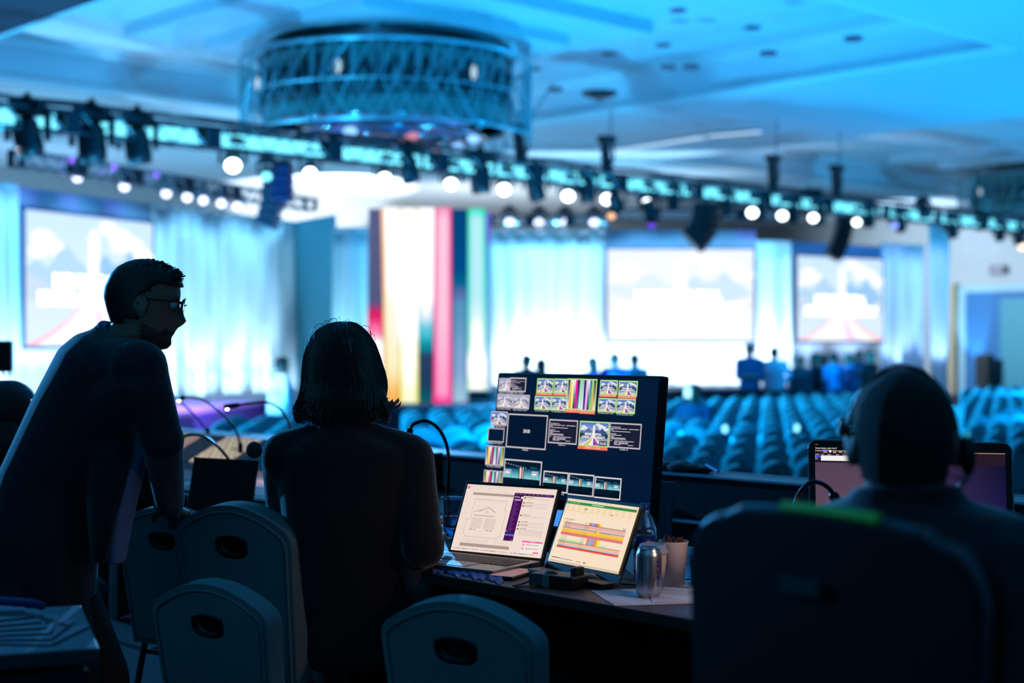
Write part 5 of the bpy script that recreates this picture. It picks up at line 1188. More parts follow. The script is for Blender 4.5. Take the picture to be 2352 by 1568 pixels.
# talkback microphone with round foam ball
p = pd(584, 1033, 5.3)
t = thing('talkback_microphone', 'round grey foam ball microphone at the woman\'s left shoulder', 'microphone', p)
m = MB(); m.ell((0, 0, 0), (.03, .03, .031), n=20, m=14); m.build('foam_ball', mat('foam_grey', (40, 52, 62), .9, bump=.8, bscale=400), t, smooth=True)
m = MB(); m.tube([(.02, .0, .0), (.05, .0, -.008), (.075, .02, -.03), (.085, .03, -.13)], [.012, .011, .009, .007], 10); m.build('stem', mat('mic_silver', (110, 160, 200), .3, .8), t, smooth=True)
m = MB(); m.box((.085, .03, p.z * 0 - .2), (.05, .05, .16)); m.tube([(.085, .03, -.27), (.085, .03, TABLE - p.z)], .012, 8); m.box((.085, .03, TABLE - p.z + .01), (.1, .1, .02)); bs = m.build('stand', M_blk, t, bevel=.004)
for dx in (-.02, .02):
    m = MB(); m.ell((.085 + dx, .002, -.185 - .0), (.006, .004, .005)); m.build('indicator', glow('led_cyan', (130, 220, 255), 2.2), bs)
# intercom box hidden behind shoulder: small blue light
# ---- mixing console beyond the woman
def panel_from_px(pts, d0):
    return [pd(x, y, d) for (x, y), d in zip(pts, d0)]
cx0 = hall(3.65, 6.0, TABLE)
t = thing('mixing_console', 'big mixing console with glowing touch screens and fader panels beyond the woman\'s shoulder', 'mixing console', cx0, HALL_YAW)
m = MB()                                           # body wedge: section across the hall axis A, swept along B
sec = [(3.22, TABLE + .004), (4.04, TABLE + .004), (4.04, TABLE + .165), (3.95, TABLE + .165), (3.72, TABLE + .05), (3.22, TABLE + .02)]
m.prism([hall(a, 4.75, z) for a, z in sec], BX * 2.8); m.build('body', mat('console_black', (18, 16, 20), .45), t, world=True, bevel=.008)
def console_patch(nm, b0, b1, s0, s1, paint, strength, up=.0015):
    """patch on the raised back slope (s 0..1 from foot to top)"""
    p0, p1 = Vector((3.72, 0, TABLE + .05)), Vector((3.95, 0, TABLE + .165))
    f = lambda s, b: hall(p0.x + (p1.x - p0.x) * s - .004, b, p0.z + (p1.z - p0.z) * s + .004)
    c = Canvas(f(s1, b1), f(s1, b0) - f(s1, b1), f(s0, b1) - f(s1, b1), .0004); c.k = 2
    if c.N.z < 0: c.N = -c.N
    paint(c); return c.build(nm, screen_mat('console_light_%s' % strength, strength), t)
def deck_patch(nm, b0, b1, s0, s1, paint, strength):
    p0, p1 = Vector((3.24, 0, TABLE + .021)), Vector((3.7, 0, TABLE + .049))
    f = lambda s, b: hall(p0.x + (p1.x - p0.x) * s, b, p0.z + (p1.z - p0.z) * s + .002)
    c = Canvas(f(s1, b1), f(s1, b0) - f(s1, b1), f(s0, b1) - f(s1, b1), .0004); c.k = 2
    if c.N.z < 0: c.N = -c.N
    paint(c); return c.build(nm, screen_mat('console_light_%s' % strength, strength), t)
def cream(c):
    c.rect(0, 0, 1, 1, (150, 140, 130), (205, 186, 160)); c.layer()
    for r in range(9):
        for q in range(12): c.rect(.02 + q * .081, .03 + r * .105, .085 + q * .081, .1 + r * .105, [(196, 178, 150), (170, 156, 140), (214, 196, 160), (140, 130, 124)][(r * 5 + q * 3) % 4])
    c.layer(); c.rect(.5, .36, .58, .46, (110, 190, 60)); c.rect(.6, .4, .72, .46, (60, 60, 60)); c.rect(.9, .0, 1, .08, (120, 160, 220)); c.disc(.6, .85, .03, (240, 210, 160)); c.disc(.82, .18, .03, (230, 205, 170))
def greens(c):
    c.rect(0, 0, 1, 1, (140, 130, 124), (150, 120, 112)); c.layer()
    for r in range(10): c.bars(.04, .04 + r * .09, .7, .05, (110, 160, 70) if r % 3 else (150, 190, 110), 6, .85, r)
    c.rect(.72, 0, 1, 1, (160, 128, 124))
def buttons(c):
    c.rect(0, 0, 1, 1, (28, 26, 32), (34, 28, 36)); c.layer(); rr = random.Random(8)
    for r in range(8):
        for q in range(9): c.disc(.08 + q * .105, .08 + r * .12, .03, rr.choice([(52, 52, 58), (70, 60, 62), (40, 44, 40), (84, 78, 70)]), n=7)
def mauve(c):
    c.rect(0, 0, 1, 1, (92, 76, 86), (150, 120, 124)); c.layer(); rr = random.Random(9)
    c.text('INPUT BANK', .3, .38, .7, .46, (54, 44, 52)); c.disc(.16, .42, .03, (40, 34, 40)); c.disc(.3, .08, .02, (40, 34, 40)); c.disc(.52, .06, .02, (40, 34, 40))
    for k in range(24): c.rect(.03 + k * .04, .62, .055 + k * .04, .7, rr.choice([(190, 160, 165), (150, 124, 130), (210, 180, 180)]))
    c.rect(.0, .64, .17, .76, (250, 120, 70)); c.rect(.45, .66, .6, .76, (250, 140, 80)); c.rect(.62, .62, .74, .72, (250, 120, 70)); c.rect(.08, .72, .36, .78, (225, 190, 200))
def faders(c):
    c.rect(0, 0, 1, 1, (22, 20, 26), (30, 26, 32)); c.layer()
    for k in range(18): c.rect(.02 + k * .055, .1, .03 + k * .055, .9, (60, 52, 60)); c.rect(.012 + k * .055, .3 + .25 * ((k * 7) % 3) / 3, .04 + k * .055, .38 + .25 * ((k * 7) % 3) / 3, (120, 104, 110))
def bof(x, y, a): return pa(x, y, a).dot(BX)
console_patch('touch_screen', bof(560, 1010, 3.83), bof(478, 1030, 3.83), .02, .98, cream, .85)
console_patch('button_panel', bof(474, 1030, 3.83), bof(430, 1030, 3.83), .02, .98, buttons, .6)
console_patch('touch_screen', bof(426, 1030, 3.83), bof(360, 1030, 3.83), .02, .98, greens, .8)
deck_patch('light_panel', 4.8, bof(478, 1095, 3.5), .35, .98, mauve, .75)
deck_patch('fader_panel', 4.8, bof(470, 1140, 3.35), .02, .33, faders, .5)
deck_patch('fader_panel', bof(470, 1100, 3.4) + .05, 7.2, .02, .95, faders, .3)
# dark laptop silhouette in front of the console
p = pd(458, 1140, 5.2); t = thing('laptop', 'dark open laptop seen from behind the man\'s sleeve, in front of the console', 'laptop', Vector((p.x, p.y, TABLE)), R(-30))
m = MB(); m.box((0, .0, .012), (.3, .22, .018)); m.build('base', M_blk, t, bevel=.003)
m = MB(); m.box((0, .12, .11), (.3, .008, .2), Matrix.Rotation(R(-12), 3, 'X')); m.build('lid', M_blk, t, bevel=.002)
# side table at the lower left with papers and cable
tq = thing('side_table', 'low table corner with scattered papers at the lower left edge', 'table', Vector((*pd(-40, 1460, 3.0).xy, RISER)), R(20))
zt_ = 1.37 - .0
sz = pd(20, 1450, 3.0).z - RISER
m = MB(); m.box((0, 0, sz - .015), (.42, .5, .03)); m.build('tabletop', mat('side_top', (44, 50, 62), .6), tq, bevel=.004)
m = MB(); m.box((.0, -.0, sz / 2 - .02), (.38, .46, sz - .05)); m.build('skirt', mat('skirt_navy', (14, 20, 36), .9), tq)
for k in range(6):
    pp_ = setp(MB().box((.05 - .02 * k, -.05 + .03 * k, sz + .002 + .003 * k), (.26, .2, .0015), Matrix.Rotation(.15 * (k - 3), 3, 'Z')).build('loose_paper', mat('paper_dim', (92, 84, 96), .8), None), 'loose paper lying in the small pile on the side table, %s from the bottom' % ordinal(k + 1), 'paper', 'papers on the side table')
    pp_.location = tq.location; pp_.rotation_euler = tq.rotation_euler
o = MB(); o.tube([(-.1, .2, sz + .03), (.03, .16, sz + .034), (.1, .13, sz + .03), (.12, .1, sz + .028)], .009, 10); oo = o.build('blue_pouch', mat('pouch_blue', (24, 52, 120), .6), None, smooth=True); oo.location = tq.location; oo.rotation_euler = tq.rotation_euler
setp(oo, 'small dark blue roll lying on the papers of the side table', 'pouch')
p = pd(308, 1418, 4.9); t = thing('pink_strap', 'thin dark pink strap lying low between the standing person and the chairs', 'strap', p)
m = MB(); m.tube([(-.045, 0, -.004), (-.01, .01, .001), (.02, 0, .004), (.045, .01, .006)], .006, 6); m.build('strap', mat('strap_pink', (190, 20, 90), .6), t)
# loudspeaker / monitor on a stand at the left edge
p = pd(8, 818, 9.0); t = thing('stand_monitor', 'black box shaped monitor on a thin stand at the left edge of the picture', 'monitor', Vector((p.x - .06, p.y, 0)), R(10))
m = MB(); m.box((0, 0, p.z), (.22, .1, .19)); m.build('case', mat('black_paint', (12, 14, 18), .6), t, bevel=.012)
m = MB(); m.tube([(0, .05, .02), (0, .05, p.z - .08)], .015, 8); m.build('pole', M_leg, t)
for dx in (-.08, -.02, .05, .09): m = MB(); m.tube([(dx, 0, p.z - .09), (dx + .01, 0, p.z - .12)], .008, 6); m.build('plug', M_blk, t)
m = MB(); m.box((0, .05, .01), (.4, .4, .02)); m.build('base', M_blk, t)

# ================================================================== AUDIENCE SEATING
rows = [17.1 - .95 * i for i in range(11)]
proto = make_chair('audience_chair', False, M_afab)
OCC = [Vector((pd(1597, 905, 20).x, 20, 0))]
spots = []
def barrier_y(x):                                   # top edge of the road cases in the picture
    p = pa(x, 1000, 4.28); return HY + (CAM_Z - 1.4) / p.y * FPX
for r, b in enumerate(rows):
    start = 8.7 + (.25 if r % 2 else 0)
    k = 0; a = start
    while a < 36:
        p = hall(a, b, 0)
        x = CX + FPX * p.x / p.y; yt = HY + (CAM_Z - .93) / p.y * FPX
        if any((p - q).length < .62 for q in OCC): continue_ = True
        else: continue_ = False
        if not continue_ and -60 < x < 2400 and yt < (barrier_y(x) if x < 2340 else 1200) + 2 and not (x < 470):
            spots.append((p.y, r, a, b))
        a += .5
spots.sort()
hid = lambda x, y: (1965 < x < 2185 and y > 850) or (700 < x < 870 and y > 850) or (1150 < x < 1480 and y > 890)
near = []; far = []
for s in spots:
    p = hall(s[2], s[3], 0); x = CX + FPX * p.x / p.y; yt = HY + (CAM_Z - .93) / p.y * FPX
    if hid(x, yt): continue                        # wholly behind the people and the monitor
    (near if len(near) < 300 else far).append(s)
byrow = {}
for s in near: byrow.setdefault(s[1], []).append(s)
first = True
nr_rows = len(rows)
for r in sorted(byrow):
    L_ = sorted(byrow[r], key=lambda s: s[2])
    for i, s in enumerate(L_):
        o = proto if first else copy_tree(proto); first = False
        rr = random.Random(int(s[2] * 100) + r * 77)
        o.location = hall(s[2], s[3] - .25, 0) ; o.rotation_euler = (0, 0, math.atan2(-BX.x, BX.y) + rr.uniform(-.03, .03))
        setp(o, 'pale banquet chair in the %s row from the stage, %s from the left' % (ordinal(r + 1), ordinal(i + 1)), 'chair', 'empty audience chairs in rows')
if far:
    m = MB(); src = [(c.data, c.matrix_local.copy() if False else None) for c in COL.objects if c.parent == proto]
    for s in far:
        T = Matrix.Translation(hall(s[2], s[3] - .25, 0)) @ Matrix.Rotation(math.atan2(-BX.x, BX.y), 4, 'Z')
        for me, _ in src:
            if me.materials[0] and me.materials[0].name == 'chair_steel': continue
            m.add([T @ v.co for v in me.vertices], [tuple(p.vertices) for p in me.polygons])
    me = bpy.data.meshes.new('far_chairs'); me.from_pydata([tuple(v) for v in m.v], [], m.f)
    setp(link('distant_chairs', me, M_afab), 'mass of the farthest small audience chairs towards the right wall', 'chair', 'farthest audience chairs', 'stuff')
# light on the seats: added cyan spots without fixtures, for stage spill
for a, b in ((13, 11), (18, 12), (24, 14), (31, 15)):
    spot('seat_fill', hall(a - 9.4, TB - 1.2, TZ - .5), hall(a, b, .9), (.0, .5, 1.0), 8500, 56, .8, .1)
for a, b in ((13, 9), (20, 11), (27, 14)):
    spot('seat_fill', hall(a - 9, b + 3, 5.6), hall(a, b, .9), (.0, .42, .8), 900, 70, .8, .15)
# ================================================================== PEOPLE
def remeshed(mb, voxel, smooth=3, name='body', fac=.5):
    me = mb.mesh(name); o = bpy.data.objects.new('tmp', me); COL.objects.link(o)
    r = o.modifiers.new('r', 'REMESH'); r.mode = 'VOXEL'; r.voxel_size = voxel; r.use_smooth_shade = True
    if smooth: s = o.modifiers.new('s', 'SMOOTH'); s.factor = fac; s.iterations = smooth
    dg = bpy.context.evaluated_depsgraph_get(); out = bpy.data.meshes.new_from_object(o.evaluated_get(dg)); out.name = name
    bpy.data.objects.remove(o); out.materials.clear()
    for p in out.polygons: p.use_smooth = True
    return out
def prof(z, pts):
    for i in range(len(pts) - 1):
        if pts[i][0] <= z <= pts[i + 1][0]:
            k = (z - pts[i][0]) / (pts[i + 1][0] - pts[i][0]); k = k * k * (3 - 2 * k) if False else k
            return pts[i][1] * (1 - k) + pts[i + 1][1] * k
    return pts[0][1] if z < pts[0][0] else pts[-1][1]
FR_ = [(-.118, .045), (-.108, .078), (-.095, .088), (-.082, .086), (-.072, .082), (-.06, .09), (-.052, .086), (-.04, .084), (-.02, .086), (.0, .086), (.012, .084), (.03, .092), (.045, .094), (.07, .088), (.09, .074), (.105, .05), (.114, .02), (.118, .0)]
BK_ = [(-.118, .0), (-.1, .03), (-.08, .058), (-.05, .074), (-.02, .088), (.01, .099), (.04, .1), (.07, .09), (.09, .075), (.105, .052), (.114, .03), (.118, .01)]
WD_ = [(-.118, .022), (-.108, .036), (-.09, .05), (-.07, .058), (-.05, .063), (-.02, .069), (.01, .0735), (.04, .076), (.07, .07), (.09, .058), (.105, .038), (.114, .02), (.118, .005)]
def head_verts(grow=0., nose=1., nz=44, nt=56):
    vs = []
    for j in range(nz + 1):
        z = -.118 + .236 * (1 - math.cos(math.pi * j / nz)) / 2
        f, b, w = prof(z, FR_), prof(z, BK_), prof(z, WD_)
        for i in range(nt):
            t = 2 * math.pi * i / nt; cx, sy = math.cos(t), math.sin(t); cx = math.copysign(abs(cx) ** .92, cx)
            x = w * cx; y = (f if sy > 0 else b) * sy
            if sy > 0 and nose:
                nzp = max(0, 1 - abs((z + .028) / .026)) if z < -.028 else max(0, 1 - (z + .028) / .06)
                y += nose * .037 * (nzp ** .7 if z < -.028 else nzp) * math.exp(-(x / (.012 + .008 * max(0, -z * 12))) ** 2)
                y += .006 * math.exp(-((z + .058) / .006) ** 2 - (x / .02) ** 2) + .005 * math.exp(-((z + .07) / .006) ** 2 - (x / .018) ** 2)
                for sx in (-1, 1): y -= .012 * math.exp(-((z - .014) / .013) ** 2 - ((x - sx * .032) / .014) ** 2)
                y += .005 * math.exp(-((z - .032) / .008) ** 2) * math.exp(-((abs(x) - .03) / .02) ** 2)
            L = math.hypot(x, y) or 1e-6
            vs.append(Vector((x + x / L * grow, y + y / L * grow, z + (grow if z > .05 else 0) * max(0, (z - .05) / .068))))
    fs = [(j * nt + i, j * nt + (i + 1) % nt, (j + 1) * nt + (i + 1) % nt, (j + 1) * nt + i) for j in range(nz) for i in range(nt)]
    fs += [tuple(reversed(range(nt))), tuple(range(nz * nt, (nz + 1) * nt))]
    return vs, fs
def head_into(mb, M, s=1., nose=1.):
    vs, fs = head_verts(0, nose); mb.add([M @ (v * s) for v in vs], fs)
    for sx in (-1, 1):                                   # ears
        E = M.to_3x3() @ Matrix.Rotation(sx * R(-22), 3, 'Z') @ Matrix.Rotation(R(12), 3, 'X')
        mb.ell(M @ (Vector((sx * .08, -.008, -.004)) * s), (.0075 * s, .017 * s, .031 * s), E, 12, 8)
        mb.torus(M @ (Vector((sx * .083, -.01, .004)) * s), .018 * s, .0042 * s, E @ Matrix.Rotation(R(90), 3, 'Y'), 16, 6)
def hand_into(mb, w, d, n, side=1, curl=.35, s=1.):
    """w wrist, d direction of the fingers, n back-of-hand normal, side: +1 thumb on the left of d"""
    d = Vector(d).normalized(); n = Vector(n); n = (n - d * n.dot(d)).normalized(); x = d.cross(n) * side
    mb.cap(w - d * .01, w + d * .03 * s, .024 * s, .026 * s)
    for k in (-1, 0, 1): mb.cap(w + d * .02 * s + x * k * .016 * s, w + d * .085 * s + x * k * .02 * s, .015 * s, .0125 * s, 10)
    for k, (off, L) in enumerate(((.03, .07), (.0105, .08), (-.0105, .074), (-.03, .06))):
        p = w + d * .088 * s + x * off * s; a = 0.
        for q in (.45, .32, .23):
            a += curl * (1 + .2 * k * .3); v = (d * math.cos(a) - n * math.sin(a)) * L * q * s
            mb.cap(p, p + v, .0088 * s, .0078 * s, 10); p = p + v
    p = w + d * .025 * s + x * .028 * s; v1 = (d * .6 + x * .7 - n * .25).normalized() * .042 * s; v2 = (d * .9 + x * .25 - n * .3).normalized() * .034 * s
    mb.cap(p, p + v1, .0125 * s, .0105 * s, 10); mb.cap(p + v1, p + v1 + v2, .0102 * s, .0085 * s, 10)
def yaw_m(loc, yaw, pitch=0., roll=0.):
    """head matrix: yaw 0 faces away from the camera (+Y), positive turns to the left"""
    return Matrix.Translation(loc) @ Matrix.Rotation(R(yaw), 4, 'Z') @ Matrix.Rotation(R(pitch), 4, 'X') @ Matrix.Rotation(R(roll), 4, 'Y')
def hair_cap(M, s, grow, keep, voxel=None, extra=None):
    vs, fs = head_verts(grow, 0); me = bpy.data.meshes.new('hair')
    sel = [f for f in fs if all(keep(vs[i]) for i in f)]
    me.from_pydata([tuple(M @ (v * s)) for v in vs], [], sel); bm = bmesh.new(); bm.from_mesh(me)
    bmesh.ops.delete(bm, geom=[v for v in bm.verts if not v.link_faces], context='VERTS'); bmesh.ops.recalc_face_normals(bm, faces=bm.faces); bm.to_mesh(me); bm.free()
    for p in me.polygons: p.use_smooth = True
    return me
M_skin = mat('skin', (158, 104, 92), .55, bump=.1, bscale=120); M_suit = mat('navy_suit', (14, 18, 38), .75, bump=.2, bscale=250, sheen=.3); M_hair1 = mat('brown_black_hair', (26, 20, 20), .55)
M_stub = mat('stubble', (100, 66, 60), .8); M_shirt = mat('light_blue_shirt', (120, 150, 200), .7)

# ------------------------------------------------ leaning man
P = pd
def leaning_man():
    rootp = P(110, 1230, 4.1)
    t = thing('person', 'standing person in dark suit and glasses leaning forward with head turned in profile', 'person', Vector((rootp.x, rootp.y, RISER)))
    f = Vector((.94, .34, 0)); r = Vector((f.y, -f.x, 0))
    hipc, waist, chest, upper, neckb = P(92, 1235, 4.1), P(118, 1120, 4.1), P(190, 985, 4.08), P(238, 880, 4.05), P(272, 800, 4.02)
    headc = P(330, 702, 4.0); HM = yaw_m(headc, -76, -8, 0); hs = .99
    sp = [hipc, waist, chest, upper, neckb]
    ang = R(35); back = (-f * math.cos(ang) + UP * math.sin(ang))
    secs = []
    for c, w, d, an in ((hipc - UP * .1, .16, .125, 0), (hipc, .172, .135, 5), (waist, .155, .118, 18), (chest, .172, .128, 32), (upper, .2, .128, 38), (upper.lerp(neckb, .55), .17, .105, 40), (neckb, .085, .07, 42)):
        fv = (f * math.cos(R(an)) - UP * math.sin(R(an))); secs.append((c, r, fv, w, d))
    shR, shL = upper + r * .185 + UP * .045 + f * .02, upper - r * .185 + UP * .045 + f * .02
    shR = P(322, 842, 3.84); elR = P(372, 1010, 3.86); wrR = P(392, 1168, 4.3); 
    shL = P(272, 826, 4.2); elL = P(330, 985, 4.4); wrL = P(352, 1140, 4.62)
    hipR, hipL = hipc + r * .09 - UP * .02, hipc - r * .09 - UP * .02
    kR, kL = P(160, 1560, 3.95), P(232, 1560, 4.15); aR, aL = Vector((kR.x - .05, kR.y, RISER + .09)), Vector((kL.x - .04, kL.y + .02, RISER + .09))
    body = MB(); body.loft(secs); head_into(body, HM, hs)
    body.cap(neckb - UP * .02, HM @ Vector((0, -.02, -.07)), .062, .058)
    for a, b, c in ((shR, elR, wrR), (shL, elL, wrL)): body.cap(a, b, .05, .042); body.cap(b, c, .041, .029)
    for a, b, c in ((hipR, kR, aR), (hipL, kL, aL)): body.cap(a, b, .085, .06); body.cap(b, c, .055, .04); body.cap(c - UP * .05, c - UP * .055 + f * .13, .035, .03)
    hd = Vector((-.35, .8, -.25)); hand_into(body, wrR, (wrR - elR).normalized() * .5 + Vector((.1, .8, -.1)), UP, -1, .3)
    hand_into(body, wrL, (wrL - elL).normalized() * .4 + Vector((.2, .7, -.1)), UP, 1, .3)
    me = remeshed(body, .0036, 1, 'body')
    me.materials.append(M_skin); me.materials.append(M_stub); inv = HM.inverted()
    for p in me.polygons:
        q = inv @ p.center
        if -.13 < q.z < -.02 and q.y > .0 and abs(q.x) < .09 and not (q.y > .07 and q.z > -.058) and q.z < -.045 - .35 * q.y + .9 * max(0, q.y - .05) + .006 * noise.noise(q * 90): p.material_index = 1
    o = bpy.data.objects.new('body', me); COL.objects.link(o); o.parent = t; me.transform(wmat(t).inverted())
    # suit jacket: torso and sleeves grown outwards, open front hanging down
    j = MB(); js = []
    for (c, rv, fv, w, d), g in zip(secs, (.03, .026, .03, .03, .024, .02, .012)): js.append((c, rv, fv, w + g, d + g))
    tail = (hipc - UP * .16 - f * .01, r, f, .2, .165); js = [tail] + js; j.loft(js, 28)
    j.loft([(P(228, 1290, 3.98), r, f, .05, .022), (P(236, 1180, 3.98), r, f, .09, .04), (P(255, 1040, 3.99), r, f, .12, .07), (P(280, 930, 4.0), r, f, .13, .07)], 16)
    for a, q in ((shR, .6), (shL, .5)): j.cap(neckb - UP * .035, a + UP * .0 - f * .01, .062, .07); j.cap(upper.lerp(neckb, .4) - f * .03, a, .1, .072)
    j.cap(chest - f * .03, shR - UP * .06, .12, .08)
    for a, b, c, k in ((shR, elR, wrR, 1), (shL, elL, wrL, 1)):
        j.cap(a, a.lerp(b, .5), .07, .062); j.cap(a.lerp(b, .5), b, .062, .056); j.cap(b, b.lerp(c, .9), .056, .043); j.ell(b, (.06, .06, .055))
        for q in (.3, .55, .78): j.torus(a.lerp(b, q), .052 - .004 * q, .009, frame_m(b - a), 20, 6)
        for q in (.25, .5): j.torus(b.lerp(c, q), .046 - .008 * q, .008, frame_m(c - b), 20, 6)
    col = neckb + UP * .012
    j.torus(col + f * .01 + UP * .01, .068, .014, frame_m((headc - neckb)), 24, 8)
    me = remeshed(j, .007, 12, 'jacket'); link('jacket', me, M_suit, t, world=True, smooth=True)
    s = MB(); s.loft([(P(262, 1292, 4.03), r, f, .05, .03), (P(262, 1200, 4.03), r, f, .07, .05), (P(272, 1080, 4.03), r, f, .11, .07), (P(300, 960, 4.03), r, f, .1, .06)], 20)
    me = remeshed(s, .008, 3, 'shirt'); link('shirt', me, M_shirt, t, world=True, smooth=True)
    s = MB(); s.torus(neckb + f * .01 + UP * .03, .064, .011, frame_m((headc - neckb)), 24, 8); s.build('shirt_collar', mat('shirt_collar', (60, 80, 120), .7), t, world=True, smooth=True)
    tr = MB(); tr.loft([(hipc - UP * .14, r, f, .17, .13), (hipc - UP * .02, r, f, .185, .145), (hipc + UP * .06, r, f, .17, .13)], 24)
    for a, b, c in ((hipR, kR, aR), (hipL, kL, aL)): tr.cap(a, b, .108, .082); tr.cap(b, c + UP * .02, .08, .065)
    me = remeshed(tr, .012, 4, 'trousers'); link('trousers', me, mat('dark_trousers', (14, 15, 24), .8), t, world=True, smooth=True)
    for a in (aR, aL): m = MB(); m.cap(Vector((a.x, a.y, RISER + .05)) - f * .05, Vector((a.x, a.y, RISER + .045)) + f * .16, .048, .042); m.build('shoe', mat('black_shoe', (12, 12, 14), .35), t, world=True, smooth=True)
    def keep(v):
        if v.z > .085: return True
        if v.y > .03: return v.z > .062 - .3 * (v.y - .03) + .0 and v.z > .058
        if v.y > -.005: return v.z > .028 + 1.0 * max(0, v.y)
        return v.z > -.062 + (.02 if abs(v.x) > .06 else 0)
    me = hair_cap(HM, hs, .009, keep); h = link('hair', me, M_hair1, t, world=True, smooth=True)
    so = h.modifiers.new('t', 'SOLIDIFY'); so.thickness = .012; so.offset = -1
    m = MB()                                              # quiff and short tufts
    rr = random.Random(3)
    for k in range(260):
        th = rr.uniform(-1.2, 1.2); y = rr.uniform(-.07, .082); x = rr.uniform(-.055, .055); z = .118 * math.sqrt(max(.02, 1 - (y / .118) ** 2 - (x / .1) ** 2)) + .002
        p0 = Vector((x, y, z)); m.tube([HM @ p0, HM @ (p0 + Vector((rr.uniform(-.004, .004), .012 + .006 * (y > .05), .006 + .004 * rr.random())))], [.003, .0012], 4)
    m.build('tuft', M_hair1, h, world=True)
    g = MB(); G = lambda x, y, z: HM @ (Vector((x, y, z)) * hs)
    for sx in (-1, 1):
        g.tube([G(sx * .033 + .026 * math.copysign(abs(math.cos(a)) ** .7, math.cos(a)), .107 - .006 * abs(math.cos(a)), .012 + .021 * math.copysign(abs(math.sin(a)) ** .7, math.sin(a))) for a in [2 * math.pi * k / 20 for k in range(21)]], .0024, 6, caps=False)
        g.tube([G(sx * .06, .1, .022), G(sx * .077, .06, .02), G(sx * .083, .0, .018), G(sx * .083, -.018, .0)], .0026, 6)
    g.tube([G(-.009, .109, .016), G(0, .112, .018), G(.009, .109, .016)], .002, 6)
    gg = g.build('glasses', mat('glasses_black', (16, 14, 18), .25), t, world=True)
    for sx in (-1, 1):
        m = MB(); m.prism([G(sx * .033 + .024 * math.cos(a), .1055, .012 + .019 * math.sin(a)) for a in [2 * math.pi * k / 16 for k in range(16)]], (HM.to_3x3() @ Vector((0, .0012, 0)))); m.build('glasses_lens', mat('lens_glass', (180, 215, 240), .05, trans=.9), gg, world=True)
    for sx in (-1, 1):
        m = MB(); m.ell(G(sx * .032, .077, .013), (.011, .011, .011)); e = m.build('eye', mat('eye_white', (200, 200, 205), .3), t, world=True, smooth=True)
        m = MB(); m.ell(G(sx * .032, .0855, .0125), (.0045, .0045, .0045)); m.build('pupil', mat('pupil_dark', (10, 10, 12), .2), e, world=True, smooth=True)
    return t
def frame_m(d):
    x, y = frame(d); return Matrix((x, y, Vector(d).normalized())).transposed()
leaning_man()

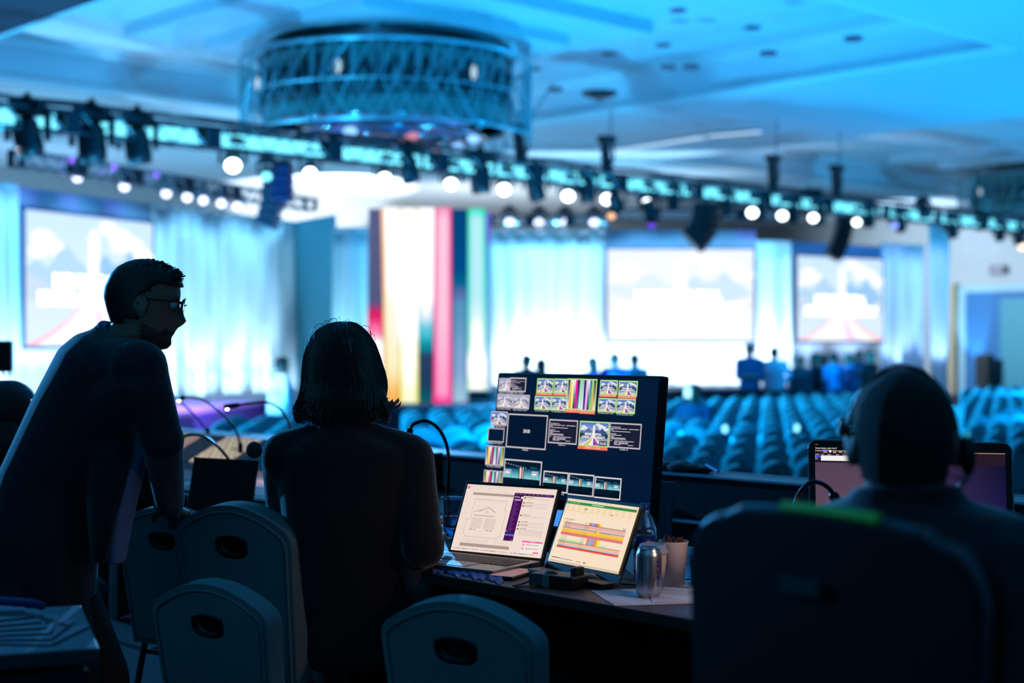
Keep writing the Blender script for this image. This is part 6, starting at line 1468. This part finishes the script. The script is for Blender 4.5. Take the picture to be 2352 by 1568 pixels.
# ------------------------------------------------ woman with bob haircut, seated, seen from behind
def seated_woman():
    hc = P(787, 843, 4.12)
    t = thing('person', 'seated person with shoulder-length brown hair seen from behind, wearing a black sweater', 'person', Vector((P(800, 1500, 4.2).x, 4.2, RISER)))
    f = Vector((.22, .975, 0)).normalized(); r = Vector((f.y, -f.x, 0))
    HM = yaw_m(hc, 6, -4, 0); hs = .98
    hip = P(812, 1470, 4.22); waist = P(806, 1330, 4.15); chest = P(800, 1160, 4.1); up = P(796, 1045, 4.08); nb_ = P(790, 985, 4.08)
    secs = [(hip - UP * .04, r, f, .165, .13), (hip + UP * .05, r, f, .175, .13), (waist, r, f, .15, .105), (chest, r, f, .165, .112), (up, r, f, .185, .1), (up.lerp(nb_, .5), r, f, .15, .085), (nb_, r, f, .07, .062)]
    shL, shR = P(654, 1045, 4.1), P(944, 1052, 4.05)
    elL, elR = P(660, 1235, 4.3), P(972, 1258, 4.02)
    wrL, wrR = P(760, 1300, 4.5), P(978, 1222, 4.3)
    b = MB(); b.loft(secs); head_into(b, HM, hs); b.cap(nb_, HM @ Vector((0, -.01, -.07)), .052, .05)
    for a, e, w in ((shL, elL, wrL), (shR, elR, wrR)): b.cap(a, e, .043, .036); b.cap(e, w, .035, .025)
    hand_into(b, wrR, Vector((.2, .6, .35)), Vector((.6, -.5, .5)), 1, .55, .92); hand_into(b, wrL, Vector((.8, .6, -.05)), UP, -1, .3, .92)
    kn = [hip + f * .45 + r * s * .11 - UP * .0 for s in (-1, 1)]
    for s, k in zip((-1, 1), kn):
        b.cap(hip + r * s * .08, k, .08, .058); ank = Vector((k.x, k.y, RISER + .09)) + f * .02; b.cap(k, ank, .052, .036); b.cap(ank - UP * .045, ank - UP * .055 + f * .12, .03, .026)
    me = remeshed(b, .0055, 2, 'body'); link('body', me, M_skin, t, world=True, smooth=True)
    M_sw = mat('black_sweater', (15, 15, 22), .9, bump=.25, bscale=200, sheen=.5)
    s = MB(); s.loft([(c, rv, fv, w + g, d + g) for (c, rv, fv, w, d), g in zip(secs[0:5], (.025, .03, .03, .028, .024))] + [(up.lerp(nb_, .25), r, f, .195, .114), (up.lerp(nb_, .5), r, f, .165, .104), (up.lerp(nb_, .75), r, f, .122, .09), (nb_, r, f, .08, .074), (nb_ + UP * .03, r, f, .066, .064)], 28)
    s.cap(up + UP * .01, nb_ + UP * .0, .1, .066)
    for a in (shL, shR): s.cap(nb_ - UP * .01, a + UP * .012, .05, .056); s.cap(up - r * .0, a - UP * .01, .1, .066); s.cap(up + UP * .0, a - UP * .02, .085, .06)
    for a, e, w in ((shL, elL, wrL), (shR, elR, wrR)):
        s.cap(a, a.lerp(e, .5), .066, .06); s.cap(a.lerp(e, .5), e, .06, .055); s.cap(e, e.lerp(w, .85), .055, .042); s.ell(e, (.06, .06, .058))
        for q in (.35, .5, .66, .8, .93): s.torus(a.lerp(e, q), .054, .0105, frame_m((e - a) + Vector((.1, 0, 0)) * math.sin(q * 20)), 20, 6)
        for q in (.15, .4, .62): s.torus(e.lerp(w, q), .047 - .006 * q, .009, frame_m(w - e), 20, 6)
    me = remeshed(s, .0065, 16, 'sweater'); link('sweater', me, M_sw, t, world=True, smooth=True)
    tr = MB(); tr.loft([(hip - UP * .07, r, f, .16, .13), (hip, r, f, .185, .15), (hip + UP * .08, r, f, .17, .13)], 24)
    for q, k in zip((-1, 1), kn): tr.cap(hip + r * q * .09, k, .098, .075); tr.cap(k, Vector((k.x, k.y, RISER + .14)), .07, .055)
    me = remeshed(tr, .012, 4, 'trousers'); link('trousers', me, mat('dark_jeans', (20, 24, 36), .85), t, world=True, smooth=True)
    for k in kn: m = MB(); m.cap(Vector((k.x, k.y, RISER + .045)), Vector((k.x, k.y, RISER + .04)) + f * .17, .04, .036); m.build('shoe', mat('black_shoe', (12, 12, 14), .35), t, world=True, smooth=True)
    # hanging cardigan on her lap at the right
    s = MB(); s.loft([(P(975, 1395, 4.05), r, f, .03, .03), (P(968, 1350, 4.05), r, f, .045, .05), (P(955, 1305, 4.08), r, f, .05, .05), (P(935, 1262, 4.1), r, f, .03, .04)], 16); me = remeshed(s, .007, 3, 'cloth'); link('cardigan', me, mat('grey_cardigan', (64, 56, 64), .9, bump=.3, bscale=150), t, world=True, smooth=True)
    # hair: bob built from the outline seen, with strands
    MH = mat('reddish_brown_hair', (58, 34, 34), .38, spec=.6)
    rows_ = [(738, 790, 5, .012), (740, 788, 18, .03), (746, 784, 34, .05), (760, 781, 53, .075), (785, 781, 70, .096), (815, 782, 81, .108), (850, 785, 91, .113), (885, 788, 97, .112), (915, 788, 101, .106), (940, 789, 101, .098), (958, 789, 97, .09), (972, 789, 82, .075)]
    v = []; n = 96
    for j, (y, xc, hw, dep) in enumerate(rows_):
        c = P(xc, y, 4.12) + f * (.012 if y < 900 else -.01); w = hw / FPX * 4.12
        for i in range(n):
            a = 2 * math.pi * i / n; rip = 1 + (.018 * math.sin(a * 23 + j * .25) + .012 * math.sin(a * 41 + j * .6)) * min(1, j / 4)
            if y > 900 and math.sin(a) > .55: rip *= .75
            v.append(c + r * (w * math.cos(a) * rip) + f * (dep * math.sin(a) * rip))
    fc = [(j * n + i, j * n + (i + 1) % n, (j + 1) * n + (i + 1) % n, (j + 1) * n + i) for j in range(len(rows_) - 1) for i in range(n)] + [tuple(range(n)), tuple(range((len(rows_) - 1) * n, len(rows_) * n))]
    m = MB(); m.add(v, fc); h = m.build('hair', MH, t, world=True, smooth=True, sub=1)
    rr = random.Random(11); m = MB()
    def surf(a, j):                                        # point on the hair hull
        j = max(0, min(len(rows_) - 1.001, j)); k = int(j); u = j - k; q = []
        for kk in (k, k + 1):
            y, xc, hw, dep = rows_[kk]; c = P(xc, y, 4.12) + f * (.012 if y < 900 else -.01); q.append(c + r * (hw / FPX * 4.12 * math.cos(a)) + f * (dep * math.sin(a)))
        return q[0].lerp(q[1], u)
    for k in range(420):
        a = rr.uniform(math.pi * .9, math.pi * 2.1) if rr.random() < .8 else rr.uniform(0, 2 * math.pi); da = rr.uniform(-.16, .16); j0 = rr.uniform(.3, 4.5); j1 = rr.uniform(8.2, 10)
        out = Vector((math.cos(a) * r.x + math.sin(a) * f.x, math.cos(a) * r.y + math.sin(a) * f.y, 0)); ln = rr.uniform(.002, .0055)
        pts = [surf(a + da * (u / 9), j0 + (j1 - j0) * u / 9) + out * ln * math.sin(math.pi * min(1, u / 6)) for u in range(10)]
        if rr.random() < .5:
            e = pts[-1]; s_ = 1 if math.cos(a) > 0 else -1; up_ = abs(math.cos(a))
            pts += [e + out * .003 - UP * .01, e + out * (.006 + .006 * up_) - UP * (.015), e + out * (.01 + .008 * up_) - UP * (.014 - .006 * up_)]
        m.tube(pts, [.0016] + [.0024] * (len(pts) - 2) + [.0008], 4)
    m.build('strand', MH, h, world=True)
    for cx_, cy_, sgn, nn in ((698, 935, -1, 22), (874, 935, 1, 18)):          # flicked lock at the left, curled ends at the right
        m = MB()
        for k in range(nn):
            p0 = P(cx_ + rr.uniform(-8, 8), cy_ - rr.uniform(25, 45), 4.06 + rr.uniform(-.02, .05)); q = sgn / FPX * 4.1
            rad = rr.uniform(8, 19); 
            pts = [p0] + [Vector((p0.x + q * (4 - rad + rad * math.cos(a) + 9), p0.y, p0.z - (30 + rad * math.sin(a)) / FPX * 4.1)) for a in [R(-10 + 22 * i) for i in range(8)]]
            if sgn > 0: pts = [p0] + [Vector((p0.x + q * (rad * .4 + rad * (1 - math.cos(a))), p0.y, p0.z - (18 + rad * math.sin(a)) / FPX * 4.1)) for a in [R(10 + 22 * i) for i in range(8)]]
            m.tube(pts, [.0022] * (len(pts) - 1) + [.0008], 5)
        m.build('curl', MH, h, world=True)
    m = MB()
    for k in range(26):                                    # fine flyaway hairs on the crown
        a = rr.uniform(math.pi, 2 * math.pi); j = rr.uniform(.5, 4); p0 = surf(a, j); d = (r * math.cos(a) + UP * .6).normalized()
        m.tube([p0, p0 + d * .01 + UP * .004, p0 + d * .02 - UP * .004 + r * .01 * math.cos(a), surf(a, j + 1.5) + r * .01 * math.cos(a)], .0005, 3)
    for k in range(20): p0 = P(795 + rr.uniform(-6, 25), 745 + rr.uniform(0, 10), 4.1); m.tube([p0, p0 + Vector((.012, 0, .006)), p0 + Vector((.024, 0, -.012 - .01 * rr.random()))], .0016, 4)
    m.build('flyaway', MH, h, world=True)
seated_woman()

# ------------------------------------------------ seated man with headset, seen from behind
def headset_man():
    D = 2.42
    hc = P(2074, 1026, D)
    t = thing('person', 'seated person with very short hair and a headset, seen from behind in a dark jacket', 'person', Vector((P(2080, 1400, D).x, D, RISER)))
    f = Vector((.12, .99, 0)).normalized(); r = Vector((f.y, -f.x, 0))
    HM = yaw_m(hc + UP * .0, -9, 0, 0); hs = 1.03
    hip = Vector((.72, 2.35, RISER + .55)); waist = P(2110, 1480, 2.36); chest = P(2105, 1330, 2.38); up = P(2098, 1232, 2.4); nb_ = P(2082, 1140, 2.42)
    secs = [(hip - UP * .04, r, f, .18, .14), (hip + UP * .06, r, f, .185, .14), (waist, r, f, .17, .125), (chest, r, f, .19, .125), (up, r, f, .205, .11), (up.lerp(nb_, .6), r, f, .15, .09), (nb_, r, f, .075, .07)]
    shL, shR = P(1868, 1260, 2.42), P(2335, 1290, 2.36)
    elL, elR = P(1850, 1500, 2.6), P(2372, 1540, 2.46); wrL, wrR = P(1990, 1480, 2.9), P(2330, 1490, 2.72)
    b = MB(); b.loft(secs); head_into(b, HM, hs); b.cap(nb_ - UP * .02, HM @ Vector((0, -.012, -.08)), .066, .066)
    for a, e, w in ((shL, elL, wrL), (shR, elR, wrR)): b.cap(a, e, .05, .044); b.cap(e, w, .042, .03)
    hand_into(b, wrL, Vector((.5, .8, .0)), UP, -1, .35); hand_into(b, wrR, Vector((-.1, .8, .15)), Vector((.8, -.2, .4)), 1, .6)
    kn = [hip + f * .46 + r * s * .13 for s in (-1, 1)]
    for s, k in zip((-1, 1), kn):
        b.cap(hip + r * s * .09, k, .088, .062); ank = Vector((k.x, k.y, RISER + .09)); b.cap(k, ank, .056, .04); b.cap(ank - UP * .045, ank - UP * .055 + f * .14, .032, .028)
    me = remeshed(b, .0055, 2, 'body'); link('body', me, mat('skin_tan', (150, 104, 88), .5), t, world=True, smooth=True)
    s = MB(); s.loft([(c, rv, fv, w + g, d + g) for (c, rv, fv, w, d), g in zip(secs, (.03, .032, .034, .03, .024, .02, .012))], 28)
    for a, e, w in ((shL, elL, wrL), (shR, elR, wrR)):
        s.cap(a, e, .075, .062); s.cap(e, e.lerp(w, .88), .06, .046)
        for q in (.4, .6, .8): s.torus(a.lerp(e, q), .06, .01, frame_m(e - a), 20, 6)
    s.torus(nb_ + UP * .004, .078, .014, frame_m(Vector((0, .15, 1))), 28, 8)
    me = remeshed(s, .0075, 4, 'jacket'); link('jacket', me, mat('navy_jacket', (14, 17, 34), .8, bump=.2, bscale=200, sheen=.4), t, world=True, smooth=True)
    tr = MB(); tr.loft([(hip - UP * .07, r, f, .18, .14), (hip, r, f, .2, .16), (hip + UP * .08, r, f, .19, .14)], 24)
    for q, k in zip((-1, 1), kn): tr.cap(hip + r * q * .1, k, .11, .082); tr.cap(k, Vector((k.x, k.y, RISER + .14)), .076, .06)
    me = remeshed(tr, .013, 4, 'trousers'); link('trousers', me, mat('dark_trousers', (14, 15, 24), .8), t, world=True, smooth=True)
    for k in kn: m = MB(); m.cap(Vector((k.x, k.y, RISER + .045)), Vector((k.x, k.y, RISER + .04)) + f * .18, .044, .04); m.build('shoe', mat('black_shoe', (12, 12, 14), .35), t, world=True, smooth=True)
    def keep(v):
        if v.z > .08: return True
        if v.y > .02: return v.z > .07
        if v.y > -.012: return v.z > .03
        return v.z > -.085 + (.035 if abs(v.x) > .055 else 0)
    me = hair_cap(HM, hs, .004, keep); h = link('hair', me, mat('cropped_hair', (22, 20, 22), .8, bump=.8, bscale=500), t, world=True, smooth=True); so = h.modifiers.new('t', 'SOLIDIFY'); so.thickness = .006; so.offset = -1
    G = lambda x, y, z: HM @ (Vector((x, y, z)) * hs)
    hs_ = thing('headset', 'thin black headset worn by the seated man, ear cup and pale boom on his right', 'headset', G(0, 0, .12)); MK = mat('headset_black', (14, 15, 18), .4)
    m = MB(); m.tube([G(.0865 * math.cos(a), .012, .0 + .127 * math.sin(a)) for a in [R(4 + 172 * k / 24) for k in range(25)]], .0042, 8); m.build('headband', MK, hs_, world=True, smooth=True)
    m = MB(); m.ell(G(.098, -.002, -.012), (.014, .028, .036), HM.to_3x3()); cup = m.build('ear_cup', MK, hs_, world=True, smooth=True)
    m = MB(); m.ell(G(.096, -.018, .022), (.005, .005, .005)); m.build('indicator', glow('headset_led', (60, 190, 220), .5), cup, world=True)
    m = MB(); m.ell(G(-.094, .0, .03), (.007, .012, .016), HM.to_3x3()); m.build('temple_pad', MK, hs_, world=True, smooth=True)
    m = MB(); m.tube([G(.1, -.012, -.045), G(.088, .006, -.062), G(.074, .028, -.08), G(.06, .05, -.088)], [.004, .004, .004, .003], 8); m.build('boom', mat('boom_pale', (110, 160, 205), .35), hs_, world=True, smooth=True)
    m = MB(); m.tube([G(.096, -.01, -.05), P(2172, 1090, D - .03), P(2170, 1150, D - .03), P(2168, 1215, D - .08)], .0022, 6); m.build('cable', MK, hs_, world=True)
    # bright small torch-like lamp held in the hand at the right edge
    p = wrR + Vector((-.01, .11, .03)); tt = thing('pocket_lamp', 'small warm-lit gadget held in the hand at the right edge', 'lamp', p)
    m = MB(); m.tube([p + Vector((-.0, -.02, 0)), p + Vector((.0, .07, .01))], .011, 10); m.build('body', M_blk, tt, world=True)
    m = MB(); m.ell(p + Vector((.004, -.024, .0)), (.008, .006, .008)); m.build('bulb', glow('warm_led', (255, 214, 180), 8.), tt, world=True)
headset_man()

# ------------------------------------------------ dark-haired person behind the leaning man
def simple_person(lab, foot, yaw, h=1.72, shirt=(30, 50, 90), trousers=(14, 18, 30), hair=(20, 18, 20), arms='down', lean=0., vox=.022, hairlong=False, sit=False, girth=1.15):
    s = h / 1.75; t = thing('person', lab, 'person', foot, R(yaw)); g = girth
    b = MB(); z = lambda v: v * s
    dz = -.42 * s if sit else 0.
    X = lambda x, y, q: Vector((x * s, (y + lean * max(0, q - 1.0)) * s, q * s + dz))
    secs = [(X(0, 0, .88), .15 * g, .11 * g), (X(0, 0, .98), .16 * g, .115 * g), (X(0, 0, 1.12), .14 * g, .1 * g), (X(0, 0, 1.28), .16 * g, .11 * g), (X(0, 0, 1.4), .18, .1), (X(0, 0, 1.47), .12, .075), (X(0, 0, 1.5), .06, .055)]
    rv, fv = Vector((1, 0, 0)), Vector((0, 1, 0))
    b.loft([(c, rv, fv, w * s, d * s) for c, w, d in secs], 20)
    hc = X(0, .02, 1.625); HM = Matrix.Translation(hc); head_into(b, HM, 1.08 * s); b.cap(X(0, 0, 1.46), X(0, .01, 1.57), .068 * s, .06 * s)
    arm = {'down': [((.2, 0, 1.41), (.24, -.02, 1.12), (.23, .05, .87))] * 2, 'crossed': [((.2, 0, 1.41), (.23, .03, 1.13), (-.02, .2, 1.15))] * 2, 'phone': [((.2, 0, 1.41), (.24, .06, 1.14), (.1, .26, 1.26))] * 2, 'hip': [((.2, 0, 1.41), (.33, -.04, 1.2), (.18, .02, 1.02))] * 2}[arms]
    A = []
    for sx, (a, e, w) in zip((-1, 1), arm): A.append(tuple(X(sx * q[0], q[1], q[2]) for q in (a, e, w)))
    for a, e, w in A:
        b.cap(a, e, .046 * s, .038 * s, 10); b.cap(e, w, .036 * s, .026 * s, 10)
        hand_into(b, w, (w - e), Vector((0, .3, 1)) if arms != 'down' else Vector((1 if w.x > 0 else -1, 0, 0)), 1, .3, s)
    L = []
    for sx in (-1, 1):
        hip, k, an = X(sx * .09, 0, .9), X(sx * .1, .02, .48), X(sx * .11, 0, .08)
        if sit: k = hip + Vector((0, .43 * s, -.02)); an = Vector((k.x, k.y, .08 * s))
        L.append((hip, k, an)); b.cap(hip, k, .085 * s, .06 * s, 10); b.cap(k, an, .055 * s, .04 * s, 10); b.cap(an - UP * .03 * s, an + Vector((0, .15 * s, -.04 * s)), .038 * s, .03 * s, 10)
    me = remeshed(b, vox * .6, 1, 'body'); link('body', me, M_skin, t, smooth=True)
    c = MB(); c.loft([(q, rv, fv, (w + .022) * s, (d + .022) * s) for q, w, d in secs], 20)
    for a, e, w in A: c.cap(X(0, 0, 1.46), a, .06 * s, .075 * s, 10)
    for a, e, w in A: c.cap(a, e, .07 * s, .056 * s, 10); c.cap(e, e.lerp(w, .85), .054 * s, .042 * s, 10)
    me = remeshed(c, vox, 2, 'shirt'); link('shirt', me, mat('cloth_%d_%d_%d' % shirt, shirt, .85), t, smooth=True)
    c = MB(); c.loft([(X(0, 0, .84), rv, fv, .165 * s, .13 * s), (X(0, 0, .95), rv, fv, .18 * s, .135 * s), (X(0, 0, 1.0), rv, fv, .168 * s, .125 * s)], 18)
    for hip, k, an in L: c.cap(hip, k, .105 * s, .08 * s, 10); c.cap(k, an + UP * .03, .076 * s, .062 * s, 10)
    me = remeshed(c, vox, 2, 'trousers'); link('trousers', me, mat('cloth_%d_%d_%d' % trousers, trousers, .85), t, smooth=True)
    keep = (lambda v: v.z > .07 or (v.y < .02 and v.z > -.02) or (v.y < -.01 and v.z > -.1)) if hairlong else (lambda v: v.z > .07 or (v.y < .01 and v.z > .02) or (v.y < -.02 and v.z > -.06))
    me = hair_cap(HM, 1.08 * s, .012 if not hairlong else .022, keep); hh = link('hair', me, mat('hair_%d' % hair[0], hair, .6), t, smooth=True); so = hh.modifiers.new('t', 'SOLIDIFY'); so.thickness = .016; so.offset = -1
    if hairlong:
        m = MB(); m.loft([(hc + Vector((0, -.05 * s, .02)), rv, fv, .085 * s, .07 * s), (hc + Vector((0, -.06 * s, -.1 * s)), rv, fv, .095 * s, .06 * s), (hc + Vector((0, -.07 * s, -.24 * s)), rv, fv, .08 * s, .045 * s)], 16); m.build('long_hair', mat('hair_%d' % hair[0], hair, .6), hh, smooth=True)
    return t
p = pd(10, 950, 5.3)
simple_person('seated person with dark tousled hair, only the head showing behind the leaning man', Vector((p.x + .0, p.y, RISER + .0)), -20, 1.6, (16, 20, 30), hair=(22, 18, 18), sit=True, hairlong=True, vox=.014)
def stander(lab, x, ytop, d, yaw, **k):
    h = CAM_Z - (ytop - HY) / FPX * d; p = pd(x, HY, d); return simple_person(lab, Vector((p.x, p.y, 0)), yaw, h, **k)
stander('person in pale shirt and dark shorts standing by the left stage edge, back turned', 645, 820, 21.6, -60, shirt=(225, 235, 245), trousers=(40, 60, 75), hair=(34, 24, 20), arms='hip', girth=1.6)
spot('person_fill', hall(9, TB, 4.6), pd(645, 860, 21.6), (.75, .88, 1.0), 3500, 14, .6, .1)  # added spots without fixtures, brightening the pale shirts near the stage
spot('person_fill', hall(14, TB + 2, 4.8), pd(1800, 850, 30.5), (.35, .65, 1.0), 2500, 16, .7, .1)
stander('dark-clad person in front of the wide right curtain, left of the pair by the monitor', 1210, 815, 24.8, 160, shirt=(12, 30, 60), arms='crossed')
stander('shorter person with reddish-tan hair beside the dark-clad one', 1243, 826, 25.2, 20, shirt=(60, 130, 150), hair=(90, 60, 50), hairlong=True)
stander('person with black hair and blue top just above the big monitor', 1362, 822, 26.2, 30, shirt=(10, 40, 170), hairlong=True)
stander('broad person in bright blue shirt above the middle of the big monitor', 1412, 812, 26.4, -10, shirt=(14, 60, 200), girth=1.2, arms='crossed')
stander('person in teal shirt above the right part of the big monitor', 1458, 813, 26.9, 15, shirt=(60, 130, 160))
stander('tall person in blue shirt with folded arms left of the stage crowd', 1722, 790, 29.8, 170, shirt=(20, 80, 130), hair=(60, 36, 28), arms='crossed', trousers=(10, 14, 26))
stander('big person in white shirt seen from behind at the left of the stage crowd', 1778, 797, 30.2, -25, shirt=(165, 195, 225), girth=1.3, arms='hip', trousers=(12, 20, 44))
crowd = [(1838, 818, 31.2, (30, 70, 90), (50, 40, 34), 'person with light brown hair behind the white-shirted one'), (1872, 812, 31.5, (14, 22, 44), (26, 20, 20), 'person in black standing in the middle of the stage crowd'), (1893, 816, 33, (50, 90, 110), (100, 70, 54), 'fair-haired person in teal at the centre of the stage crowd'),
         (1915, 810, 31.6, (60, 120, 190), (24, 18, 18), 'dark-haired person in mid-blue shirt near the front of the crowd'), (1952, 812, 32.2, (40, 110, 180), (40, 30, 26), 'person in light blue shirt right of the crowd\'s middle'), (1972, 806, 33.5, (30, 60, 100), (30, 24, 24), 'taller person standing at the back right of the crowd'), (2000, 808, 32.6, (10, 14, 24), (20, 18, 18), 'person in black jacket at the right end of the crowd')]
for i, (x, y, d, sh, ha, lab) in enumerate(crowd): stander(lab, x, y, d, (i * 67) % 360 - 180, shirt=sh, hair=ha, hairlong=i in (1, 2), vox=.028, arms=('down', 'crossed', 'phone')[i % 3])
p = pd(1597, 905, 20); simple_person('seated person looking at a bright phone among the empty chairs', Vector((p.x, p.y, 0)), 150, 1.74 , (20, 60, 100), sit=True, arms='phone', vox=.028)
p = pd(1579, 901, 19.6); t = thing('smartphone', 'bright glowing phone held by the person seated among the chairs', 'phone', p, 0)
m = MB(); m.box((0, 0, 0), (.1, .012, .15)); m.build('case', M_blk, t); m = MB(); m.box((0, -.008, 0), (.09, .004, .14)); m.build('screen', glow('phone_glow', (150, 225, 250), 2.4), t)
for x, y, d, lab in ((1665, 985, 13.2, 'glowing bead for a blurred highlight among the empty chairs, left one of two'), (1830, 983, 13.6, 'glowing bead for a blurred highlight among the empty chairs, right one of two')):
    p = pd(x, y, d); t = thing('highlight_bead', lab, 'lamp', p, 0, 'highlight beads among the chairs'); m = MB(); m.ell((0, 0, 0), (.028, .028, .04)); m.build('bulb', glow('highlight_glow', (120, 215, 255), 2.2), t, smooth=True)  # added glow for a blurred highlight, its bulb and stem made up
    m = MB(); m.tube([(0, 0, -.03), (0, 0, -.1)], .012, 8); m.build('stem', M_blk, t)
# ------------------------------------------------ light reaching the crew: stage spill and screen glow
spot('crew_rim', hall(3, 19.6, 4.9), hall(2.3, 3.6, 1.7), (.05, .4, 1.0), 8000, 22, .6, .1)
spot('crew_rim', hall(15, 19.6, 4.9), hall(2.6, 3.0, 1.6), (.1, .45, 1.0), 8000, 22, .6, .1)
spot('console_lamp', pd(1916, 1132, 3.3), tp(1490, 1372) + UP * .05, (1.0, .62, .42), 5.0, 70, .6, .012)
